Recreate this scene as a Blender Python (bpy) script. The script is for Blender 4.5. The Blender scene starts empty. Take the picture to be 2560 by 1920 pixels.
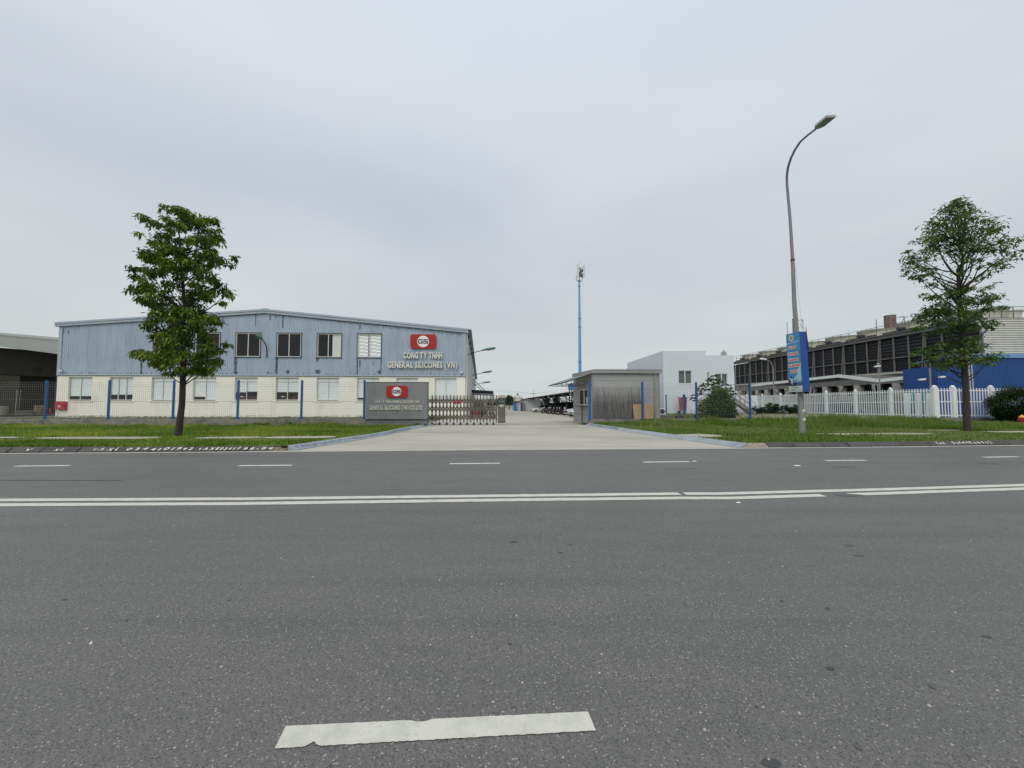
import bpy, math, random
import numpy as np
from mathutils import Matrix, Vector

R = math.radians
rnd = random.Random(7)
npr = np.random.RandomState(11)
scene = bpy.context.scene
COL = scene.collection

# ------------------------------------------------------------------ camera
F = 961.0 / 2560.0                       # focal length / image width (ultra wide phone lens)
PITCH = math.atan(46.0 / 961.0)
CAMZ = 1.5
cd = bpy.data.cameras.new('camera')
cam = bpy.data.objects.new('camera', cd)
COL.objects.link(cam)
cd.sensor_fit = 'HORIZONTAL'
cd.sensor_width = 36.0
cd.lens = 36.0 * F
cd.clip_start = 0.05
cd.clip_end = 6000.0
cam.location = (0, 0, CAMZ)
cam.rotation_euler = (math.pi / 2 + PITCH, 0, 0)
scene.camera = cam

# ------------------------------------------------------------------ world: overcast sky
SUN_EL, SUN_AZ = R(48), R(200)           # soft brightness in the cloud, behind the viewer and a little to the left
world = bpy.data.worlds.new('World')
scene.world = world
world.use_nodes = True
nt = world.node_tree
nt.nodes.clear()
N = nt.nodes.new
L = nt.links.new
out = N('ShaderNodeOutputWorld')
bg = N('ShaderNodeBackground')
sky = N('ShaderNodeTexSky')
sky.sky_type = 'NISHITA'
sky.sun_disc = False
sky.sun_elevation = SUN_EL
sky.sun_rotation = SUN_AZ
skys = N('ShaderNodeVectorMath'); skys.operation = 'SCALE'
skys.inputs['Scale'].default_value = 0.07
L(sky.outputs['Color'], skys.inputs[0])
tc = N('ShaderNodeTexCoord')
sep = N('ShaderNodeSeparateXYZ')
L(tc.outputs['Generated'], sep.inputs[0])
# flatten the directions on to a cloud sheet so that cloud shapes stretch towards the horizon
zc = N('ShaderNodeMath'); zc.operation = 'ADD'; zc.inputs[1].default_value = 0.16
L(sep.outputs['Z'], zc.inputs[0])
zm = N('ShaderNodeMath'); zm.operation = 'MAXIMUM'; zm.inputs[1].default_value = 0.12
L(zc.outputs[0], zm.inputs[0])
dx = N('ShaderNodeMath'); dx.operation = 'DIVIDE'
dy = N('ShaderNodeMath'); dy.operation = 'DIVIDE'
L(sep.outputs['X'], dx.inputs[0]); L(zm.outputs[0], dx.inputs[1])
L(sep.outputs['Y'], dy.inputs[0]); L(zm.outputs[0], dy.inputs[1])
cmb = N('ShaderNodeCombineXYZ')
L(dx.outputs[0], cmb.inputs[0]); L(dy.outputs[0], cmb.inputs[1])
mp = N('ShaderNodeMapping')
mp.inputs['Scale'].default_value = (0.75, 0.9, 1.0)
mp.inputs['Location'].default_value = (3.1, 1.7, 0.0)
L(cmb.outputs[0], mp.inputs['Vector'])
n1 = N('ShaderNodeTexNoise')
n1.inputs['Scale'].default_value = 0.85
n1.inputs['Detail'].default_value = 5.0
n1.inputs['Roughness'].default_value = 0.42
n1.inputs['Distortion'].default_value = 0.35
L(mp.outputs[0], n1.inputs['Vector'])
cr = N('ShaderNodeValToRGB')
e = cr.color_ramp.elements
e[0].position = 0.28; e[0].color = (0.50, 0.56, 0.62, 1)
e[1].position = 0.70; e[1].color = (0.67, 0.72, 0.76, 1)
k = cr.color_ramp.elements.new(0.5); k.color = (0.57, 0.63, 0.68, 1)
L(n1.outputs['Fac'], cr.inputs['Fac'])
# towards the horizon the cloud turns a little greener grey
hz = N('ShaderNodeMapRange')
hz.inputs['From Min'].default_value = 0.0; hz.inputs['From Max'].default_value = 0.42
L(sep.outputs['Z'], hz.inputs['Value'])
mixh = N('ShaderNodeMix'); mixh.data_type = 'RGBA'
mixh.inputs['A'].default_value = (0.60, 0.645, 0.64, 1)
L(hz.outputs[0], mixh.inputs['Factor'])
L(cr.outputs['Color'], mixh.inputs['B'])
# overcast sky: brighter towards the zenith
zb = N('ShaderNodeMapRange')
zb.inputs['From Min'].default_value = 0.45; zb.inputs['From Max'].default_value = 1.0
zb.inputs['To Min'].default_value = 1.0; zb.inputs['To Max'].default_value = 1.35
L(sep.outputs['Z'], zb.inputs['Value'])
mz = N('ShaderNodeVectorMath'); mz.operation = 'SCALE'
L(mixh.outputs['Result'], mz.inputs[0]); L(zb.outputs[0], mz.inputs['Scale'])
mixs = N('ShaderNodeMix'); mixs.data_type = 'RGBA'
mixs.inputs['Factor'].default_value = 0.95
L(skys.outputs[0], mixs.inputs['A']); L(mz.outputs[0], mixs.inputs['B'])
L(mixs.outputs['Result'], bg.inputs['Color'])
bg.inputs['Strength'].default_value = 1.05
L(bg.outputs[0], out.inputs['Surface'])

sd = bpy.data.lights.new('sun', 'SUN')
sd.energy = 1.5
sd.angle = R(50)
sd.color = (1.0, 0.93, 0.82)
sun = bpy.data.objects.new('sun', sd)
COL.objects.link(sun)
# Nishita: rotation 0 = +Y, clockwise seen from above
sdir = Vector((math.sin(SUN_AZ) * math.cos(SUN_EL), math.cos(SUN_AZ) * math.cos(SUN_EL), math.sin(SUN_EL)))
sun.rotation_euler = sdir.to_track_quat('Z', 'Y').to_euler()

scene.view_settings.view_transform = 'Standard'
scene.view_settings.look = 'None'
scene.view_settings.exposure = 0.0
scene.view_settings.gamma = 1.0
scene.view_settings.use_curve_mapping = False
scene.render.engine = 'CYCLES'
scene.cycles.max_bounces = 6
scene.cycles.transparent_max_bounces = 12

# ------------------------------------------------------------------ photo geometry (pixels of the 2560 x 1920 photo)
CP, SP = math.cos(PITCH), math.sin(PITCH)
def ray(px, py):
    a = (px - 1280.0) / 961.0
    b = (960.0 - py) / 961.0
    return Vector((a, CP - b * SP, SP + b * CP))
def at(px, py, Y):
    d = ray(px, py); s = Y / d.y
    return Vector((d.x * s, Y, CAMZ + d.z * s))
def ground(px, py, z=0.0):
    d = ray(px, py); s = (z - CAMZ) / d.z
    return Vector((d.x * s, d.y * s, z))
def onx(px, py, X):
    d = ray(px, py); s = X / d.x
    return Vector((X, d.y * s, CAMZ + d.z * s))

# ------------------------------------------------------------------ materials
MATS = {}
def M(name, base, rough=0.7, metal=0.0, spec=0.5, var=None, dark=None, streak=None, bump=None, rand=0.0, attr=None,
      transl=0.0, extra=None, normscale=None):
    """procedural material: base colour, cloudy variation (scale, amount, second colour), streaks, bump"""
    if name in MATS:
        return MATS[name]
    m = bpy.data.materials.new(name)
    m.use_nodes = True
    t = m.node_tree
    b = t.nodes['Principled BSDF']
    b.inputs['Roughness'].default_value = rough
    b.inputs['Metallic'].default_value = metal
    b.inputs['Specular IOR Level'].default_value = spec
    n, l = t.nodes.new, t.links.new
    co = n('ShaderNodeTexCoord').outputs['Object']
    if attr:
        a = n('ShaderNodeAttribute'); a.attribute_name = attr
        cur = a.outputs['Color']
    else:
        c = n('ShaderNodeRGB'); c.outputs[0].default_value = (*base, 1)
        cur = c.outputs[0]
    def mixin(cur, fac, col, mode='MIX'):
        x = n('ShaderNodeMix'); x.data_type = 'RGBA'; x.blend_type = mode
        l(fac, x.inputs['Factor']); l(cur, x.inputs['A']); x.inputs['B'].default_value = (*col, 1)
        return x.outputs['Result']
    for (sc, lo, hi, col, amt, stretch) in (var or []):
        mpn = n('ShaderNodeMapping'); mpn.inputs['Scale'].default_value = stretch
        l(co, mpn.inputs['Vector'])
        ns = n('ShaderNodeTexNoise'); ns.inputs['Scale'].default_value = sc; ns.inputs['Detail'].default_value = 5
        ns.inputs['Roughness'].default_value = 0.6
        l(mpn.outputs[0], ns.inputs['Vector'])
        mr = n('ShaderNodeMapRange'); mr.inputs['From Min'].default_value = lo; mr.inputs['From Max'].default_value = hi
        mr.inputs['To Max'].default_value = amt
        l(ns.outputs['Fac'], mr.inputs['Value'])
        cur = mixin(cur, mr.outputs[0], col)
    if rand:
        oi = n('ShaderNodeObjectInfo')
        mr = n('ShaderNodeMapRange'); mr.inputs['To Min'].default_value = 1 - rand; mr.inputs['To Max'].default_value = 1 + rand
        l(oi.outputs['Random'], mr.inputs['Value'])
        hs = n('ShaderNodeHueSaturation')
        l(mr.outputs[0], hs.inputs['Value']); l(cur, hs.inputs['Color'])
        cur = hs.outputs['Color']
    if extra:
        cur = extra(t, co, cur, b)
    l(cur, b.inputs['Base Color'])
    if bump:
        sc, st, dist = bump
        ns = n('ShaderNodeTexNoise'); ns.inputs['Scale'].default_value = sc; ns.inputs['Detail'].default_value = 4
        l(co, ns.inputs['Vector'])
        bp = n('ShaderNodeBump'); bp.inputs['Strength'].default_value = st; bp.inputs['Distance'].default_value = dist
        l(ns.outputs['Fac'], bp.inputs['Height']); l(bp.outputs[0], b.inputs['Normal'])
    if transl:
        o = [x for x in t.nodes if x.type == 'OUTPUT_MATERIAL'][0]
        tr = n('ShaderNodeBsdfTranslucent'); l(cur, tr.inputs['Color'])
        ms = n('ShaderNodeMixShader'); ms.inputs[0].default_value = transl
        l(b.outputs[0], ms.inputs[1]); l(tr.outputs[0], ms.inputs[2]); l(ms.outputs[0], o.inputs['Surface'])
    MATS[name] = m
    return m

U1 = (1, 1, 1)
def asphalt_extra(t, co, cur, b):
    n, l = t.nodes.new, t.links.new
    v = n('ShaderNodeTexVoronoi'); v.inputs['Scale'].default_value = 150; v.inputs['Randomness'].default_value = 1
    l(co, v.inputs['Vector'])
    bw = n('ShaderNodeSeparateColor'); l(v.outputs['Color'], bw.inputs[0])
    mr = n('ShaderNodeMapRange'); mr.inputs['To Min'].default_value = 0.74; mr.inputs['To Max'].default_value = 1.26
    l(bw.outputs[0], mr.inputs['Value'])
    # rare pale stones and rare dark pits
    r1 = n('ShaderNodeMapRange'); r1.inputs['From Min'].default_value = 0.968; r1.inputs['From Max'].default_value = 0.985
    l(bw.outputs[1], r1.inputs['Value'])
    r2 = n('ShaderNodeMapRange'); r2.inputs['From Min'].default_value = 0.93; r2.inputs['From Max'].default_value = 0.96
    l(bw.outputs[2], r2.inputs['Value'])
    hs = n('ShaderNodeHueSaturation'); l(mr.outputs[0], hs.inputs['Value']); l(cur, hs.inputs['Color'])
    m1 = n('ShaderNodeMix'); m1.data_type = 'RGBA'; l(r1.outputs[0], m1.inputs['Factor'])
    l(hs.outputs[0], m1.inputs['A']); m1.inputs['B'].default_value = (0.34, 0.325, 0.29, 1)
    m2 = n('ShaderNodeMix'); m2.data_type = 'RGBA'; l(r2.outputs[0], m2.inputs['Factor'])
    l(m1.outputs['Result'], m2.inputs['A']); m2.inputs['B'].default_value = (0.055, 0.055, 0.055, 1)
    bp = n('ShaderNodeBump'); bp.inputs['Strength'].default_value = 0.5; bp.inputs['Distance'].default_value = 0.004
    l(v.outputs['Distance'], bp.inputs['Height']); bp.invert = True
    l(bp.outputs[0], b.inputs['Normal'])
    return m2.outputs['Result']

ASPHALT = M('asphalt', (0.124, 0.119, 0.113), 0.6, spec=0.6,
            var=[(0.22, 0.42, 0.72, (0.090, 0.087, 0.084), 0.8, (0.35, 1.6, 1)),
                 (2.2, 0.45, 0.8, (0.155, 0.148, 0.138), 0.6, (0.4, 1.2, 1)),
                 (0.9, 0.52, 0.70, (0.078, 0.076, 0.074), 0.6, (0.05, 1.6, 1))],
            extra=asphalt_extra)
def paint_extra(t, co, cur, b):
    n, l = t.nodes.new, t.links.new
    ns = n('ShaderNodeTexNoise'); ns.inputs['Scale'].default_value = 55; ns.inputs['Detail'].default_value = 6
    ns.inputs['Roughness'].default_value = 0.75
    l(co, ns.inputs['Vector'])
    mr = n('ShaderNodeMapRange'); mr.inputs['From Min'].default_value = 0.60; mr.inputs['From Max'].default_value = 0.70
    mr.inputs['To Max'].default_value = 0.75
    l(ns.outputs['Fac'], mr.inputs['Value'])
    x = n('ShaderNodeMix'); x.data_type = 'RGBA'; l(mr.outputs[0], x.inputs['Factor']); l(cur, x.inputs['A'])
    x.inputs['B'].default_value = (0.2, 0.2, 0.19, 1)
    return x.outputs['Result']
ROADPAINT = M('road_paint', (0.60, 0.59, 0.53), 0.75, var=[(7, 0.45, 0.75, (0.42, 0.42, 0.38), 0.7, U1)], extra=paint_extra, bump=(90, 0.4, 0.004))
TAR = M('tar', (0.055, 0.055, 0.058), 0.6, bump=(40, 0.3, 0.003))
SKID = M('rubber_mark', (0.092, 0.089, 0.086), 0.8, var=[(3, 0.4, 0.7, (0.12, 0.12, 0.12), 0.8, U1)])
CONCRETE = M('yard_concrete', (0.46, 0.43, 0.375), 0.85, spec=0.3,
             var=[(0.35, 0.42, 0.66, (0.34, 0.32, 0.28), 0.9, (0.4, 1.0, 1)),
                  (1.6, 0.5, 0.8, (0.52, 0.50, 0.46), 0.6, (0.35, 1.3, 1)),
                  (1.1, 0.56, 0.70, (0.27, 0.255, 0.225), 0.55, (0.12, 1.5, 1)), (5, 0.58, 0.75, (0.30, 0.285, 0.26), 0.6, (0.6, 1, 1))], bump=(30, 0.25, 0.004))
PATHC = M('path_concrete', (0.42, 0.385, 0.325), 0.9, var=[(2.5, 0.45, 0.7, (0.30, 0.27, 0.22), 0.8, U1)], bump=(20, 0.3, 0.01))
DIRT = M('yard_dirt', (0.12, 0.115, 0.075), 0.95,
         var=[(0.7, 0.4, 0.65, (0.06, 0.085, 0.03), 0.9, U1), (4, 0.5, 0.75, (0.17, 0.15, 0.11), 0.6, U1)], bump=(8, 0.6, 0.05))
TURF = M('turf_soil', (0.085, 0.125, 0.024), 0.95,
         var=[(1.2, 0.4, 0.65, (0.05, 0.085, 0.015), 0.9, U1), (6, 0.5, 0.75, (0.11, 0.12, 0.04), 0.7, U1)], bump=(14, 0.7, 0.05))
FIELD = M('far_ground', (0.16, 0.17, 0.11), 0.95, var=[(0.02, 0.4, 0.6, (0.22, 0.21, 0.17), 0.9, U1)])
GRASSM = M('grass_blades', (0.1, 0.15, 0.03), 0.6, attr='Col', transl=0.3, spec=0.3)
LEAFM = M('leaf_green', (0.05, 0.1, 0.02), 0.5, attr='Col', transl=0.28, spec=0.35)
BARK = M('bark', (0.038, 0.029, 0.026), 0.9, var=[(9, 0.45, 0.7, (0.07, 0.058, 0.048), 0.7, (1, 1, 0.25))], bump=(30, 0.8, 0.02))
CLAD = M('blue_cladding', (0.37, 0.455, 0.555), 0.5, spec=0.4, rand=0.035,
         var=[(1.1, 0.46, 0.75, (0.26, 0.34, 0.43), 0.65, (1, 1, 0.18)),
              (5.5, 0.58, 0.74, (0.14, 0.19, 0.25), 0.6, (1, 1, 0.10)),
              (0.5, 0.5, 0.8, (0.44, 0.52, 0.61), 0.6, U1)])
CREAM = M('cream_render', (0.87, 0.85, 0.76), 0.85,
          var=[(0.8, 0.5, 0.85, (0.69, 0.65, 0.54), 0.8, (1, 1, 0.4)), (4, 0.66, 0.85, (0.55, 0.50, 0.40), 0.5, (1, 1, 0.15))], bump=(25, 0.15, 0.01))
FLASH = M('grey_blue_flashing', (0.36, 0.43, 0.50), 0.5, var=[(2, 0.55, 0.8, (0.20, 0.25, 0.30), 0.7, (1, 1, 1))])
FLASHD = M('dark_flashing', (0.07, 0.10, 0.13), 0.55, var=[(3, 0.5, 0.8, (0.16, 0.21, 0.26), 0.7, U1)])
GRIME_SHADE = M('grime_and_shade', (0.055, 0.085, 0.115), 0.8, var=[(4, 0.45, 0.65, (0.16, 0.22, 0.29), 0.8, (1, 1, 0.3))])
FRAMEW = M('white_frame', (0.70, 0.70, 0.67), 0.5)
FRAMEG = M('window_frame_worn', (0.72, 0.72, 0.70), 0.5, var=[(5, 0.5, 0.8, (0.55, 0.54, 0.5), 0.6, U1)])
BLIND = M('white_blind', (0.90, 0.92, 0.93), 0.8, var=[(2, 0.5, 0.8, (0.78, 0.82, 0.84), 0.8, U1)])
FOIL = M('crumpled_foil_board', (0.90, 0.92, 0.93), 0.4, metal=0.1, bump=(5, 0.5, 0.06))
DARKIN = M('dark_interior', (0.020, 0.020, 0.018), 0.9)
WHITEW = M('white_render', (0.68, 0.72, 0.78), 0.85, var=[(0.4, 0.5, 0.85, (0.61, 0.65, 0.69), 0.8, (1, 1, 0.5)), (3, 0.66, 0.85, (0.55, 0.58, 0.6), 0.4, (1, 1, 0.15))], bump=(14, 0.15, 0.01))
PANEL = M('grey_sandwich_panel', (0.36, 0.365, 0.365), 0.55, var=[(1, 0.5, 0.8, (0.29, 0.295, 0.295), 0.6, (1, 1, 0.3))], rand=0.02)
GTRIM = M('grey_trim', (0.30, 0.30, 0.295), 0.5, var=[(3, 0.5, 0.8, (0.22, 0.22, 0.22), 0.6, U1)])
ROOFG = M('grey_roof_sheet', (0.30, 0.32, 0.34), 0.5)
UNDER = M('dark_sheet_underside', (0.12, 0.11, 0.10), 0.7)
BLUEP = M('blue_post_paint', (0.012, 0.080, 0.30), 0.45, var=[(4, 0.5, 0.8, (0.012, 0.05, 0.19), 0.8, U1)])
WIRE = M('galvanised_wire', (0.28, 0.29, 0.29), 0.6, metal=0.3)
PLINTH = M('weathered_concrete', (0.20, 0.19, 0.165), 0.9,
           var=[(1.5, 0.42, 0.7, (0.085, 0.085, 0.065), 0.9, (1, 1, 1.6)), (5, 0.5, 0.75, (0.29, 0.28, 0.25), 0.7, U1)], bump=(12, 0.6, 0.03))
SIGNG = M('grey_sign_granite', (0.215, 0.225, 0.23), 0.5, spec=0.5,
          var=[(1.2, 0.42, 0.75, (0.165, 0.172, 0.178), 0.8, (1, 1, 0.5)), (5, 0.58, 0.8, (0.27, 0.275, 0.27), 0.5, (1, 1, 0.25))], rand=0.05)
STEEL = M('polished_steel', (0.165, 0.14, 0.11), 0.36, metal=0.7, var=[(3, 0.45, 0.75, (0.12, 0.10, 0.08), 0.8, U1)])
CHROME = M('letter_steel', (0.78, 0.76, 0.68), 0.30, metal=0.85, bump=(3.5, 0.6, 0.05))
REDP = M('red_sign_enamel', (0.40, 0.010, 0.014), 0.35)
REDD = M('dull_red_paint', (0.42, 0.018, 0.03), 0.5, var=[(3, 0.5, 0.8, (0.28, 0.02, 0.03), 0.6, U1)])
WHITED = M('white_enamel', (0.82, 0.83, 0.84), 0.35)
NAVY = M('navy_lettering', (0.010, 0.012, 0.05), 0.4)
KERBD = M('dark_kerb_stone', (0.085, 0.080, 0.075), 0.9, var=[(2, 0.42, 0.7, (0.05, 0.048, 0.045), 0.8, U1), (9, 0.55, 0.8, (0.16, 0.15, 0.14), 0.6, U1)], rand=0.12, bump=(18, 0.6, 0.02))
KERBB = M('pale_blue_kerb_paint', (0.30, 0.335, 0.36), 0.8, var=[(2.2, 0.45, 0.75, (0.22, 0.25, 0.28), 0.8, U1), (9, 0.6, 0.8, (0.24, 0.26, 0.27), 0.7, U1)], rand=0.05, bump=(20, 0.4, 0.01))
KERBE = M('worn_kerb_end', (0.32, 0.27, 0.20), 0.9, var=[(3, 0.4, 0.7, (0.22, 0.19, 0.15), 0.8, U1)])
WPAINT = M('white_hand_paint', (0.70, 0.70, 0.66), 0.8, var=[(1.3, 0.48, 0.68, (0.30, 0.29, 0.27), 0.6, U1), (12, 0.52, 0.66, (0.18, 0.17, 0.16), 0.85, U1)])
INK = M('dark_hand_paint', (0.09, 0.13, 0.18), 0.8, var=[(12, 0.45, 0.65, (0.30, 0.37, 0.43), 0.8, U1)])
POLEG = M('galvanised_pole', (0.25, 0.25, 0.245), 0.6, metal=0.15, var=[(3, 0.45, 0.75, (0.16, 0.16, 0.16), 0.7, (1, 1, 0.4)), (14, 0.62, 0.75, (0.42, 0.42, 0.40), 0.6, U1)])
POLET = M('lamp_arm_metal', (0.22, 0.21, 0.23), 0.5, metal=0.3)
LAMPH = M('lamp_head_grey', (0.40, 0.42, 0.42), 0.5)
LAMPU = M('lamp_head_lens', (0.24, 0.25, 0.22), 0.3)
GREENL = M('green_lamp_shell', (0.05, 0.20, 0.11), 0.45)
POSTB = M('poster_blue', (0.03, 0.22, 0.42), 0.45, var=[(2.5, 0.4, 0.7, (0.06, 0.33, 0.52), 0.8, U1)])
POSTL = M('poster_pale_blue', (0.35, 0.60, 0.66), 0.45, var=[(5, 0.4, 0.65, (0.15, 0.42, 0.6), 0.7, U1)])
POSTV = M('poster_band', (0.24, 0.36, 0.60), 0.45)
BOXB = M('sign_box_blue', (0.010, 0.070, 0.29), 0.4)
PRED = M('poster_red', (0.52, 0.07, 0.05), 0.5)
PWHITE = M('poster_white', (0.62, 0.66, 0.64), 0.5)
MASTB = M('mast_blue', (0.11, 0.36, 0.62), 0.5)
ANTW = M('antenna_white', (0.62, 0.64, 0.64), 0.5)
DARKM = M('dark_steel', (0.045, 0.045, 0.05), 0.6)
LOUV = M('black_louvre', (0.012, 0.013, 0.017), 0.75, bump=(18, 0.4, 0.03), rand=0.3)
LFRAME = M('tower_frame_grey', (0.17, 0.17, 0.165), 0.7, var=[(1.5, 0.45, 0.7, (0.13, 0.125, 0.11), 0.8, U1)])
TOWC = M('tower_cream', (0.55, 0.54, 0.47), 0.7, var=[(1.2, 0.5, 0.75, (0.38, 0.37, 0.31), 0.7, (1, 1, 0.4))])
FANC = M('fan_stack_cream', (0.56, 0.54, 0.46), 0.7, var=[(1.2, 0.4, 0.7, (0.28, 0.265, 0.22), 0.8, (1, 1, 0.4))])
BEIGE = M('basin_concrete', (0.42, 0.42, 0.38), 0.85, var=[(1.2, 0.45, 0.75, (0.30, 0.30, 0.26), 0.8, (1, 1, 0.4))])
RUST = M('rusty_drum', (0.17, 0.10, 0.085), 0.8, var=[(2, 0.45, 0.7, (0.28, 0.24, 0.2), 0.7, (1, 1, 0.3))])
DBLUE = M('deep_blue_sheet', (0.004, 0.050, 0.215), 0.5, rand=0.03, var=[(0.6, 0.5, 0.8, (0.006, 0.065, 0.25), 0.7, (1, 1, 0.3))])
LBLUE = M('pale_blue_flashing', (0.16, 0.30, 0.58), 0.5)
PVCW = M('white_fence_plastic', (0.80, 0.83, 0.84), 0.5, var=[(1.5, 0.5, 0.8, (0.66, 0.70, 0.71), 0.8, U1)], rand=0.03)
PLY = M('plywood', (0.52, 0.35, 0.19), 0.8, var=[(3, 0.4, 0.7, (0.36, 0.23, 0.12), 0.7, (1, 1, 0.12)), (9, 0.5, 0.75, (0.62, 0.45, 0.28), 0.7, (1, 1, 0.2))])
REED = M('dry_twigs', (0.15, 0.125, 0.105), 0.9, attr='Col')
WHITEC = M('white_canopy_metal', (0.72, 0.74, 0.72), 0.5)
TEAL = M('teal_board', (0.04, 0.27, 0.30), 0.6)
CARW = M('white_car_paint', (0.78, 0.79, 0.80), 0.25, spec=0.6)
CARS = M('silver_car_paint', (0.52, 0.54, 0.56), 0.25, metal=0.4)
CARB = M('dark_blue_car_paint', (0.010, 0.016, 0.075), 0.25, spec=0.6)
CARK = M('black_car_paint', (0.02, 0.02, 0.022), 0.25, spec=0.6)
CGLASS = M('car_glass', (0.02, 0.025, 0.03), 0.08, spec=0.8)
TYRE = M('tyre_rubber', (0.02, 0.02, 0.02), 0.85)
RIM = M('wheel_rim', (0.45, 0.45, 0.46), 0.35, metal=0.7)
LIGHTG = M('headlamp_glass', (0.75, 0.77, 0.78), 0.12, spec=0.8)
BIKER = M('red_bike_plastic', (0.30, 0.015, 0.02), 0.35)
BIKEK = M('black_bike_plastic', (0.02, 0.02, 0.022), 0.4)
BIKEU = M('blue_bike_plastic', (0.02, 0.045, 0.16), 0.35)
BLUET = M('blue_tank', (0.03, 0.20, 0.55), 0.5)
PALEW = M('pale_blue_wall', (0.58, 0.66, 0.72), 0.8, var=[(0.4, 0.4, 0.7, (0.66, 0.70, 0.73), 0.8, U1)])
SIDEG = M('side_cladding_grey', (0.36, 0.37, 0.42), 0.6, var=[(0.8, 0.5, 0.8, (0.26, 0.27, 0.31), 0.7, (1, 1, 0.2))])
YELLOW = M('yellow_paint', (0.70, 0.42, 0.02), 0.5)
CARDB = M('brown_boxes', (0.24, 0.16, 0.09), 0.9, rand=0.15)
LITTER = M('white_litter', (0.75, 0.75, 0.73), 0.8)
PLUME = M('grass_plume', (0.48, 0.45, 0.38), 0.9, transl=0.2)

def glass_mat():
    m = bpy.data.materials.new('window_glass'); m.use_nodes = True
    t = m.node_tree; t.nodes.clear()
    n, l = t.nodes.new, t.links.new
    o = n('ShaderNodeOutputMaterial'); mx = n('ShaderNodeMixShader'); tr = n('ShaderNodeBsdfTransparent'); gl = n('ShaderNodeBsdfGlossy')
    tr.inputs['Color'].default_value = (0.93, 0.95, 0.95, 1); gl.inputs['Roughness'].default_value = 0.02
    gl.inputs['Color'].default_value = (0.9, 0.9, 0.9, 1)
    mx.inputs[0].default_value = 0.045
    l(tr.outputs[0], mx.inputs[1]); l(gl.outputs[0], mx.inputs[2]); l(mx.outputs[0], o.inputs['Surface'])
    return m
GLASS = glass_mat()

# ------------------------------------------------------------------ builders
WM = {}     # object name -> world matrix used when parts are given in world coordinates
def tag(o, label=None, cat=None, group=None, kind=None):
    if label: o['label'] = label
    if cat: o['category'] = cat
    if group: o['group'] = group
    if kind: o['kind'] = kind
    return o
def thing(name, loc, label=None, cat=None, group=None, rz=0.0, kind=None):
    o = bpy.data.objects.new(name, None)
    o.empty_display_size = 0.3
    COL.objects.link(o)
    o.location = loc
    o.rotation_euler = (0, 0, rz)
    WM[o.name] = Matrix.Translation(Vector(loc)) @ Matrix.Rotation(rz, 4, 'Z')
    return tag(o, label, cat, group, kind)

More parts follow.
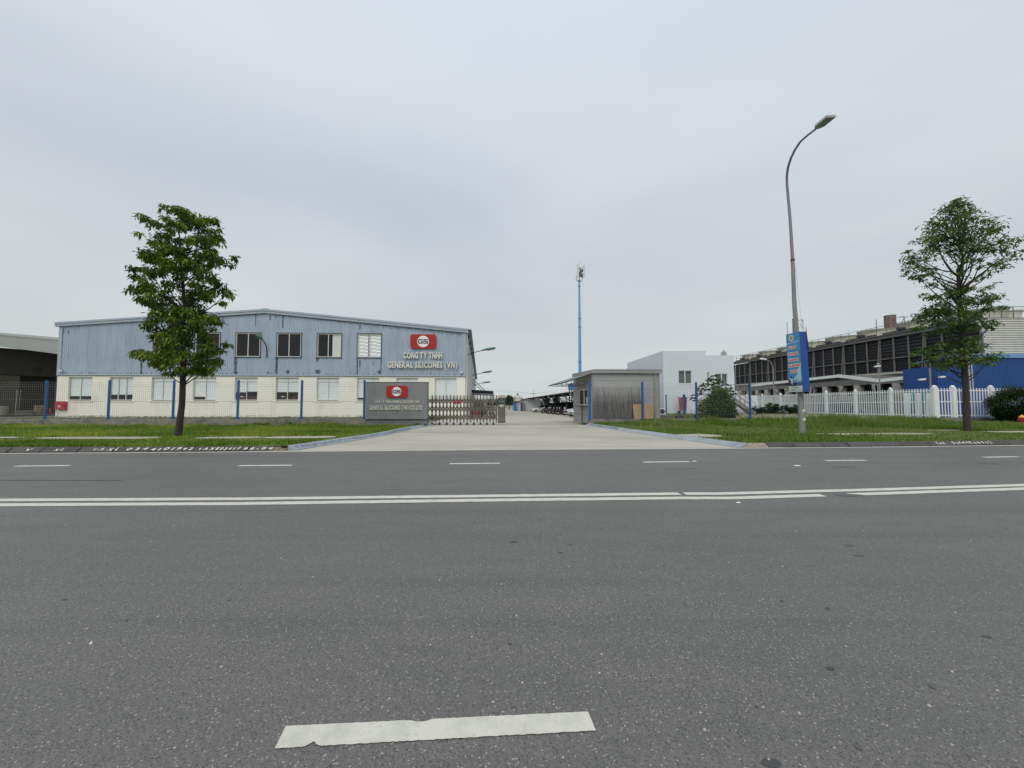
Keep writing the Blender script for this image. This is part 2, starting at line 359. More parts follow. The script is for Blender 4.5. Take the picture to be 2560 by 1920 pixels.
class MB:
    def __init__(s):
        s.v = []; s.f = []
    def add(s, vs, fs):
        b = len(s.v)
        s.v.extend([tuple(p) for p in vs])
        s.f.extend([tuple(i + b for i in f) for f in fs])
        return s
    def box(s, x0, x1, y0, y1, z0, z1):
        if x0 > x1: x0, x1 = x1, x0
        if y0 > y1: y0, y1 = y1, y0
        if z0 > z1: z0, z1 = z1, z0
        return s.add([(x0,y0,z0),(x1,y0,z0),(x1,y1,z0),(x0,y1,z0),(x0,y0,z1),(x1,y0,z1),(x1,y1,z1),(x0,y1,z1)],
              [(0,3,2,1),(4,5,6,7),(0,1,5,4),(1,2,6,5),(2,3,7,6),(3,0,4,7)])
    def bar(s, a, b, w, h=None, up=(0,0,1)):
        """box-section bar from a to b"""
        a = Vector(a); b = Vector(b); h = h or w
        d = (b - a).normalized(); u = Vector(up)
        x = d.cross(u)
        if x.length < 1e-4: x = d.cross(Vector((0,1,0)))
        x.normalize(); y = x.cross(d).normalized()
        vs = []
        for p in (a, b):
            for i, j in ((-1,-1),(1,-1),(1,1),(-1,1)):
                vs.append(p + x * (i * w / 2) + y * (j * h / 2))
        return s.add(vs, [(3,2,1,0),(4,5,6,7),(0,1,5,4),(1,2,6,5),(2,3,7,6),(3,0,4,7)])
    def tube(s, pts, rad, n=8, cap=True):
        pts = [Vector(p) for p in pts]
        if not isinstance(rad, (list, tuple)): rad = [rad] * len(pts)
        b = len(s.v)
        ref = None
        for i, p in enumerate(pts):
            d = (pts[min(i + 1, len(pts) - 1)] - pts[max(i - 1, 0)]).normalized()
            if ref is None:
                ref = d.cross(Vector((0, 1, 0.01)))
                if ref.length < 0.1: ref = d.cross(Vector((1, 0, 0)))
            x = (ref - d * ref.dot(d)).normalized(); ref = x
            y = d.cross(x)
            for k in range(n):
                a = 2 * math.pi * k / n
                s.v.append(tuple(p + (x * math.cos(a) + y * math.sin(a)) * rad[i]))
        for i in range(len(pts) - 1):
            for k in range(n):
                k2 = (k + 1) % n
                s.f.append((b + i*n + k, b + i*n + k2, b + (i+1)*n + k2, b + (i+1)*n + k))
        if cap:
            s.f.append(tuple(b + k for k in range(n))[::-1])
            s.f.append(tuple(b + (len(pts)-1)*n + k for k in range(n)))
        return s
    def lathe(s, c, prof, n=16, axis='z'):
        """profile [(r, t)...] turned about an axis through c"""
        c = Vector(c); b = len(s.v)
        for r, t in prof:
            for k in range(n):
                a = 2 * math.pi * k / n
                p = {'z': (r*math.cos(a), r*math.sin(a), t), 'y': (r*math.cos(a), t, r*math.sin(a)), 'x': (t, r*math.cos(a), r*math.sin(a))}[axis]
                s.v.append(tuple(c + Vector(p)))
        for i in range(len(prof) - 1):
            for k in range(n):
                k2 = (k + 1) % n
                s.f.append((b + i*n + k, b + i*n + k2, b + (i+1)*n + k2, b + (i+1)*n + k))
        s.f.append(tuple(b + k for k in range(n))[::-1])
        s.f.append(tuple(b + (len(prof)-1)*n + k for k in range(n)))
        return s
    def slab(s, poly, off):
        """polygon (3D points) given a thickness along vector off"""
        poly = [Vector(p) for p in poly]; off = Vector(off); n = len(poly)
        return s.add(poly + [p + off for p in poly],
              [tuple(range(n))[::-1], tuple(range(n, 2*n))] + [(i, (i+1) % n, n + (i+1) % n, n + i) for i in range(n)])
    def sheet(s, poly):
        return s.add(poly, [tuple(range(len(poly)))])
    def build(s, name, mat, parent=None, world=False, smooth=False, label=None, kind=None, cat=None, group=None, loc=None):
        me = bpy.data.meshes.new(name)
        vs = s.v
        if world and parent is not None:
            mi = WM[parent.name].inverted()
            vs = [tuple(mi @ Vector(p)) for p in s.v]
        me.from_pydata(vs, [], s.f)
        me.update()
        o = bpy.data.objects.new(name, me)
        me.materials.append(mat)
        COL.objects.link(o)
        if parent is not None:
            o.parent = parent
            WM[o.name] = WM[parent.name]
        else:
            WM[o.name] = Matrix.Identity(4)
        if loc is not None:
            o.location = loc
            WM[o.name] = WM[o.name] @ Matrix.Translation(Vector(loc))
        fix_normals(me)
        if smooth:
            smooth_by_angle(me)
        tag(o, label, cat, group, kind)
        return o

import bmesh
def fix_normals(me):
    if len(me.polygons) > 60000: return
    bm = bmesh.new(); bm.from_mesh(me)
    bmesh.ops.recalc_face_normals(bm, faces=bm.faces)
    bm.to_mesh(me); bm.free()
def smooth_by_angle(me, ang=40):
    bm = bmesh.new(); bm.from_mesh(me)
    for f in bm.faces: f.smooth = True
    for e in bm.edges:
        if len(e.link_faces) == 2 and e.calc_face_angle(0) > R(ang): e.smooth = False
    bm.to_mesh(me); bm.free()

KIDS = {}
def share(o, loc, parent, label=None, rot=None, name=None):
    """another part that shares o's mesh"""
    c = o.copy(); COL.objects.link(c)
    c.parent = parent; c.location = loc
    if rot is not None: c.rotation_euler = rot
    if parent is not None: WM[c.name] = WM[parent.name]
    return c
def dup(root, loc, rz=0.0, label=None, mat=None):
    kids = [o for o in COL.objects if o.parent is root]
    r = root.copy(); COL.objects.link(r); r.location = loc; r.rotation_euler = (0, 0, rz)
    if label: r['label'] = label
    for ch in kids:
        c = ch.copy(); COL.objects.link(c); c.parent = r
        for g in [o for o in COL.objects if o.parent is ch]:
            d = g.copy(); COL.objects.link(d); d.parent = c
    return r

def np_mesh(name, verts, tris, mat, cols=None, parent=None, **kw):
    """big triangle mesh from numpy arrays with a colour per face corner"""
    me = bpy.data.meshes.new(name)
    nv, nf = len(verts), len(tris)
    me.vertices.add(nv); me.vertices.foreach_set('co', np.asarray(verts, dtype=np.float32).ravel())
    me.loops.add(nf * 3); me.loops.foreach_set('vertex_index', np.asarray(tris, dtype=np.int32).ravel())
    me.polygons.add(nf); me.polygons.foreach_set('loop_start', np.arange(0, nf * 3, 3, dtype=np.int32))
    me.polygons.foreach_set('loop_total', np.full(nf, 3, dtype=np.int32))
    if cols is not None:
        a = me.color_attributes.new('Col', 'FLOAT_COLOR', 'POINT')
        c4 = np.ones((nv, 4), dtype=np.float32); c4[:, :3] = cols
        a.data.foreach_set('color', c4.ravel())
    me.update(calc_edges=True)
    me.materials.append(mat)
    o = bpy.data.objects.new(name, me); COL.objects.link(o)
    if parent is not None:
        o.parent = parent
    return tag(o, kw.get('label'), kw.get('cat'), kw.get('group'), kw.get('kind'))

# ---- lettering
GLY = {}
def glyph(ch, bold=0.02):
    key = (ch, bold)
    if key in GLY: return GLY[key]
    if ch == 'Ô':                         # O with a hat
        vs, fs, rim, x0, x1 = glyph('O', bold)
        c = (x0 + x1) / 2; n = len(vs); w = 0.055 + bold
        hat = [(c - .23, .80), (c - .05, .98), (c + .05, .98), (c + .23, .80), (c + .23 - w * 1.6, .80), (c, .80 + .18 - w), (c - .23 + w * 1.6, .80)]
        vs = list(vs) + [Vector((a, b, 0)) for a, b in hat]
        i = [n + k for k in range(7)]
        fs = list(fs) + [(i[0], i[6], i[5], i[1]), (i[1], i[5], i[2]), (i[2], i[5], i[4], i[3])]
        rim = list(rim) + [(i[k], i[(k - 1) % 7]) for k in range(7)]
        GLY[key] = (vs, fs, rim, x0, x1)
        return GLY[key]
    MK = {'À': 'A`', 'Ạ': 'A.', 'Ú': "U'", 'Ủ': 'U?', 'Ọ': 'O.', 'Ư': 'U+', 'Ờ': 'O+`'}
    if ch in MK:                          # base letter plus its marks
        vs, fs, rim, x0, x1 = glyph(MK[ch][0], bold)
        vs, fs, rim = list(vs), list(fs), list(rim); c = (x0 + x1) / 2
        shp = {'`': [(c - .2, .98), (c - .05, .98), (c + .12, .80), (c, .80)], "'": [(c + .05, .98), (c + .2, .98), (c, .80), (c - .12, .80)],
               '?': [(c - .04, .79), (c + .13, .90), (c + .05, 1.0), (c - .1, .96)], '.': [(c - .06, -.2), (c + .06, -.2), (c + .06, -.08), (c - .06, -.08)],
               '+': [(x1 - .08, .66), (x1 + .04, .66), (x1 + .10, .82), (x1 + .0, .80)]}
        for mk_ in MK[ch][1:]:
            n = len(vs); vs += [Vector((a, b, 0)) for a, b in shp[mk_]]; fs.append((n, n + 1, n + 2, n + 3)); rim += [(n + k, n + (k + 1) % 4) for k in range(4)]
        GLY[key] = (vs, fs, rim, x0, x1)
        return GLY[key]
    cu = bpy.data.curves.new('glyph', 'FONT')
    cu.body = ch; cu.size = 1.0; cu.offset = bold; cu.resolution_u = 3; cu.fill_mode = 'FRONT'
    ob = bpy.data.objects.new('glyph', cu); COL.objects.link(ob)
    dg = bpy.context.evaluated_depsgraph_get(); dg.update()
    me = bpy.data.meshes.new_from_object(ob.evaluated_get(dg))
    vs = [Vector(v.co) for v in me.vertices]; fs = [tuple(p.vertices) for p in me.polygons]
    ed = {}
    for f in fs:
        for i in range(len(f)):
            a, b = f[i], f[(i + 1) % len(f)]
            ed.setdefault((min(a, b), max(a, b)), []).append((a, b))
    rim = [v[0] for v in ed.values() if len(v) == 1]
    COL.objects.unlink(ob); bpy.data.objects.remove(ob); bpy.data.curves.remove(cu); bpy.data.meshes.remove(me)
    x0 = min(v.x for v in vs); x1 = max(v.x for v in vs)
    GLY[key] = (vs, fs, rim, x0, x1)
    return GLY[key]
def glyph_mb(ch, sx, sy, depth, ax, ay, an, bold, org=Vector((0,0,0)), mb=None, jit=0.0, shear=0.0):
    vs, fs, rim, x0, x1 = glyph(ch, bold)
    mb = mb or MB(); n = len(vs)
    def mp(v, d):
        return org + ax * ((v.x - x0) * sx + v.y * sy * shear) + ay * (v.y * sy) + an * d
    pts = [mp(v, depth) for v in vs] + [mp(v, 0) for v in vs]
    faces = [f for f in fs] + [tuple(i + n for i in f[::-1]) for f in fs] + [(b, a, a + n, b + n) for a, b in rim]
    mb.add(pts, faces)
    return mb
def line_of_text(text, org, ax, ay, an, width, cap, depth, mat, parent, name='letter', bold=0.02, gap=0.10, space=0.32, each=True, shear=0.0, jitter=0.0, world=False):
    """raised letters; org = lower left corner, cap = capital height; one part per letter when each"""
    ws = []
    for ch in text:
        if ch == ' ': ws.append(space); continue
        g = glyph(ch, bold); ws.append(g[4] - g[3] + gap)
    tot = sum(ws) - gap
    sx = width / tot; sy = cap / 0.70
    x = 0.0; made = {}; allmb = MB()
    for ch, w in zip(text, ws):
        if ch != ' ':
            jj = (rnd.uniform(-1, 1) * jitter) if jitter else 0
            p = org + ax * (x * sx) + ay * (jj * cap)
            if each:
                if ch in made:
                    share(made[ch], p, parent)
                else:
                    mb = glyph_mb(ch, sx, sy, depth, ax, ay, an, bold)
                    o = mb.build(name, mat, parent, loc=p); made[ch] = o
            else:
                glyph_mb(ch, sx, sy * (1 + jj), depth, ax, ay, an, bold, org=p, mb=allmb, shear=shear)
        x += w
    if not each:
        return allmb.build(name, mat, parent, world=world)

# ================================================================== SETTING
def interp(tab, x):
    if x <= tab[0][0]: (x0, y0), (x1, y1) = tab[0], tab[1]
    elif x >= tab[-1][0]: (x0, y0), (x1, y1) = tab[-2], tab[-1]
    else:
        for i in range(len(tab) - 1):
            if tab[i][0] <= x <= tab[i+1][0]:
                (x0, y0), (x1, y1) = tab[i], tab[i+1]; break
    return y0 + (y1 - y0) * (x - x0) / (x1 - x0)
def tab_from_px(pts, z=0.0):
    return sorted([(ground(px, py, z).x, ground(px, py, z).y) for px, py in pts])
EDGE = tab_from_px([(0, 1133), (400, 1130.5), (800, 1127.5), (1280, 1123.5), (1800, 1120.5), (2200, 1117), (2560, 1112.5)])
LINE_A = tab_from_px([(0, 1250.5), (600, 1247.5), (1280, 1239.5), (1700, 1234.5), (1800, 1234.5), (2200, 1224), (2560, 1213)])
LINE_B = tab_from_px([(0, 1262.5), (600, 1259.5), (1280, 1250), (1700, 1245.5), (1830, 1245.5), (2200, 1234), (2560, 1222)])
edge = lambda x: interp(EDGE, x)
KL = sorted([(ground(px, py).y, ground(px, py).x) for px, py in [(742, 1126.5), (860, 1106.7), (960, 1090.6), (1020, 1077), (1086, 1063.5)]])
KR = sorted([(ground(px, py).y, ground(px, py).x) for px, py in [(1461, 1063.5), (1540, 1076.5), (1602, 1085.5), (1663, 1094.5), (1715, 1101.3), (1775, 1110), (1850, 1120)]])
kl = lambda y: interp(KL, y)
kr = lambda y: interp(KR, y)

def yard_z(y):
    return -min(0.9, max(0.0, (y - 28.0)) * 0.0095)
def verge_z(x, y):
    base = 0.13 - 0.006 * max(0, (y - 12))
    return base

# -- one ground sheet to the horizon
xs = [-3000, -600, -200, -100] + [x for x in range(-80, 81, 8)] + [100, 200, 600, 3000]
ys = [-600, -60, -20, 0, 12, 28, 34, 40, 48, 56, 64, 72, 80, 90, 100, 122.7, 140, 200, 400, 1000, 4000]
g = MB(); vs = []; fs = []
for y in ys:
    for x in xs:
        vs.append((x, y, yard_z(y) - 0.05 if y > 26 else -0.05))
for j in range(len(ys) - 1):
    for i in range(len(xs) - 1):
        a = j * len(xs) + i
        fs.append((a, a + 1, a + 1 + len(xs), a + len(xs)))
g.add(vs, fs).build('ground', FIELD, kind='structure')

def strip(name, mat, f0, f1, x0, x1, z, n=120, jit=0.0, zf=None, kind='structure', parent=None):
    m = MB(); vs = []
    for i in range(n + 1):
        x = x0 + (x1 - x0) * i / n
        for f in (f0, f1):
            y = f(x) + (rnd.uniform(-jit, jit) if jit else 0)
            vs.append((x, y, zf(x, y) if zf else z))
    fs = [(2*i, 2*i+2, 2*i+3, 2*i+1) for i in range(n)]
    return m.add(vs, fs).build(name, mat, kind=kind, parent=parent)

far = lambda x: edge(x) + 0.02
strip('road', ASPHALT, lambda x: -14.0 + 0.05 * x, far, -120, 120, 0.0, n=160)
# edge line, double centre line
def frange(f, d): return lambda x: f(x) + d
def marking(name, f, w, x0, x1, step=0.12, jit=0.008):
    return strip(name, ROADPAINT, frange(f, -w/2), frange(f, w/2), x0, x1, 0.004, n=int((x1 - x0) / step), jit=jit)
edge_line = strip('edge_line', ROADPAINT, frange(edge, -0.15), frange(edge, -0.02), -60, 60, 0.004, n=500, jit=0.01)
mk = []
for nm, f, gaps in (('centre_line', lambda x: interp(LINE_A, x), [(2.75, 2.83)]), ('centre_line', lambda x: interp(LINE_B, x), [(5.02, 5.52)])):
    cuts = [-60.0] + [c for gp in gaps for c in gp] + [60.0]
    for a, b in zip(cuts[::2], cuts[1::2]):
        marking(nm, f, 0.165, a, b, jit=0.006)
# far row of dashes (each one is its own marking, their ends come from the photo)
for (xa, xb, y) in [(39, 174, 1165), (596, 731, 1164), (1124, 1250, 1159), (1608, 1724, 1155), (2062, 2166, 1151.5), (2459, 2546, 1142.7), (-560, -430, 1166)]:
    a = ground(xa, y + 0.6); b = ground(xb, y - 0.6)
    d = (b - a).normalized(); nn = Vector((-d.y, d.x, 0)) * 0.075
    m = MB(); vs = []; k = 16
    for i in range(k + 1):
        p = a.lerp(b, i / k)
        for s_ in (-1, 1):
            q = p + nn * s_ * rnd.uniform(0.9, 1.06); vs.append((q.x, q.y, 0.004))
    m.add(vs, [(2*i, 2*i+2, 2*i+3, 2*i+1) for i in range(k)]).build('lane_dash', ROADPAINT, kind='structure')
# near dash: worn outline with a bite in each long edge
def near_dash(c, name='lane_dash'):
    (ax, ay), (bx, by), (cx, cy), (dx_, dy_) = c      # tl, tr, br, bl in pixels
    tl, tr, br, bl = [ground(*p) for p in ((ax, ay), (bx, by), (cx, cy), (dx_, dy_))]
    n = 90; top = []; bot = []
    for i in range(n + 1):
        t = i / n
        p = tl.lerp(tr, t); q = bl.lerp(br, t)
        w = (p - q)
        bite = 0.0
        if 0.40 < t < 0.475: bite = 0.11 * math.sin((t - 0.40) / 0.075 * math.pi)
        lift = 0.0
        if 0.095 < t < 0.125: lift = 0.22 * math.sin((t - 0.095) / 0.03 * math.pi)
        if t > 0.88: lift += 0.0
        top.append(p - w * (bite + rnd.uniform(0, 0.03))); bot.append(q + w * (lift + rnd.uniform(0, 0.035)))
    vs = []
    for p, q in zip(top, bot): vs += [(q.x, q.y, 0.004), (p.x, p.y, 0.004)]
    return MB().add(vs, [(2*i, 2*i+2, 2*i+3, 2*i+1) for i in range(n)]).build(name, ROADPAINT, kind='structure')
near_dash([(715, 1816), (1470, 1780), (1490, 1829), (686, 1874)])
SEAMP = M('worn_patch', (0.105, 0.102, 0.098), 0.6, spec=0.6)
# dark patches on the asphalt
def blot(px, py, w, h, mat=TAR, name='tar_spot', z=0.003, n=14, ang=0.0):
    c = ground(px, py); vs = []
    for i in range(n):
        a = 2 * math.pi * i / n; r = rnd.uniform(0.8, 1.1)
        x, y = math.cos(a) * w / 2 * r, math.sin(a) * h / 2 * r
        vs.append((c.x + x * math.cos(ang) - y * math.sin(ang), c.y + x * math.sin(ang) + y * math.cos(ang), z))
    return MB().sheet(vs).build(name, mat, kind='structure')
blot(1928, 1908, 0.09, 0.045); blot(2077, 1672, 0.045, 0.035); blot(1284, 1355, 0.09, 0.05); blot(2467, 1592, 0.05, 0.03)
blot(1275, 1610, 0.03, 0.02); blot(2145, 1389, 0.10, 0.05, SKID); blot(2125, 1364, 0.12, 0.05, SKID); blot(1955, 1503, 0.03, 0.02)
blot(2120, 1238, 0.46, 0.16, SEAMP, 'asphalt_patch', 0.006, 18)
blot(2110, 1167, 0.6, 0.18, SKID); blot(2470, 1159, 0.5, 0.25, SKID); blot(1700, 1172, 0.8, 0.1, SKID); blot(1425, 1362, .05, .03); blot(1400, 1381, .05, .03)
def seam(pts, w, name, mat, seed, z=0.0025):
    r = random.Random(seed); P_ = [ground(*p) for p in pts]; vs = []; n = 70
    for i in range(n + 1):
        t = i / n * (len(P_) - 1); k = min(int(t), len(P_) - 2); p = P_[k].lerp(P_[k+1], t - k)
        ww = w * r.uniform(.6, 1.2); o_ = r.uniform(-.15, .15) * w
        vs += [(p.x, p.y - ww/2 + o_, z), (p.x, p.y + ww/2 + o_, z)]
    return MB().add(vs, [(2*i, 2*i+2, 2*i+3, 2*i+1) for i in range(n)]).build(name, mat, kind='structure')
SEAM = M('worn_seam', (0.108, 0.105, 0.102), 0.55, spec=0.75, var=[(1.2, 0.42, 0.62, (0.124, 0.12, 0.115), 0.95, (0.3, 1, 1))], extra=asphalt_extra)
rs_ = random.Random(77)
for k in range(16):
    px, py = rs_.uniform(20, 2540), 1290 + 600 * rs_.random() ** 1.4
    w_ = rs_.uniform(.010, .032); blot(px, py, w_ * 1.5, w_, rs_.choice([TAR, SKID, SKID]), 'oil_spot', 0.003, 9, rs_.uniform(0, 3))
pb = MB()
for k in range(60):
    c = ground(rs_.uniform(20, 2540), 1300 + 600 * rs_.random()); q = rs_.uniform(.004, .009)
    pb.lathe((c.x, c.y, 0), [(q, 0.001), (q * .8, q * .7), (q * .2, q)], 6)
pb.build('loose_stones', M('pale_grit', (0.42, 0.40, 0.36), 0.9), label='tiny pale loose stones scattered over the near asphalt', cat='grit', kind='stuff')
sk = MB(); vs = []
for i in range(41):
    x = -26 + i * (ground(312, 1199.5).x + 26) / 40.0
    y0 = 8.18 - 0.0 + (x + 13) * -0.012
    y0 = ground(312, 1201.5).y + (x - ground(312, 1201.5).x) * -0.012
    vs += [(x, y0 - 0.034, 0.003), (x, y0 + 0.034, 0.003)]
sk.add(vs, [(2*i, 2*i+2, 2*i+3, 2*i+1) for i in range(40)]).build('sealed_crack', TAR, kind='structure')
# small flat litter and a few stones on the carriageway
for i, (px, py, w) in enumerate([(1736, 1154, 0.10), (1993, 1165, 0.14), (1846, 1258, 0.06), (227, 1612, 0.016), (660, 1105, 0.05)]):
    c = ground(px, py)
    m = MB(); m.slab([(-w/2, -w/5, 0.004), (w/2, -w/6, 0.004), (w/2.4, w/5, 0.012), (-w/2.2, w/4, 0.007)], (0, 0, 0.006))
    o = m.build('paper_scrap', LITTER, loc=(c.x, c.y, 0))
    tag(o, ['white scrap of paper at the end of a far lane dash', 'flat white scrap lying on the far lane right of centre', 'small pale scrap beside the double centre line',
            'tiny white scrap on the near asphalt at left', 'small white scrap lying on the concrete apron by the left kerb'][i], 'litter')

# ---- driveway and yard concrete
m = MB(); vs = []; n = 46
ylist = [11.2 + i * (27.0 - 11.2) / n for i in range(n + 1)]
def left_lim(y): return kl(y) if y < KL[-1][0] else (KL[-1][1] - 0.25 * (y - KL[-1][0]))
def right_lim(y): return kr(y) if y < KR[-1][0] else (KR[-1][1] + 0.1 * (y - KR[-1][0]))
# apron: follow the road edge in front, the kerbs at the sides
xl0, xr0 = -7.6, 8.6
cols = 40; rows = 40
def lim_left(y): return kl(max(y, KL[0][0])) - (0.0 if y > KL[0][0] else (KL[0][0] - y) * 1.2)
def lim_right(y): return kr(max(y, KR[0][0])) + (0.0 if y > KR[0][0] else (KR[0][0] - y) * 2.5)
for j in range(rows + 1):
    for i in range(cols + 1):
        u = i / cols; w = j / rows
        xg = -8.2 + (9.2 + 8.2) * u
        y0 = edge(xg) + 0.02
        y = y0 + (27.0 - y0) * w
        xl, xr = lim_left(y) - 0.06, lim_right(y) + 0.06
        if j == 0: x = xg; y = y0
        else: x = xl + (xr - xl) * u
        vs.append((x, y, 0.002 + 0.02 * w))
fs = []
for j in range(rows):
    for i in range(cols):
        a = j * (cols + 1) + i; fs.append((a, a + 1, a + cols + 2, a + cols + 1))
m.add(vs, fs).build('driveway', CONCRETE, kind='structure')
# yard behind the gate, falling slightly away
YX = [(27.0, -6.0, 5.6), (30, -6.2, 5.4), (36, -6.4, 9), (44, -5.2, 12), (60, -6.5, 14), (80, -8, 14), (110, -11, 20), (150, -14, 24)]
m = MB(); vs = []
for y, a, b in YX: vs += [(a, y, 0.022 if y < 27.5 else yard_z(y) + 0.012), (b, y, 0.022 if y < 27.5 else yard_z(y) + 0.012)]
m.add(vs, [(2*i, 2*i+1, 2*i+3, 2*i+2) for i in range(len(YX) - 1)]).build('yard', CONCRETE, kind='structure')
# drain joint across the driveway in the gate line
jn = MB(); jn.box(-4.9, 4.7, 25.35, 25.45, 0.0, 0.027); jn.build('gate_track', M('track_dark', (0.10, 0.09, 0.08), 0.7), kind='structure')
# left factory strip and right plot
MB().sheet([(-80, 24.0, 0.03), (-5.6, 24.0, 0.03), (-6.2, 44.5, yard_z(44) + 0.008), (-80, 44.5, yard_z(44) + 0.008)]).build('factory_strip', DIRT, kind='structure')
MB().add([(5.9, 27.2, 0.02), (32, 27.2, 0.02), (32, 50, yard_z(50)), (12.5, 50, yard_z(50)), (9.2, 36, yard_z(36) + 0.006)], [(0, 1, 2, 3, 4)]).build('plot_ground', TURF, kind='structure')
MB().sheet([(32, 28, 0.01), (70, 28, 0.01), (70, 90, -0.56), (32, 90, -0.56)]).build('car_park', M('parking_concrete', (0.26, 0.26, 0.25), 0.9), kind='structure')

# ---- verges
def verge(name, side):
    m = MB(); vs = []; rows = 26; cols = 40
    for j in range(rows + 1):
        for i in range(cols + 1):
            u = i / cols; w = j / rows
            if side < 0:
                xr = kl(max(KL[0][0], 12 + 12.6 * w)) - 0.36
                x = -70 + (xr + 70) * (u ** 0.6)
                y = (edge(x) + 0.30) * (1 - w) + 24.6 * w
                xr = kl(max(KL[0][0] + 0.2, y)) - 0.36
                x = -70 + (xr + 70) * (u ** 0.6)
            else:
                y = 12 + 17 * w
                x = 0
                xl = kr(max(KR[0][0] + 0.2, 12.8 + 14.2 * w)) + 0.36
                x = xl + (75 - xl) * (u ** 1.6)
                y = (edge(x) + 0.30) * (1 - w) + 27.6 * w
                xl = kr(max(KR[0][0] + 0.2, min(y, 25.5))) + 0.36
                x = xl + (75 - xl) * (u ** 1.6)
            vs.append((x, y, verge_z(x, y)))
    fs = []
    for j in range(rows):
        for i in range(cols):
            a = j * (cols + 1) + i; fs.append((a, a + 1, a + cols + 2, a + cols + 1))
    return m.add(vs, fs).build(name, TURF, kind='structure')
verge('verge', -1); verge('verge', 1)

# ---- footpath strips, broken where the grass has closed over them
PATHS = [(-24, -16.5, 14.35), (-16.0, -14.2, 14.6), (-13.9, -9.9, 14.75), (-9.4, -6.9, 15.1)]
PATHL = []
def path_piece(pa, pb, w, seed, z=0.012):
    r = random.Random(seed); n = 24
    pa, pb = Vector(pa), Vector(pb); d = (pb - pa).normalized(); nn = Vector((-d.y, d.x, 0))
    vs = []
    for i in range(n + 1):
        t = i / n; p = pa.lerp(pb, t); e_ = min(1.0, 5 * t + 0.15, 5 * (1 - t) + 0.15)
        for s_ in (-1, 1):
            q = p + nn * s_ * w / 2 * e_ * r.uniform(0.88, 1.06)
            vs.append((q.x, q.y, verge_z(q.x, q.y) + z))
    PATHL.append((pa, pb, w))
    MB().add(vs, [(2*i, 2*i+2, 2*i+3, 2*i+1) for i in range(n)]).build('footpath', PATHC, kind='structure')
def pp(x0, y0, x1, y1, w, seed):
    path_piece(ground(x0, y0, 0.12), ground(x1, y1, 0.12), w, seed)
pp(-300, 1095, 62, 1094, 0.85, 1); pp(88, 1094.5, 420, 1094.5, 0.9, 2); pp(488, 1094.5, 660, 1093.5, 0.85, 3); pp(655, 1093.5, 850, 1092, 1.0, 4)
pp(1700, 1089.5, 1795, 1087, 1.5, 5); pp(1865, 1085, 1905, 1084, 0.5, 6); pp(2012, 1085, 2330, 1083, 0.9, 7); pp(2300, 1074.5, 2400, 1073.5, 0.5, 8)
pp(2440, 1078.5, 2800, 1078, 0.95, 9); pp(2150, 1060, 2240, 1062.5, 0.4, 10)

# ---- kerbs
kerb_road = thing('kerb', (0, 0, 0), kind='structure')
def kerb_run(pts, parent, mat, seed, foot=0.0, h=0.135, run=0.16, top=0.16, length=1.0, gap=0.018, side=1, name='kerb_stone', tilt=0.006, mats=None):
    """blocks with a sloped face laid along pts (foot line); side=+1: the block lies to the left of the direction of travel"""
    r = random.Random(seed)
    pts = [Vector(p) for p in pts]
    cum = [0]
    for a, b in zip(pts, pts[1:]): cum.append(cum[-1] + (b - a).length)
    def P(s):
        s = max(0, min(cum[-1], s))
        for i in range(len(pts) - 1):
            if s <= cum[i+1]:
                t = (s - cum[i]) / (cum[i+1] - cum[i]); return pts[i].lerp(pts[i+1], t)
        return pts[-1]
    s = 0; k = 0; out = []
    while s < cum[-1] - 0.2:
        L_ = length * r.uniform(0.9, 1.08)
        a, b = P(s + gap), P(min(s + L_, cum[-1]) - gap)
        d = (b - a).normalized(); nn = Vector((-d.y, d.x, 0)) * side
        dz = r.uniform(-tilt, tilt); dz2 = r.uniform(-tilt, tilt); o_ = r.uniform(-tilt, tilt)
        prof = [(0, 0.0), (0.0, 0.03), (run, h), (run + top, h), (run + top, -0.02), (0, -0.02)]
        vs = []
        for p, q in ((a, dz), (b, dz2)):
            for (t, z) in prof:
                w = p + nn * (t + o_); vs.append((w.x, w.y, z + (q if z > 0 else 0)))
        n = len(prof)
        fs = [tuple(range(n)), tuple(range(n, 2*n))] + [(i, (i+1) % n, n + (i+1) % n, n + i) for i in range(n)]
        mt = mat if not mats else mats(k, a)
        o = MB().add(vs, fs).build(name, mt, parent)
        bv = o.modifiers.new('bevel', 'BEVEL'); bv.width = 0.012; bv.segments = 1
        out.append((a, b, d, nn)); s += L_; k += 1
    return out
xk = [x * 0.5 for x in range(-76, -14)]
kerb_run([(x, edge(x) + 0.06, 0) for x in xk if x < -7.0], kerb_road, KERBD, 3, tilt=0.010)
xk = [7.62] + [x * 0.5 for x in range(16, 80)]
kerb_run([(x, edge(x) + 0.06, 0) for x in xk], kerb_road, KERBD, 4, tilt=0.008, mats=lambda k, a: KERBE if k == 0 else KERBD)
kerb_l = thing('kerb', (0, 0, 0), kind='structure')
ptsL = [(x, y, 0) for y, x in KL]
runL = kerb_run(ptsL, kerb_l, KERBB, 5, h=0.15, run=0.30, top=0.05, side=1, tilt=0.004)
kerb_r = thing('kerb', (0, 0, 0), kind='structure')
ptsR = [(x, y, 0) for y, x in KR]
runR = kerb_run(ptsR, kerb_r, KERBB, 6, h=0.15, run=0.30, top=0.05, side=-1, tilt=0.004)

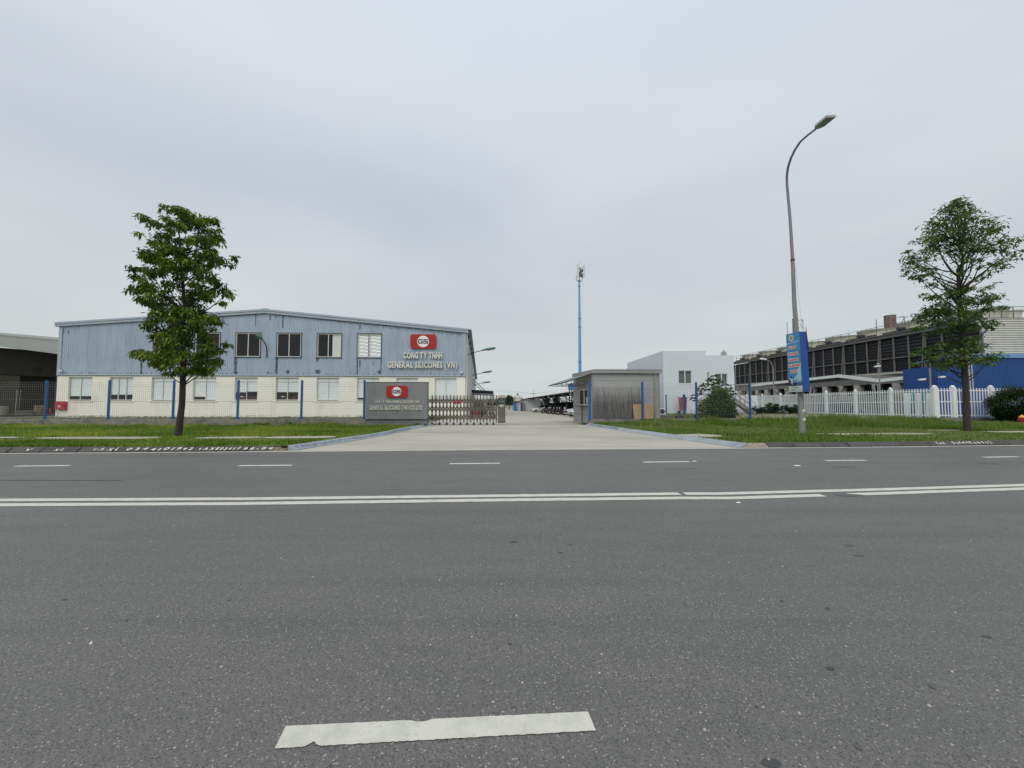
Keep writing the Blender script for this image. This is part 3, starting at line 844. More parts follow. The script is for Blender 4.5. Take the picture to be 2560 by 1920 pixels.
# crumbled earth where the kerbs have broken away at both mouths of the drive
EARTH = M('crumbled_earth', (0.19, 0.15, 0.11), 0.95, var=[(9, 0.4, 0.65, (0.30, 0.26, 0.21), 0.8, U1), (4, 0.5, 0.7, (0.10, 0.09, 0.05), 0.7, U1)], bump=(25, 0.8, 0.03))
def earth(x0, x1, y1):
    m = MB(); vs = []; n, k = 14, 7; r = random.Random(int(x1 * 10))
    for i in range(n + 1):
        x = x0 + (x1 - x0) * i / n; ya = edge(x) + 0.05
        for j in range(k + 1):
            q = j / k; z = 0.13 * min(1, q * 1.7) * (1 if x0 < 0 and i < n * .7 or x0 > 0 and i > n * .3 else .55)
            vs.append((x + r.uniform(-.02, .02), ya + (y1 - ya) * q, z + r.uniform(-.012, .012) if 0 < q else 0.004))
    m.add(vs, [(i*(k+1)+j, (i+1)*(k+1)+j, (i+1)*(k+1)+j+1, i*(k+1)+j+1) for i in range(n) for j in range(k)])
    return m.build('earth_patch', EARTH, kind='structure')
earth(-7.75, -7.02, 12.5)
earth(7.72, 8.3, 13.1)

# hand-painted numbers on the sloping kerb faces
def kerb_text(text, px0, px1, py, mat, parent, cap=0.11, shear=0.15, bold=0.05, jitter=0.12):
    bold = bold * 0.6
    a = ground(px0, py); b = ground(px1, py)
    a.y = edge(a.x) + 0.06; b.y = edge(b.x) + 0.06
    d = (b - a).normalized(); nn = Vector((-d.y, d.x, 0))
    up = (nn * 0.16 + Vector((0, 0, 0.105))).normalized(); an = d.cross(up).normalized()
    if an.y > 0: an = -an
    org = a + Vector((0, 0, 0.042)) + up * 0.012 + an * 0.008
    line_of_text(text, org, d, up, an, (b - a).length, cap, 0.003, mat, parent, name='painted_number', bold=bold, gap=0.32, each=False, shear=shear, jitter=jitter)
kerb_text('V', 78, 92, 1130, WPAINT, kerb_road); kerb_text('XL', 146, 168, 1130, WPAINT, kerb_road, cap=0.09)
kerb_text('VA XL', 236, 296, 1130, WPAINT, kerb_road)
kerb_text('0344101', 316, 428, 1130, WPAINT, kerb_road); kerb_text('992', 436, 474, 1130, WPAINT, kerb_road)
kerb_text('VAXE03450', 488, 588, 1130, WPAINT, kerb_road, bold=0.07); kerb_text('66-04', 598, 668, 1130, WPAINT, kerb_road, bold=0.07)
kerb_text('VAX', 2338, 2362, 1114, WPAINT, kerb_road, bold=0.07); kerb_text('0344404', 2384, 2450, 1114, WPAINT, kerb_road, bold=0.05)
kerb_text('6992', 2456, 2496, 1114, WPAINT, kerb_road, bold=0.05)
def side_kerb_text(text, s0, s1, KT, side, mat, parent, cap=0.15, bold=0.01):
    """along a driveway kerb, between two distances y0..y1"""
    f = (lambda y: interp(KT, y))
    if side > 0: a = Vector((f(s0), s0, 0)); b = Vector((f(s1), s1, 0))
    else: a = Vector((f(s1), s1, 0)); b = Vector((f(s0), s0, 0))
    d = (b - a).normalized(); nn = Vector((-d.y, d.x, 0))
    if nn.x * side > 0: nn = -nn
    up = (nn * 0.30 + Vector((0, 0, 0.12))).normalized(); an = d.cross(up).normalized()
    if an.z < 0: an = -an
    org = a + Vector((0, 0, 0.034)) + up * 0.08 + an * 0.006
    line_of_text(text, org, d, up, an, (b - a).length, cap, 0.003, mat, parent, name='painted_number', bold=bold, gap=0.3, each=False, jitter=0.12)
y0 = KL[0][0]
ys_ = [y0 + 0.15, y0 + 0.62, y0 + 1.05, y0 + 1.9]
side_kerb_text('VAXE0965021495', y0 + 0.12, y0 + 2.6, KL, 1, INK, kerb_l)
side_kerb_text('X HDM CX60705X', y0 + 2.75, y0 + 5.2, KL, 1, INK, kerb_l)
side_kerb_text('VAXE0944026571', y0 + 5.4, y0 + 9.2, KL, 1, INK, kerb_l, bold=0.04)
side_kerb_text('09450665 0912', KR[-1][0] - 4.6, KR[-1][0] - 0.6, KR, -1, INK, kerb_r, bold=0.04)

# ---- grass
def pt_in_paths(x, y):
    r = np.zeros(len(x), bool)
    for pa, pb, w in PATHL:
        d = pb - pa; L2 = d.x**2 + d.y**2
        t = ((x - pa.x) * d.x + (y - pa.y) * d.y) / L2
        dist = np.hypot(x - (pa.x + t * d.x), y - (pa.y + t * d.y))
        r |= (t > 0.01) & (t < 0.99) & (dist < w * 0.52)
    return r
def before_path(x, y):
    r = np.ones(len(x))
    for pa, pb, w in PATHL:
        d = pb - pa; L2 = d.x**2 + d.y**2
        t = ((x - pa.x) * d.x + (y - pa.y) * d.y) / L2
        s_ = (pa.y + t * d.y) - y
        m_ = (t > -.02) & (t < 1.02) & (s_ > 0) & (s_ < w * .5 + 1.1)
        r = np.where(m_, np.minimum(r, .22 + .25 * np.clip((s_ - w * .5) / 1.1, 0, 1)), r)
    return r
EX = np.array([p[0] for p in EDGE]); EY = np.array([p[1] for p in EDGE])
def edge_np(x): return np.where(x < EX[0], EY[0] + (x - EX[0]) * 0.055, np.where(x > EX[-1], EY[-1] + (x - EX[-1]) * 0.065, np.interp(x, EX, EY)))
def blob_noise(x, y, s, seed):
    r = np.random.RandomState(seed); v = np.zeros(len(x))
    for k in range(7):
        a, b, c = r.uniform(-1, 1), r.uniform(-1, 1), r.uniform(0, 6.3)
        v += np.sin((x * a + y * b) * s * (1 + 0.5 * k) + c + 1.3 * np.sin((x * b - y * a) * s * 0.8 + c))
    return v / 7
def grass(name, x, y, z, h, w, colA, colB, mixv, label, lean=0.5, blades=6, spread=0.05, mat=GRASSM):
    n = len(x)
    X = np.repeat(x, blades) + npr.normal(0, spread, n * blades); Y = np.repeat(y, blades) + npr.normal(0, spread, n * blades)
    Z = np.repeat(z, blades); H = np.repeat(h, blades) * npr.uniform(0.5, 1.15, n * blades); Wd = np.repeat(w, blades) * npr.uniform(0.7, 1.3, n * blades)
    m = np.repeat(mixv, blades) + npr.normal(0, 0.18, n * blades); m = np.clip(m, 0, 1)
    a = npr.uniform(0, 2 * np.pi, n * blades); la = npr.uniform(0, 2 * np.pi, n * blades); ll = np.abs(npr.normal(0, lean, n * blades)) * H
    dx_, dy_ = np.cos(a) * Wd / 2, np.sin(a) * Wd / 2
    v0 = np.stack([X - dx_, Y - dy_, Z - 0.01], 1); v1 = np.stack([X + dx_, Y + dy_, Z - 0.01], 1)
    mx, my = X + np.cos(la) * ll * 0.4, Y + np.sin(la) * ll * 0.4
    v2 = np.stack([mx + dx_ * 0.8, my + dy_ * 0.8, Z + H * 0.6], 1); v3 = np.stack([mx - dx_ * 0.8, my - dy_ * 0.8, Z + H * 0.6], 1)
    v4 = np.stack([X + np.cos(la) * ll, Y + np.sin(la) * ll, Z + H], 1)
    V = np.stack([v0, v1, v2, v3, v4], 1).reshape(-1, 3)
    N_ = n * blades; b = np.arange(N_) * 5
    T = np.stack([np.stack([b, b+1, b+2], 1), np.stack([b, b+2, b+3], 1), np.stack([b+3, b+2, b+4], 1)], 1).reshape(-1, 3)
    c = colA[None] * (1 - m[:, None]) + colB[None] * m[:, None]
    c = c * npr.uniform(0.75, 1.25, (N_, 1))
    C = np.repeat(c, 5, 0)
    return np_mesh(name, V, T, mat, C, label=label, kind='stuff', cat='grass')
def klnp(y): return np.interp(y, [p[0] for p in KL], [p[1] for p in KL])
def krnp(y): return np.interp(y, [p[0] for p in KR], [p[1] for p in KR])
# left verge
n = 42000
x = npr.uniform(-36, -4.5, n); y = npr.uniform(11.2, 24.4, n)
dens = npr.uniform(0, 1, n)
ok = (y > edge_np(x) + 0.36) & (x < klnp(y) - 0.42) & (np.abs(x) < 1.36 * y + 1.5) & ~pt_in_paths(x, y)
pn = blob_noise(x, y, 1.1, 3)
ok &= dens < 0.7 + 1.1 * pn
x, y, pn = x[ok], y[ok], pn[ok]
z = 0.13 - 0.006 * np.maximum(0, y - 12)
h = 0.055 + 0.05 * npr.uniform(0, 1, len(x)) + 0.05 * (pn > 0.25)
h = h * before_path(x, y)
nearwall = (y > 23.4); h = np.where(nearwall & (pn > 0), h * 2.0, h)
GA, GB, GC = np.array([0.115, 0.205, 0.024]), np.array([0.32, 0.38, 0.05]), np.array([0.22, 0.27, 0.085])
grass('grass', x, y, z, h, np.full(len(x), 0.03), GA, GB, 0.42 + 1.3 * blob_noise(x, y, 0.6, 5), 'short bright green weeds covering the left verge', blades=5)
# tiny yellow flowers
def flowers(x0, x1, y0, y1, n, label, seed):
    r = np.random.RandomState(seed); x = r.uniform(x0, x1, n); y = r.uniform(y0, y1, n)
    keep = blob_noise(x, y, 1.4, seed) > 0.12; x, y = x[keep], y[keep]
    z = 0.13 - 0.006 * (y - 12) + r.uniform(0.07, 0.13, len(x)); s_ = 0.009
    V = np.stack([np.stack([x - s_, y, z], 1), np.stack([x + s_, y, z], 1), np.stack([x, y + s_, z + s_], 1)], 1).reshape(-1, 3)
    T = np.arange(len(x) * 3).reshape(-1, 3)
    np_mesh('wild_flowers', V, T, YELLOW, None, label=label, kind='stuff', cat='flowers')
flowers(-13, -6.5, 12.4, 22, 500, 'scattered tiny yellow flowers in the left verge', 21)
# right verge (short, deeper green), then rough taller plot
n = 52000
x = npr.uniform(4.5, 40, n); y = npr.uniform(12, 29.2, n)
pn = blob_noise(x, y, 1.0, 8)
ok = (y > edge_np(x) + 0.36) & (x > krnp(y) + 0.42) & (x < 1.36 * y + 1.5) & ~pt_in_paths(x, y)
ok &= ~((x < 16) & (y > 26.2) & (x > 4)) 
ok &= npr.uniform(0, 1, n) < 0.8 + 0.4 * pn
x, y, pn = x[ok], y[ok], pn[ok]
z = 0.13 - 0.006 * np.maximum(0, y - 12)
h = 0.07 + 0.07 * npr.uniform(0, 1, len(x)) + 0.07 * (pn > 0.2)
tall = np.clip((y - 19.5 - 0.0 * x) / 5, 0, 1) * np.clip((x - 5) / 5, 0, 1) * np.clip((26 - x) / 4, 0.15, 1)
hum = np.clip(blob_noise(x, y, 0.75, 44) * 2 + 0.4, 0, 1.4)
h = h * (0.75 + 0.6 * hum) * (1 + 1.6 * tall) * before_path(x, y)
grass('grass', x, y, z, h, np.full(len(x), 0.026), GA * 0.95, GC, 0.42 + 1.3 * blob_noise(x, y, 0.5, 15), 'rough green grass on the verge right of the driveway', blades=6, spread=0.06)
n = 16000
x = npr.uniform(10, 31.4, n); y = npr.uniform(27.5, 49, n)
pn = blob_noise(x, y, 0.6, 9)
ok = (x > 12.0 + (y - 27.5) * 0.10) & (x < 31.3) & ~((x < 21.5) & (y > 27.5) & (y < 40) & (pn < 0.1))
x, y, pn = x[ok], y[ok], pn[ok]
z = -np.maximum(0, y - 28) * 0.0095
grass('grass', x, y, z, 0.22 + 0.22 * npr.uniform(0, 1, len(x)) + 0.15 * (pn > 0.1), np.full(len(x), 0.035), GA * 0.9, GC * 0.95, 0.5 + 0.8 * pn, 'tall rough grass in the plot before the white fence', blades=7, spread=0.12)
# pale seed heads
n = 900; x = npr.uniform(15.8, 25.5, n); y = npr.uniform(26.8, 30.5, n); z = np.full(n, 0.0)
grass('seed_heads', x, y, z + 0.35, 0.22 + 0.12 * npr.uniform(0, 1, n), np.full(n, 0.035), np.array([0.45, 0.43, 0.34]), np.array([0.6, 0.58, 0.5]), npr.uniform(0, 1, n), 'pale feathery seed heads rising from the tall grass', blades=2, spread=0.1)
# moss and weeds on the strip under the factory
n = 5200; x = npr.uniform(-48, -6, n); y = npr.uniform(24.9, 42, n)
pn = blob_noise(x, y, 0.8, 31); ok = pn > 0.05; x, y = x[ok], y[ok]
grass('weeds', x, y, np.full(len(x), 0.03), 0.04 + 0.05 * npr.uniform(0, 1, len(x)), np.full(len(x), 0.04), GA * 0.7, np.array([0.12, 0.12, 0.045]), npr.uniform(0, 1, len(x)), 'low weeds on the dirt strip below the factory wall', blades=4, spread=0.12)

# ================================================================== FACTORY
FY0 = 42.0
FA = at(138, 1041, FY0); FA.z = 0.0
ang = math.atan(0.043)
fd = Vector((math.cos(ang), math.sin(ang), 0)); fn = Vector((-math.sin(ang), math.cos(ang), 0))
def fac(px, py):
    d = ray(px, py); o = Vector((0, 0, CAMZ))
    s = fn.dot(FA - o) / fn.dot(d)
    p = o + d * s - FA
    return p.dot(fd), p.z + FA.z
fx = lambda px: fac(px, 1000)[0]
fz = lambda px, py: fac(px, py)[1]
factory = thing('factory_building', FA, 'long two-tone factory with blue ribbed cladding over a cream ground floor and low gable', 'factory', rz=ang)
U1_ = fx(1163)                       # right end of the front wall
ZB = fz(640, 938.3)                  # cream / blue line
base_z = -0.25
low_c = [fx(p) for p in (198.5, 301.5, 406, 510, 614, 716.7, 819, 919.5, 1017.7, 1113.6)]
up_c = [fx(p) for p in (411, 514.5, 616.5, 719.5, 820.8, 921.3)]
LW, LZ0, LZ1 = 2.48, fz(640, 1000.5), fz(640, 944.0)
UW, UZ0, UZ1 = 2.60, fz(760, 892.3), fz(760, 834.3)
def roof_z(u):
    pl, pr_, pk = fac(145, 817), fac(1168, 832.5), fac(665, 783.5)
    tab = [(pl[0], pl[1]), (pk[0], pk[1]), (pr_[0], pr_[1])]
    return interp(tab, u)
uk = fac(665, 783.5)[0]
# cream wall in one piece with openings
w = MB(); t = 0.24
w.box(0, U1_, 0, t, base_z, LZ0 - 0.06)
w.box(0, U1_, 0, t, LZ1, ZB - 0.06)
xs_ = [0.0]
for c in low_c: xs_ += [c - LW/2, c + LW/2]
xs_.append(U1_)
for a, b in zip(xs_[::2], xs_[1::2]): w.box(a, b, 0, t, LZ0 - 0.06, LZ1)
w.build('wall', CREAM, factory)
# dark interior behind the openings
inn = MB()
inn.sheet([(0.3, 4, base_z), (U1_-0.3, 4, base_z), (U1_-0.3, 4, 10.2), (0.3, 4, 10.2)])
inn.sheet([(0.3, t + .02, ZB), (U1_-0.3, t + .02, ZB), (U1_-0.3, 4, ZB), (0.3, 4, ZB)])
inn.sheet([(0.3, t + .02, 0.05), (U1_-0.3, t + .02, 0.05), (U1_-0.3, 4, 0.05), (0.3, 4, 0.05)])
inn.sheet([(0.3, t + .02, 9.0), (U1_-0.3, t + .02, 9.0), (U1_-0.3, 4, 9.0), (0.3, 4, 9.0)])
inn.build('interior', DARKIN, factory)
BLK = M('red_brown_stock', (0.09, 0.02, 0.02), 0.8)
# lower windows
# (number of lights, blind bottom per half as fraction of the height open, transom)
spec = [(2, (0.16, 0.16), 0, 0.48, 0), (3, (0.22, 0.22, 0.22), 0, .5, 0), (2, (0, 0), 1, .45, 0), (2, (0.13, 0.0), 1, .52, 0), (2, (0.33, 0.36), 1, .5, 1),
        (2, (0.34, 0.34), 1, .5, 1), (2, (0, 0), 1, .5, 0), (2, (0.09, 0.09), 1, .68, 0), (2, (0, 0), 1, .5, 0), (2, (0, 0), 0, .5, 0)]
for i, c in enumerate(low_c):
    nl, opn, tr, mid, stock = spec[i]
    a, b = c - LW/2, c + LW/2
    fr = MB(); f = 0.055; yy0, yy1 = 0.13, 0.19
    fr.box(a, a + f, yy0, yy1, LZ0, LZ1); fr.box(b - f, b, yy0, yy1, LZ0, LZ1)
    fr.box(a + f, b - f, yy0, yy1, LZ1 - f, LZ1); fr.box(a + f, b - f, yy0, yy1, LZ0, LZ0 + f)
    ms = [a + (b - a) * k / nl for k in range(1, nl)] if nl == 3 else [a + (b - a) * mid]
    ztr = LZ1 - 0.42
    for mx in ms: fr.box(mx - 0.03, mx + 0.03, yy0 - 0.01, yy1 + 0.005, LZ0 + f, LZ1 - f)
    if tr: fr.box(a + f, b - f, yy0 + 0.005, yy1 - 0.005, ztr - 0.03, ztr + 0.03)
    wi = fr.build('window', FRAMEW, factory, label='ground floor window in the cream wall' if i == 0 else None)
    bounds = [a + f] + [q for mx in ms for q in (mx - 0.03, mx + 0.03)] + [b - f]
    for k in range(len(ms) + 1):
        p, q = bounds[2*k], bounds[2*k+1]
        MB().sheet([(p, 0.16, LZ0 + f), (q, 0.16, LZ0 + f), (q, 0.16, LZ1 - f), (p, 0.16, LZ1 - f)]).build('pane', GLASS, wi)
        o_ = opn[k]; zb_ = LZ0 + f + (LZ1 - LZ0) * o_
        bl = MB(); nb = 9
        for j in range(nb):     # slight folds
            xa = p + (q - p) * j / nb; xb = p + (q - p) * (j + 1) / nb
            bl.box(xa, xb - 0.004, 0.215 + 0.006 * (j % 2), 0.23 + 0.006 * (j % 2), zb_, LZ1 - 0.01)
        bl.build('blind', BLIND, wi)
        if stock:
            st = MB()
            for j in range(10):
                xa = p + (q - p) * (j + 0.15) / 10
                st.box(xa, xa + (q - p) * 0.06, 0.5, 0.55, LZ0 - 0.1, LZ0 + 0.45 + 0.05 * rnd.random())
            st.build('shelf_stock', BLK, wi)
    if stock:
        MB().box(a + 0.55, a + 0.85, 0.205, 0.21, LZ0 + 0.36, LZ0 + 0.46).build('notice', WHITED, wi)
    sl = MB(); sl.box(a - 0.16, b + 0.16, -0.07, 0.12, LZ0 - 0.17, LZ0 - 0.055)
    sl.build('sill', CREAM, wi)
# groove line in the cream wall at sill height, downstand flashing
MB().box(0, U1_, -0.012, -0.001, LZ0 - 0.13, LZ0 - 0.10).build('wall_joint', GTRIM, factory)
fl = MB(); fl.box(-0.03, U1_ + 0.05, -0.12, -0.001, ZB - 0.06, ZB + 0.0); fl.box(-0.03, U1_ + 0.05, -0.06, 0.1, ZB, ZB + 0.10)
fl.build('flashing', FLASH, factory)
MB().box(-0.02, U1_ + 0.04, -0.10, -0.002, ZB - 0.085, ZB - 0.062).build('drip_edge', FLASHD, factory)
# cladding sheets with real ribs
ZC = ZB + 0.10
def ribs(u0, u1, z0, f1, y=0.0):
    m = MB(); vs = []; x = u0; pr = []
    p = 0.2; n = max(1, round((u1 - u0) / p)); p = (u1 - u0) / n
    for k in range(n):
        s_ = u0 + k * p
        pr += [(s_ + 0.0, 0), (s_ + p * 0.55, 0), (s_ + p * 0.66, -0.025), (s_ + p * 0.89, -0.025)]
    pr.append((u1, 0))
    for (u, dy_) in pr:
        vs += [(u, y + dy_, z0), (u, y + dy_, f1(u) if callable(f1) else f1)]
    m.add(vs, [(2*i, 2*i+2, 2*i+3, 2*i+1) for i in range(len(pr) - 1)])
    return m
cuts = [0.02]
first = up_c[0] - UW / 2
n = round((first - 0.02) / 1.05)
edges_ = [0.02 + (first - 0.02) * k / n for k in range(n + 1)]
segs = [(a, b, None) for a, b in zip(edges_, edges_[1:])]
for i, c in enumerate(up_c):
    a, b = c - UW / 2, c + UW / 2
    segs += [(a, c, i), (c, b, i)]
    nxt = up_c[i+1] - UW / 2 if i + 1 < len(up_c) else U1_ - 0.02
    n = max(2, round((nxt - b) / 1.0))
    for k in range(n): segs.append((b + (nxt - b) * k / n, b + (nxt - b) * (k + 1) / n, None))
for a, b, wi in segs:
    a2, b2 = a + 0.003, b - 0.003
    if wi is None:
        zj = UZ0 - 0.15
        ribs(a2, b2, ZC, zj - 0.004).build('cladding_sheet', CLAD, factory)
        ribs(a2, b2, zj - 0.03, lambda u: roof_z(u), y=-0.008).build('cladding_sheet', CLAD, factory)
    else:
        ribs(a2, b2, ZC, UZ0 - 0.07).build('cladding_sheet', CLAD, factory)
        ribs(a2, b2, UZ1 + 0.07, lambda u: roof_z(u)).build('cladding_sheet', CLAD, factory)
# backing behind the cladding (so no light leaks in)
bk = MB(); yb = 0.05
us = [0.0] + [q for c in up_c for q in (c - UW/2, c + UW/2)] + [U1_]
for a, b in zip(us[::2], us[1::2]):
    pts = [(a, yb, ZC - .05), (b, yb, ZC - .05), (b, yb, roof_z(b))]
    if a < uk < b: pts.append((uk, yb, roof_z(uk)))
    pts.append((a, yb, roof_z(a))); bk.slab(pts, (0, 0.12, 0))
for c in up_c:
    a, b = c - UW/2, c + UW/2
    bk.slab([(a, yb, ZC - .05), (b, yb, ZC - .05), (b, yb, UZ0), (a, yb, UZ0)], (0, 0.12, 0))
    pts = [(a, yb, UZ1), (b, yb, UZ1), (b, yb, roof_z(b))]
    if a < uk < b: pts.append((uk, yb, roof_z(uk)))
    pts.append((a, yb, roof_z(a))); bk.slab(pts, (0, 0.12, 0))
bk.build('wall_lining', DARKIN, factory)
# upper windows
for i, c in enumerate(up_c):
    a, b = c - UW/2, c + UW/2
    fr = MB(); f = 0.06; y0_, y1_ = -0.06, 0.04
    fr.box(a, a + f, y0_, y1_, UZ0, UZ1); fr.box(b - f, b, y0_, y1_, UZ0, UZ1); fr.box(a + f, b - f, y0_, y1_, UZ1 - f, UZ1); fr.box(a + f, b - f, y0_, y1_, UZ0, UZ0 + f)
    mid = (a + b) / 2 - (0.12 if i == 4 else 0)
    fr.box(mid - 0.035, mid + 0.035, y0_, y1_, UZ0 + f, UZ1 - f)
    wi = fr.build('window', FRAMEG, factory)
    tm = MB(); q = 0.10
    tm.box(a - q, b + q, -0.10, -0.045, UZ1 + 0.002, UZ1 + q); tm.box(a - q, b + q, -0.12, -0.045, UZ0 - q, UZ0 - 0.002)
    tm.box(a - q, a - 0.002, -0.085, -0.045, UZ0 - 0.002, UZ1 + 0.002); tm.box(b + 0.002, b + q, -0.085, -0.045, UZ0 - 0.002, UZ1 + 0.002)
    tm.build('surround', FLASHD, wi)
    for p_, q_ in ((a + f, mid - 0.035), (mid + 0.035, b - f)):
        MB().sheet([(p_, -0.01, UZ0 + f), (q_, -0.01, UZ0 + f), (q_, -0.01, UZ1 - f), (p_, -0.01, UZ1 - f)]).build('pane', GLASS, wi)
    if i == 4:
        MB().box(mid + 0.42, b - f, 0.06, 0.08, UZ0 + f, UZ1 - f).build('board', WHITEC, wi)
    if i == 5:
        for p_, q_ in ((a + f, mid - 0.15), (mid + 0.035, b - f)):
            m = MB(); nz = 26; vs = []
            for k in range(nz + 1):
                zz = UZ0 + f + (UZ1 - UZ0 - 2 * f) * k / nz
                for j in range(7):
                    xx = p_ + (q_ - p_) * j / 6
                    yy = 0.055 + 0.035 * math.sin(k * 1.55 + 0.5 * j + 1.2 * math.sin(j * 2.1 + i)) + 0.012 * rnd.random()
                    vs.append((xx, yy, zz))
            fs = [(k*7+j, k*7+j+1, (k+1)*7+j+1, (k+1)*7+j) for k in range(nz) for j in range(6)]
            m.add(vs, fs).build('foil_blind', FOIL, wi, smooth=True)
# grime runs (real stains with a shape of their own) below window corners and under the eaves; the rib strips paint eave shade
def run(u, ztop, length, w0, w1, seed):
    r = random.Random(seed); m = MB(); n = 12; vs = []
    for k in range(n + 1):
        t_ = k / n; z = ztop - length * t_; ww = 1.5 * (w0 * (1 - t_) + w1 * t_) * r.uniform(0.6, 1.25); du = r.uniform(-0.02, 0.02)
        vs += [(u - ww/2 + du, -0.046, z), (u + ww/2 + du, -0.046, z)]
    m.add(vs, [(2*k, 2*k+1, 2*k+3, 2*k+2) for k in range(n)])
    return m
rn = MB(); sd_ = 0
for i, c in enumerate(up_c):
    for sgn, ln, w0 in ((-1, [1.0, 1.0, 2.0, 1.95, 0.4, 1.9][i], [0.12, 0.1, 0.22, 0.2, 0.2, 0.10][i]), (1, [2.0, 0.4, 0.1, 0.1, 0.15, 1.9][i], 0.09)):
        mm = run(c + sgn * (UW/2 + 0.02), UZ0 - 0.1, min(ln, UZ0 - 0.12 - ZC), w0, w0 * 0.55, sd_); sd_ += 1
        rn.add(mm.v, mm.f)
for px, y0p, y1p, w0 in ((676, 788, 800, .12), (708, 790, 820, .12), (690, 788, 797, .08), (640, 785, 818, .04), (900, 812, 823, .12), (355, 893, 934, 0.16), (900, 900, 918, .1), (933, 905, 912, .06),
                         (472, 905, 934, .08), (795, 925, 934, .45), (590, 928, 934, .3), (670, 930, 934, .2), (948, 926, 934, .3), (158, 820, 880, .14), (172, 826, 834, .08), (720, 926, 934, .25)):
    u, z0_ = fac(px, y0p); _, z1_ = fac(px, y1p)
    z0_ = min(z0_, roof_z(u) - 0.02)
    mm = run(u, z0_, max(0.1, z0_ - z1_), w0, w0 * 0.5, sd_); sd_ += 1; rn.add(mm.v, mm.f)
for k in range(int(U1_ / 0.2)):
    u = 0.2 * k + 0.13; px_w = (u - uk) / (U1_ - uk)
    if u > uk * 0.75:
        zt_ = roof_z(u) - 0.01; mm = run(u, zt_, (0.12 + 0.45 * max(0, px_w)) * rnd.uniform(.3, 1.1), 0.055, 0.02, 500 + k); rn.add(mm.v, mm.f)  # short dark strip at each rib: eave shading put into the colour
    if rnd.random() < .5:
        hh = rnd.uniform(.05, .22); mm = run(u, ZC + hh, hh - .01, 0.02, 0.06, 900 + k); rn.add(mm.v, mm.f)
rn.build('dirt_and_shade_streaks', GRIME_SHADE, factory, kind='stuff')
# corner trims, fascia of two bands, roof
MB().box(-0.05, 0.32, -0.06, -0.001 - 0.036, ZC + 0.001, roof_z(0) - 0.01).build('corner_trim', FLASH, factory)
MB().box(U1_ - 0.30, U1_ + 0.05, -0.06, -0.038, ZC + 0.001, roof_z(U1_) - 0.01).build('corner_trim', FLASH, factory)
ul, ur = fac(145, 812)[0] - 0.1, fac(1169, 827)[0] + 0.1
hf = 0.47
for (u0, u1) in ((ul, uk), (uk, ur)):
    m = MB(); m.slab([(u0, -0.22, roof_z(u0) + 0.0), (u1, -0.22, roof_z(u1) + 0.0), (u1, -0.22, roof_z(u1) + 0.24), (u0, -0.22, roof_z(u0) + 0.24)], (0, 0.25, 0))
    m.build('fascia', FLASH, factory)
    m = MB(); m.slab([(u0, -0.27, roof_z(u0) + 0.26), (u1, -0.27, roof_z(u1) + 0.26), (u1, -0.27, roof_z(u1) + hf), (u0, -0.27, roof_z(u0) + hf)], (0, 0.30, 0))
    m.build('barge_board', FLASH, factory)
    m = MB(); m.slab([(u0, -0.215, roof_z(u0) + 0.24), (u1, -0.215, roof_z(u1) + 0.24), (u1, -0.215, roof_z(u1) + 0.26), (u0, -0.215, roof_z(u0) + 0.26)], (0, 0.2, 0))
    m.build('barge_groove', FLASHD, factory)
m = MB(); m.box(uk - 0.30, uk + 0.30, -0.285, 0.05, roof_z(uk) + 0.22, roof_z(uk) + hf + 0.03); m.build('ridge_cap', FLASH, factory)
# side direction of the building, its roof and the visible long side wall
sdw = Vector((-0.083, 1, 0)).normalized()
sdl = Vector((sdw.dot(fd), sdw.dot(fn), 0))
LEN = 95.0
def side(u, t_, z, off=0.0): return (u + sdl.x * t_ + off, sdl.y * t_, z)
for (u0, u1) in ((ul, uk), (uk, ur + 0.35)):
    m = MB(); m.slab([side(u0, -0.15, roof_z(u0) + hf - 0.02), side(u1, -0.15, roof_z(u1) + hf - 0.02), side(u1, LEN, roof_z(u1) + hf - 0.02), side(u0, LEN, roof_z(u0) + hf - 0.02)], (0, 0, -0.06))
    m.build('roof', ROOFG, factory)
ze = roof_z(U1_)
m = MB(); m.slab([side(U1_, 0.25, ZB), side(U1_, LEN, ZB), side(U1_, LEN, ze), side(U1_, 0.25, ze)], (-0.15, 0, 0))
m.build('side_cladding', SIDEG, factory)
m = MB()
k = 0.6
while k < LEN: m.bar(side(U1_, k, ZB + 0.1, 0.02), side(U1_, k, ze - 0.1, 0.02), 0.05, 0.03); k += 0.6
m.build('side_ribs', SIDEG, factory, kind='stuff')
m = MB(); m.slab([side(U1_, 0.25, -1.2), side(U1_, LEN, -1.2), side(U1_, LEN, ZB - 0.004), side(U1_, 0.25, ZB - 0.004)], (-0.15, 0, 0))
m.build('side_wall', M('side_wall_render', (0.42, 0.41, 0.42), 0.85), factory)
m = MB(); m.slab([side(0, 0.25, -1), side(0, LEN, -1), side(0, LEN, roof_z(0)), side(0, 0.25, roof_z(0))], (0.15, 0, 0))
m.build('side_wall', CREAM, factory)
m = MB(); m.slab([side(0, LEN, -1), side(U1_, LEN, -1), side(U1_, LEN, ze), side(uk, LEN, roof_z(uk)), side(0, LEN, roof_z(0))], (0, 0.15, 0)); m.build('rear_wall', SIDEG, factory)
m = MB(); m.slab([side(U1_, -0.1, ze + 0.12, 0.28), side(U1_, LEN, ze + 0.12, 0.28), side(U1_, LEN, ze + 0.36, 0.30), side(U1_, -0.1, ze + 0.36, 0.30)], (0.06, 0, 0)); m.build('gutter', FLASHD, factory)
for j, t_ in enumerate([0.25, 5.2, 10.5, 16, 21.5, 27, 33, 39, 46, 54, 63]):
    m = MB(); m.tube([side(U1_, t_, ze + 0.2, 0.26), side(U1_, t_, ze - 0.25, 0.13), side(U1_, t_, -0.3, 0.13)], 0.11, 8)
    m.build('downpipe', FRAMEW, factory, smooth=True)
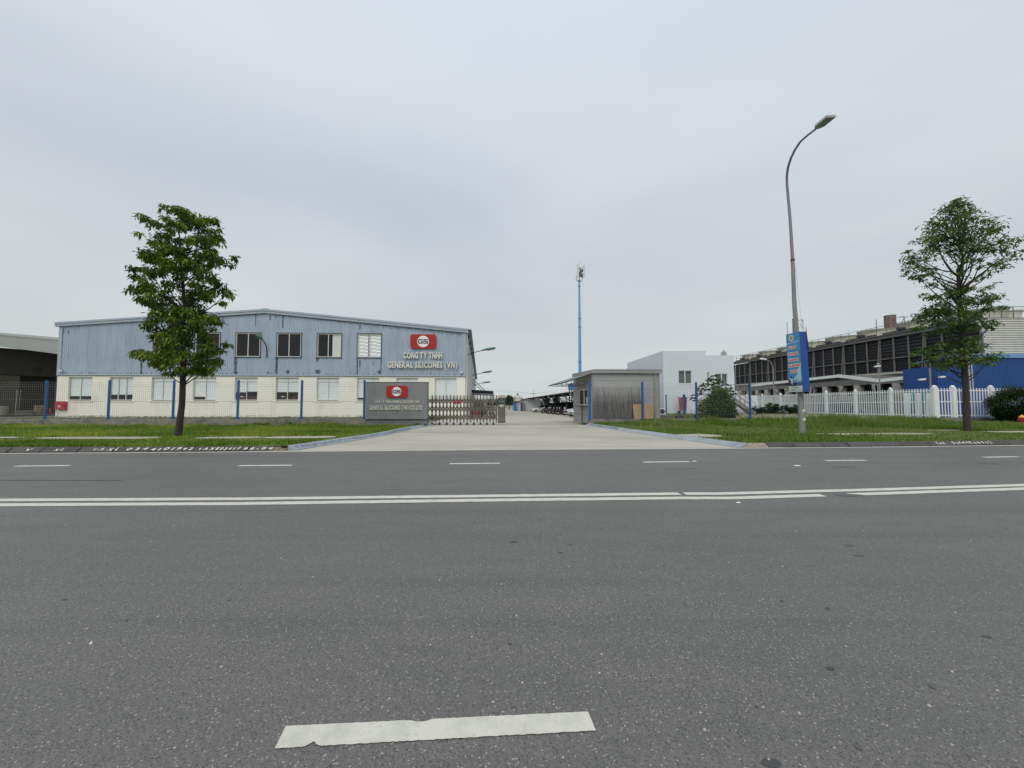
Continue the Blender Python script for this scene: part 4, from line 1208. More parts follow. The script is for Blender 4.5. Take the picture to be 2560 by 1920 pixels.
# dark high windows / openings along the side
for t_ in (3.0, 8, 13.4, 18.8, 24.3, 30):
    m = MB(); m.slab([side(U1_, t_, 1.0, 0.01), side(U1_, t_ + 2.0, 1.0, 0.01), side(U1_, t_ + 2.0, 3.2, 0.01), side(U1_, t_, 3.2, 0.01)], (0.03, 0, 0)); m.build('side_window', CGLASS, factory)
def sidew(u, t_, z, off=0.0):
    return WM[factory.name] @ Vector(side(u, t_, z, off))
# awnings over the side doors
for (t_, l_, z_, prj, mt) in ((24, 0.5, 3.75, 3.9, DARKM), (31, 0.35, 3.35, 4.3, GTRIM)):
    p = sidew(U1_, t_, z_, 0.0)
    aw = thing('side_awning', (p.x, p.y, yard_z(p.y)), ['dark blue boxy awning propped on the long side of the factory, nearer one', 'thin grey canopy on the factory side, beyond the dark awning'][0 if t_ == 24 else 1], 'awning')
    m = MB()
    m.slab([(p.x, p.y, z_), (p.x + prj, p.y, z_ - 0.22), (p.x + prj, p.y, z_ - 0.22 - l_), (p.x, p.y, z_ - l_)], (0, 3.5, 0))
    m.build('canopy', M('navy_awning', (0.012, 0.014, 0.045), 0.6) if t_ == 24 else mt, aw, world=True)
    for q in (0.3, 3.2):
        MB().bar((p.x + 0.1, p.y + q, z_ + 2.1), (p.x + prj * 0.62, p.y + q, z_ - 0.12), 0.06).build('stay', DARKM, aw, world=True)
    for q in (0.2,):
        MB().bar((p.x + prj - 0.2, p.y + q, yard_z(p.y)), (p.x + prj - 0.2, p.y + q, z_ - 0.3), 0.09).build('post', GTRIM if t_ != 24 else DARKM, aw, world=True)

# wall mounted green street lamps
def cobra(name, base, pts, head, rz_dir, label, group='green lamps on the factory walls', s=1.0):
    t_ = thing(name, base, label, 'wall lamp', group)
    MB().tube(pts, 0.028 * s, 7).build('arm', DARKM, t_, world=True, smooth=True)
    a, b = Vector(head[0]), Vector(head[1]); d = (b - a).normalized()
    sdv = d.cross(Vector((0, 0, 1))).normalized(); upv = sdv.cross(d).normalized()
    m = MB(); vs = []; ln = (b - a).length; secs = 8
    for k in range(secs + 1):
        q = k / secs; wd = 0.16 * s * (0.45 + 0.9 * math.sin(min(1, q * 1.25 + 0.12) * math.pi * 0.62)) * (1 - max(0, q - 0.86) * 4.2)
        hh = wd * 0.55
        for j in range(8):
            an_ = 2 * math.pi * j / 8
            vs.append(a + d * ln * q + sdv * wd * math.cos(an_) + upv * (hh * math.sin(an_) * (1.0 if math.sin(an_) > 0 else 0.45)))
    fs = [(k*8+j, k*8+(j+1)%8, (k+1)*8+(j+1)%8, (k+1)*8+j) for k in range(secs) for j in range(8)] + [tuple(range(8))[::-1], tuple(secs*8 + j for j in range(8))]
    m.add(vs, fs).build('lamp_shell', GREENL, t_, world=True, smooth=True)
    m = MB(); c = a + d * ln * 0.62 - upv * 0.05 * s
    m.add([c + d * ln * 0.25 * x + sdv * 0.11 * s * y - upv * z for x, y, z in ((-1, -1, 0), (1, -1, 0), (1, 1, 0), (-1, 1, 0), (-.8, -.8, .04), (.8, -.8, .04), (.8, .8, .04), (-.8, .8, .04))],
          [(0,3,2,1),(4,5,6,7),(0,1,5,4),(1,2,6,5),(2,3,7,6),(3,0,4,7)]).build('lamp_lens', LAMPU, t_, world=True)
    return t_
def fw(px, py, off=0.0):
    d = ray(px, py); o = Vector((0, 0, CAMZ)); s_ = fn.dot(FA - fn * off - o) / fn.dot(d); return o + d * s_
b0 = fw(667, 893, 0.08)
cobra('wall_lamp', b0, [fw(667, 893, .08), fw(667, 878, .1), fw(666.5, 868, .3), fw(662, 857, .6), fw(656, 849, .9), fw(652, 846, 1.05)],
      (fw(656, 848, 1.0), fw(638.5, 838.5, 1.35)), 0, 'green lamp on a curved arm between two upper windows of the blue wall', s=2.1)
for j, (t_, zz) in enumerate([(5.0, 8.0), (22.5, 8.2), (42.0, 8.0)]):
    p = sidew(U1_, t_, zz, 0.1); zt = CAMZ + (1006 - (871, 929, 955)[j]) / 961.0 * (p.y)
    xo = [3.6, 3.7, 4.0][j]
    q = lambda dx_, dz_: Vector((p.x + dx_, p.y - 0.1, zt + dz_))
    cobra('wall_lamp', q(0, -0.9), [q(0, -0.95), q(0.12, -0.75), q(0.6, -0.55), q(xo * 0.55, -0.22)], (q(xo * 0.5, -0.26), q(xo, 0.05)), 0,
          ['large green lamp reaching out from the factory side wall, nearest the street', 'second green lamp along the factory side wall, smaller and lower in view', 'farthest small lamp head beyond the factory side awnings'][j], s=1.8)
# cameras and hydrant cabinet on the wall
for px, py, lb in ((155, 928, 'small white camera at the lower left corner of the blue cladding'), (1154, 931.5, 'white dome camera low on the blue cladding by the right downpipe')):
    p = fw(px, py, 0.06); t_ = thing('security_camera', p, lb, 'security camera', 'cameras on the factory front')
    MB().box(p.x - 0.05, p.x + 0.05, p.y - 0.06, p.y + 0.03, p.z + 0.05, p.z + 0.22).build('bracket', GTRIM, t_, world=True)
    MB().lathe(p + Vector((0, -0.14, 0)), [(0.05, 0.12), (0.14, 0.1), (0.17, 0.0), (0.13, -0.1), (0.04, -0.15)], 12).build('camera_dome', WHITED, t_, world=True, smooth=True)
p = fw(156.5, 1014, 0.0); t_ = thing('fire_hose_cabinet', p - fn * 0.15, 'red fire hose cabinet on the cream wall at its left corner', 'fire cabinet', rz=ang)
MB().box(-0.5, 0.5, -0.14, 0.13, -0.44, 0.44).build('body', REDD, t_)
MB().box(-0.45, 0.45, -0.165, -0.142, -0.39, 0.39).build('door', REDD, t_)
MB().box(-0.16, 0.12, -0.172, -0.166, -0.18, 0.02).build('label_plate', M('cabinet_plate', (0.6, 0.5, 0.48), 0.6), t_)
MB().box(0.30, 0.36, -0.19, -0.166, -0.06, 0.06).build('handle', DARKM, t_)
MB().tube([(-0.4, -0.05, -0.44), (-0.4, -0.05, -0.75), (-0.2, -0.05, -0.85), (-0.35, -0.05, -1.15), (-0.3, -0.05, -1.3)], 0.025, 6).build('hose', DARKM, t_, smooth=True)

# company sign on the blue wall
def rrect(w_, h_, r_, n=5):
    pts = []
    for cx, cy, a0 in ((w_/2 - r_, h_/2 - r_, 0), (-w_/2 + r_, h_/2 - r_, 90), (-w_/2 + r_, -h_/2 + r_, 180), (w_/2 - r_, -h_/2 + r_, 270)):
        for k in range(n + 1):
            a = R(a0 + 90 * k / n); pts.append((cx + r_ * math.cos(a), cy + r_ * math.sin(a)))
    return pts
def gs_strokes(parent, cx, cz, w_, h_, y, d):
    """the two wide square letters G and S, from bars with cut corners"""
    for li in (0, 1):
        m = MB(); lw = w_ * 0.475; x0 = cx - w_/2 if li == 0 else cx + w_/2 - lw; x1 = x0 + lw; z0 = cz - h_/2; z1 = cz + h_/2; s_ = h_ * 0.21; c = s_ * 0.55
        def P(pts): m.slab([(a, y, b) for a, b in pts], (0, d, 0))
        zm = (z0 + z1) / 2
        if li == 0:
            P([(x0 + c, z1), (x1, z1), (x1, z1 - s_), (x0 + s_*1.15, z1 - s_), (x0 + s_, z1 - s_*1.2), (x0, z1 - c)])
            P([(x0, z1 - c - .0), (x0 + s_*1.1, z1 - s_*1.1), (x0 + s_*1.1, z0 + s_*1.1), (x0, z0 + c)])
            P([(x0, z0 + c), (x0 + s_*1.15, z0 + s_), (x1 - s_*1.1, z0 + s_), (x1 - s_*1.1, z0 + s_*1.2), (x1, z0 + s_*1.2), (x1, z0 + c*.5), (x1 - c*.5, z0), (x0 + c, z0)])
            P([(x1 - s_*2.4, zm + s_*.2), (x1, zm + s_*.2), (x1, z0 + s_*1.2), (x1 - s_*1.2, z0 + s_*1.2), (x1 - s_*1.2, zm - s_*.7), (x1 - s_*2.4, zm - s_*.7)])
        else:
            P([(x0 + c, z1), (x1, z1), (x1, z1 - s_), (x0 + s_*1.1, z1 - s_), (x0, z1 - c)])
            P([(x0, z1 - c), (x0 + s_*1.1, z1 - s_), (x0 + s_*1.1, zm + s_/2), (x0 + c*.6, zm + s_*.2), (x0, zm + s_*.6)])
            P([(x0 + s_*.3, zm + s_/2), (x1 - c*.5, zm + s_/2), (x1, zm + s_*.1), (x1 - c, zm - s_/2), (x0 + c*.6, zm - s_/2), (x0 + c*.2, zm)])
            P([(x1 - s_*1.1, zm - s_/2), (x1, zm - s_*.1), (x1, z0 + c), (x1 - s_*1.1, z0 + s_)])
            P([(x0, z0 + s_), (x1 - s_*1.1, z0 + s_), (x1, z0 + c), (x1 - c, z0), (x0, z0)])
        m.build('emblem_letter', NAVY, parent)
sign = thing('company_sign', FA - fn * 0.05, 'raised steel lettering and red oblong emblem on the blue cladding near its right end', 'company sign', rz=ang)
def emblem(parent, cx, cz, w_, h_, y, th, dr, gsw, gsh):
    pts = rrect(w_, h_, h_ * 0.16)
    MB().slab([(cx + a, y, cz + b) for a, b in pts], (0, -th, 0)).build('emblem_board', REDP, parent)
    m = MB(); n = 36
    m.slab([(cx + dr * math.cos(2*math.pi*k/n), y - th - 0.003, cz + dr * math.sin(2*math.pi*k/n)) for k in range(n)], (0, -0.02, 0)); m.build('emblem_disc', WHITED, parent)
    gs_strokes(parent, cx, cz, gsw, gsh, y - th - 0.026, -0.015)
a_, b_ = fac(1026.8, 871.9), fac(1090.6, 836.9)
c_ = fac(1058.5, 854.0); sc_ = (b_[0] - a_[0]) / 63.8
emblem(sign, (a_[0] + b_[0]) / 2, (a_[1] + b_[1]) / 2, b_[0] - a_[0], b_[1] - a_[1], -0.02, 0.14, 14.6 * sc_, 25.2 * sc_, 11.0 * sc_)
X_, Y_, Z_ = Vector((1, 0, 0)), Vector((0, 1, 0)), Vector((0, 0, 1))
a_, b_ = fac(1009.6, 896.2), fac(1106.4, 882.0)
line_of_text('CÔNG TY TNHH', Vector((a_[0], -0.06, a_[1])), X_, Z_, -Y_, b_[0] - a_[0], b_[1] - a_[1], 0.14, CHROME, sign, bold=0.045, gap=0.09)
a_, b_ = fac(970.0, 919.6), fac(1143.6, 905.6)
line_of_text('GENERAL SILICONES (VN)', Vector((a_[0], -0.06, a_[1])), X_, Z_, -Y_, b_[0] - a_[0], b_[1] - a_[1], 0.14, CHROME, sign, bold=0.045, gap=0.09)

# ================================================================== OPEN SHED AT THE FAR LEFT
sa = at(-60, 1048, 45.0); sb = at(152, 1044, 51.5); sb = at(175, 1044, 52.0)
sd2 = (sb - sa); sd2.z = 0; sang = math.atan2(sd2.y, sd2.x); slen = sd2.length
shed = thing('open_shed', (sa.x, sa.y, -0.1), 'dark open-fronted shed with pale fascia at the far left', 'shed', rz=sang)
def sh(px, py):
    d = ray(px, py); o = Vector((0, 0, CAMZ)); nn = Vector((-math.sin(sang), math.cos(sang), 0)); dd = Vector((math.cos(sang), math.sin(sang), 0))
    s_ = nn.dot(sa - o) / nn.dot(d); p = o + d * s_ - sa; return p.dot(dd), o.z + (d * s_).z + 0.1
p1, p2, p3, p4 = sh(-60, 858), sh(150, 884.5), sh(150, 847), sh(-60, 833)
m = MB(); m.slab([(p1[0], 0, p1[1]), (p2[0] + 3, 0, p2[1] - 0.3), (p2[0] + 3, 0, p3[1] - .1), (p1[0], 0, p4[1])], (0, 0.25, 0)); m.build('fascia', M('pale_fascia', (0.52, 0.52, 0.49), 0.8, var=[(0.5, 0.5, 0.8, (0.42, 0.42, 0.40), 0.7, U1)]), shed)
m = MB(); m.slab([(p1[0], -0.08, p4[1]), (p2[0] + 3, -0.08, p3[1] - .1), (p2[0] + 3, -0.08, p3[1] + 0.28), (p1[0], -0.08, p4[1] + 0.28)], (0, 0.5, 0)); m.build('roof_edge', M('pale_capping', (0.62, 0.63, 0.62), 0.6), shed)
m = MB(); m.slab([(p1[0], 0.3, p4[1] + .1), (p2[0] + 3, 0.3, p3[1]), (p2[0] + 3, 18, p3[1]), (p1[0], 18, p4[1] + .1)], (0, 0, 0.08)); m.build('roof', ROOFG, shed)
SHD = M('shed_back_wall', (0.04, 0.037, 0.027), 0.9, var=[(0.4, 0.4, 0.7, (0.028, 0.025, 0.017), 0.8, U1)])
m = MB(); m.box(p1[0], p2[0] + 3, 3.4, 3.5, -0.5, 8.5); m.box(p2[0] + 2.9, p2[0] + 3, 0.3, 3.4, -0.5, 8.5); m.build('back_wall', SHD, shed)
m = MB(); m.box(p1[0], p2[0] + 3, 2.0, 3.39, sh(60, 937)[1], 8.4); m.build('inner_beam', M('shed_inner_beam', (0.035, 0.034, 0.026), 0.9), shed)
c_ = sh(92, 923); MB().lathe((c_[0] + .6, 1.99, c_[1]), [(0.42, -0.03), (0.42, 0.0)], 20, 'y').build('vent_opening', DARKIN, shed)
for px in (33, -30):
    u, _ = sh(px, 1000); MB().box(u - 0.75, u + 0.75, 1.2, 1.9, -0.4, sh(px, 938)[1]).build('column', M('shed_column', (0.06, 0.055, 0.045), 0.9), shed)
m = MB(); u0, z0_ = sh(150, 1040); m.box(p1[0], u0 + 2, 0.1, 6, -0.4, 0.1); m.build('floor_slab', PLINTH, shed)
u, z0_ = sh(142, 1035); MB().box(u - 0.18, u + 0.18, -0.05, 0.25, -0.3, p2[1]).build('column', M('purple_grey_post', (0.10, 0.085, 0.13), 0.7), shed)
def shed_item(px0, px1, py0, py1, mat, name, label, cat, dep=0.8, y=-0.5, group=None, parts=None):
    a, z0_ = sh(px0, py1); b, z1_ = sh(px1, py0)
    t_ = thing(name, shed.location + Vector((math.cos(sang) * (a + b) / 2 - math.sin(sang) * y, math.sin(sang) * (a + b) / 2 + math.cos(sang) * y, 0.0)), label, cat, group, rz=sang)
    return t_, (b - a), z0_, z1_
for k, (x0p, x1p) in enumerate(((32, 37.5), (41, 46))):
    t_, w_, z0_, z1_ = shed_item(x0p, x1p, 978, 1046, None, 'white_pipe', ['left one of two white pipes standing in the dark shed', 'right one of two white pipes standing in the dark shed'][k], 'pipe')
    MB().tube([(0, 0, 0.02), (0.05, 0, z1_)], w_ / 2, 10).build('pipe_body', M('aged_white_pipe', (0.45, 0.45, 0.42), 0.6), t_, smooth=True)
    MB().tube([(0.05, 0, z1_), (0.05, 0, z1_ + 0.08)], w_ / 2 + 0.03, 10).build('collar', M('aged_white_pipe', (0.45, 0.45, 0.42), 0.6), t_)
t_, w_, z0_, z1_ = shed_item(28, 72, 1028, 1047, None, 'grey_crate', 'low grey concrete trough in front of the white pipes', 'trough')
MB().box(-w_/2, w_/2, -0.6, 0.5, 0.02, z1_).build('trough_body', PLINTH, t_); MB().box(-w_/2 - 0.06, w_/2 + 0.06, -0.66, 0.56, z1_, z1_ + 0.1).build('trough_rim', PLINTH, t_)
bx = MB()
t_, w_, z0_, z1_ = shed_item(82, 106, 1013, 1042, None, 'stacked_boxes', 'stack of brown cartons beside the blue post in the shed', 'cartons')
for r_ in range(4):
    for c in range(3):
        MB().box(-w_/2 + c * w_/3 + 0.02, -w_/2 + (c+1) * w_/3 - 0.02, -0.4 + 0.06 * (r_ % 2), 0.4, 0.03 + r_ * (z1_ / 4) + 0.01, (r_ + 1) * z1_ / 4).build('carton', CARDB, t_)
t_, w_, z0_, z1_ = shed_item(117, 122, 1026, 1044, None, 'fire_extinguisher', 'red fire extinguisher standing beside the leftmost blue fence post', 'fire extinguisher')
MB().lathe((0, 0, 0), [(0.12, 0.02), (0.14, 0.06), (0.14, 0.62), (0.09, 0.76), (0.04, 0.8)], 12).build('cylinder_body', REDD, t_, smooth=True)
MB().box(-0.09, 0.05, -0.03, 0.03, 0.8, 0.88).build('valve', DARKM, t_)
MB().tube([(0.05, 0, 0.84), (0.19, 0, 0.7), (0.18, 0, 0.3)], 0.018, 6).build('hose', DARKM, t_)
t_, w_, z0_, z1_ = shed_item(-4, 9, 1016, 1046, None, 'grey_drum', 'grey drum at the left frame edge inside the shed', 'drum')
MB().lathe((0, 0, 0), [(0.42, 0.02), (0.45, 0.05), (0.45, 0.5), (0.47, 0.52), (0.45, 0.54), (0.45, 1.1), (0.43, 1.15)], 16).build('drum_body', PLINTH, t_, smooth=True)
MB().lathe((0, 0, 0), [(0.40, 1.151), (0.40, 1.17)], 16).build('lid', DARKM, t_)

# ================================================================== FENCES, SIGN WALL, GATE
FLY = 24.4
def bluepost(p, h, name='fence_post'):
    return None
def mesh_fence(pts, zb, h, label, group, clamp=True, wires=True):
    """pts: list of post positions (x, y); one fence thing with its posts and panels"""
    t_ = thing('mesh_fence', (pts[0][0], pts[0][1], zb), label, 'fence', group)
    post0 = None
    for i, (x, y) in enumerate(pts):
        loc = Vector((x, y, 0)) - Vector((pts[0][0], pts[0][1], 0))
        if post0 is None:
            m = MB(); m.box(-0.06, 0.06, -0.035, 0.035, 0.0, h + 0.07); m.box(-0.09, 0.09, -0.08, 0.08, 0.0, 0.03)
            m.box(-0.065, 0.065, -0.04, 0.04, h + 0.07, h + 0.10)
            post0 = m.build('post', BLUEP, t_, loc=loc)
            for k in range(6):
                m2 = MB(); z = 0.15 + k * (h - 0.25) / 5; m2.box(-0.045, 0.045, -0.052, -0.036, z, z + 0.035); 
            clampm = MB()
            for k in range(14):
                z = 0.12 + k * (h - 0.2) / 13; clampm.box(0.061, 0.075, -0.02, 0.02, z, z + 0.04)
            cl0 = clampm.build('clips', GTRIM, post0)
        else:
            pc = share(post0, loc, t_); c = cl0.copy(); COL.objects.link(c); c.parent = pc
    for (x0, y0), (x1, y1) in zip(pts, pts[1:]):
        a = Vector((x0, y0, 0)); b = Vector((x1, y1, 0)); d = (b - a); ln = d.length; d.normalize()
        m = MB(); r_ = 0.003
        nx = int(ln / 0.125)
        for k in range(1, nx):
            q = a + d * (ln * k / nx) - Vector((pts[0][0], pts[0][1], 0))
            m.add([(q.x - r_, q.y, 0.05), (q.x + r_, q.y, 0.05), (q.x, q.y + 2*r_, 0.05), (q.x - r_, q.y, h), (q.x + r_, q.y, h), (q.x, q.y + 2*r_, h)], [(0, 1, 4, 3), (1, 2, 5, 4), (2, 0, 3, 5)])
        zs = [0.06 + (h - 0.08) * k / 15 for k in range(16)] + [h - 0.30, 0.30, h * 0.5 + 0.05]
        o_ = a - Vector((pts[0][0], pts[0][1], 0)); e_ = b - Vector((pts[0][0], pts[0][1], 0))
        for z in zs:
            m.bar(o_ + Vector((0, 0, z)) + d * 0.04, e_ + Vector((0, 0, z)) - d * 0.04, 0.0048)
        m.build('wire_panel', WIRE, t_, kind='stuff')
    return t_
pxs = [112, 270, 432, 593.5, 753, 910]
pl = [(at(px, 1047, FLY).x, FLY) for px in pxs]
sp = pl[1][0] - pl[0][0]
pl = [(pl[0][0] - 2 * sp, FLY), (pl[0][0] - sp, FLY)] + pl
zb_l = at(600, 1047.5, FLY).z
h_l = at(600, 954.5, FLY).z - zb_l
mesh_fence(pl, zb_l, h_l, 'fence of fine wire mesh between blue posts before the factory', None)
m = MB(); n = 110; vs = []
xa, xb = pl[0][0] - 0.2, pl[-1][0] + 0.15
def plinth(name, xa, xb, ya, yb, zt, n, seed, label, depth=0.22, low=-0.1):
    r = random.Random(seed); m = MB(); vs = []
    for i in range(n + 1):
        t_ = i / n; x = xa + (xb - xa) * t_; y = ya + (yb - ya) * t_
        j1, j2 = r.uniform(-0.015, 0.015), r.uniform(-0.03, 0.02)
        vs += [(x, y - depth/2 - 0.06 + j2, low), (x, y - depth/2 + j1 - 0.02, zt - 0.14 + j2), (x, y - depth/2 + j1, zt + r.uniform(-0.012, 0.008)), (x, y + depth/2, zt), (x, y + depth/2, low)]
    fs = []
    for i in range(n):
        for k in range(4):
            a = i * 5 + k; fs.append((a, a + 5, a + 6, a + 1))
    fs += [tuple(range(5)), tuple(n * 5 + k for k in range(5))]
    return m.add(vs, fs).build(name, PLINTH, label=label, cat='low wall')
plinth('fence_plinth', xa, xb, FLY, FLY, zb_l, 120, 2, 'stained low concrete plinth under the left mesh fence')
# right mesh fence, joins the guard house and runs right, slightly away
pr_ = [(1475, 25.2), (1607, 25.45), (1742, 26.1), (1876, 26.7)]
pr2 = [(at(px, 1046, Y).x, Y) for px, Y in pr_]
zb_r = at(1607, 1046.5, 25.9).z; h_r = at(1607, 959, 25.9).z - zb_r
fr_ = mesh_fence(pr2, zb_r, h_r, 'mesh fence on blue posts right of the guard house with climbers on it', None)
plinth('fence_plinth', pr2[0][0] - 0.1, pr2[3][0] - 0.3, pr2[0][1], pr2[3][1], zb_r, 70, 3, 'low mossy concrete plinth under the right mesh fence')
# second, inner mesh fence beyond
pi_ = [(1665, 40.0), (1709, 39.0), (1790, 38.5)]
pi2 = [(at(px, 1000, Y).x, Y) for px, Y in pi_]
mesh_fence([pi2[0], pi2[1]], yard_z(40), at(1665, 989, 40).z - yard_z(40), 'short inner mesh fence before the white building wall', None)

# granite sign wall
sy = 23.95
sl = at(914, 1000, sy); sr = at(1068, 1000, sy)
SZ0, SZ1 = at(990, 1049, sy).z, at(990, 955.5, sy).z
sw = thing('entrance_sign_wall', (sl.x, sy, 0.0), 'grey stone sign wall with red emblem and steel letters beside the folding gate', 'sign wall')
W_ = sr.x - sl.x
MB().box(0.02, W_ - 0.02, 0.09, 0.40, -0.05, SZ0).build('plinth', M('sign_plinth', (0.17, 0.18, 0.185), 0.7, var=[(2, 0.4, 0.7, (0.12, 0.125, 0.13), 0.8, U1)]), sw)
MB().box(0.0, W_, 0.055, 0.42, SZ0 + 0.03, SZ1 - 0.03).build('core', SIGNG, sw)
MB().box(-0.03, W_ + 0.03, -0.01, 0.45, SZ1 - 0.028, SZ1 + 0.012).build('coping', DARKM, sw)
MB().box(-0.01, W_ + 0.01, 0.02, 0.3, SZ0, SZ0 + 0.028).build('base_reveal', DARKM, sw)
nc, nr = 6, 3
for c in range(nc):
    for r_ in range(nr):
        x0, x1 = W_ * c / nc, W_ * (c + 1) / nc; z0_, z1_ = SZ0 + 0.03 + (SZ1 - SZ0 - 0.06) * r_ / nr, SZ0 + 0.03 + (SZ1 - SZ0 - 0.06) * (r_ + 1) / nr
        MB().box(x0 + 0.0015, x1 - 0.0015, 0.0 + 0.001 * rnd.random(), 0.05, z0_ + 0.0015, z1_ - 0.0015).build('stone_panel', SIGNG, sw)
sx = lambda px: at(px, 1000, sy).x - sl.x
sz = lambda py: at(990, py, sy).z
k_ = W_ / 154.0
emblem(sw, (sx(966.7) + sx(1018.6)) / 2, (sz(964.6) + sz(993.6)) / 2, sx(1018.6) - sx(966.7), sz(964.6) - sz(993.6), -0.004, 0.09, 11.6 * k_, 20.0 * k_, 8.6 * k_)
line_of_text('CÔNG TY TNHH GENERAL SILICONES (VN)', Vector((sx(935.6), -0.004, sz(1006.8))), X_, Z_, -Y_, sx(1048.4) - sx(935.6), sz(1000.6) - sz(1006.8), 0.035, CHROME, sw, bold=0.045, gap=0.10)
line_of_text('GENERAL SILICONES (VN) CO.,LTD', Vector((sx(924), -0.004, sz(1024))), X_, Z_, -Y_, sx(1057.4) - sx(924), sz(1014) - sz(1024), 0.05, CHROME, sw, bold=0.045, gap=0.10)
# small address line: tiny worn steel characters, not legible in the photo
sm = MB(); x = sx(927)
r2 = random.Random(5)
while x < sx(1055):
    w_ = r2.uniform(0.018, 0.04)
    if r2.random() < 0.82:
        hh = r2.uniform(0.045, 0.062); z0_ = sz(1036.6)
        sm.box(x, x + w_ * 0.28, -0.004, -0.014, z0_, z0_ + hh)
        if r2.random() < 0.7: sm.box(x + w_ * 0.3, x + w_, -0.004, -0.014, z0_ + hh * r2.choice([0, 0.4, 0.78]), z0_ + hh * r2.choice([0.85, 1.0]))
    x += w_ + 0.012
sm.build('address_characters', M('worn_steel_characters', (0.36, 0.38, 0.38), 0.4, metal=0.4), sw, kind='stuff')
# faint wash-down runs under the letters
rs = MB(); r2 = random.Random(8)
for k in range(34):
    x = r2.uniform(sx(930), sx(1055)); z0_ = sz(1025.5); ln = r2.uniform(0.05, 0.3); ww = r2.uniform(0.008, 0.025)
    rs.add([(x - ww, -0.0025, z0_), (x + ww, -0.0025, z0_), (x + ww * .3, -0.0025, z0_ - ln), (x - ww * .3, -0.0025, z0_ - ln)], [(0, 1, 2, 3)])
rs.build('wash_marks', M('wash_mark', (0.165, 0.17, 0.17), 0.7), sw, kind='stuff')

# folding gate
gy = 25.4
gx0, gx1 = at(1067.5, 1060, gy).x, at(1263, 1060, gy).x
gz1 = at(1165, 989, gy).z
gate = thing('folding_gate', (gx0, gy, 0.02), 'retractable stainless steel lattice gate on wheels, half closed, with boxy drive head', 'gate')
GW = gx1 - gx0
NP = 21
gxs = [0.05 + (GW - 0.62) * ((k / (NP - 1)) ** 0.93) for k in range(NP)]
post = MB(); post.box(-0.035, 0.035, -0.05, 0.05, 0.16, gz1 - 0.02); post.box(-0.042, 0.042, -0.056, 0.056, gz1 - 0.02, gz1)
po = post.build('upright', STEEL, gate, loc=(gxs[0], 0, 0))
rail_z = (0.62, 1.25, 1.66)
for k in range(1, NP): share(po, (gxs[k], 0, 0), gate)
# short pickets between and crossing links
H0, H1 = 0.24, gz1 - 0.16
for k in range(NP - 1):
    x0, x1 = gxs[k], gxs[k+1]; xm = (x0 + x1) / 2
    m = MB(); m.box(xm - 0.014, xm + 0.014, -0.02, 0.02, gz1 - 0.36, gz1 - 0.12)
    m.lathe((xm, 0, gz1 - 0.12), [(0.016, 0), (0.022, 0.02), (0.004, 0.05)], 8)
    m.build('picket', STEEL, gate)
    zz = [H0, H0 + (H1 - H0) * 0.36, H0 + (H1 - H0) * 0.68, H1]
    hh = (H1 - H0)
    for (za, zb_) in ((H0, H0 + hh * 0.34), (H0 + hh * 0.34, H0 + hh * 0.70), (H0 + hh * 0.70, H1)):
        # bowed links: leave lens-shaped gaps like the photo
        for s_ in (0, 1):
            pts = []
            n = 5
            for j in range(n + 1):
                q = j / n; xx = x0 + (x1 - x0) * (0.5 - 0.5 * math.cos(q * math.pi)) if s_ == 0 else x1 - (x1 - x0) * (0.5 - 0.5 * math.cos(q * math.pi))
                pts.append((xx, -0.02 if s_ == 0 else 0.02, za + (zb_ - za) * q))
            lm = MB()
            for a, b in zip(pts, pts[1:]): lm.bar(a, b, 0.066, 0.014, up=(0, 1, 0))
            lm.build('link', STEEL, gate)
for k in range(1, NP, 2):
    m = MB(); m.box(gxs[k] - 0.045, gxs[k] + 0.045, -0.09, 0.09, 0.10, 0.17)
    f = m.build('wheel_fork', STEEL, gate)
    for sy_ in (-0.09, 0.09):
        MB().lathe((gxs[k], sy_, 0.065), [(0.03, -0.022), (0.062, -0.02), (0.062, 0.02), (0.03, 0.022)], 14, 'y').build('wheel', TYRE, f)
    MB().lathe((gxs[k], -0.075, 0.20), [(0.026, 0), (0.034, 0.03), (0.02, 0.075)], 8).build('reflector_cap', M('bright_chrome', (0.95, 0.95, 0.95), 0.08, metal=1.0), f)
hx0, hx1 = GW - 0.47, GW
m = MB(); m.box(hx0, hx1, -0.22, 0.22, 0.14, gz1 - 0.16); m.build('drive_housing', STEEL, gate)
m = MB(); m.slab([(hx0 - .01, -0.20, gz1 - 0.16), (hx1 + .01, -0.20, gz1 - 0.16), (hx1 + .01, -0.12, gz1), (hx0 - .01, -0.12, gz1)], (0, 0.3, 0)); m.build('housing_cap', STEEL, gate)
MB().box(hx0 - 0.02, hx1 + 0.02, -0.25, 0.25, 0.02, 0.14).build('base', M('gate_base_white', (0.55, 0.52, 0.50), 0.3, metal=0.6), gate)
MB().box(hx0 + 0.06, hx1 - 0.06, -0.235, -0.222, gz1 - 0.58, gz1 - 0.22).build('display', M('gate_display', (0.01, 0.025, 0.022), 0.15), gate)
cx, cz = (hx0 + hx1) / 2, gz1 - 0.40
m = MB(); nn_ = 20
for k in range(nn_):
    a0, a1 = 2*math.pi*k/nn_, 2*math.pi*(k+1)/nn_
    m.slab([(cx + r_ * math.cos(a) * 1.05, -0.236, cz + r_ * math.sin(a)) for r_, a in ((0.115, a0), (0.115, a1), (0.14, a1), (0.14, a0))], (0, -0.008, 0))
m.box(cx - 0.12, cx + 0.12, -0.244, -0.236, cz - 0.025, cz + 0.025)
m.build('display_ring', M('display_ring_grey', (0.18, 0.24, 0.23), 0.4), gate)
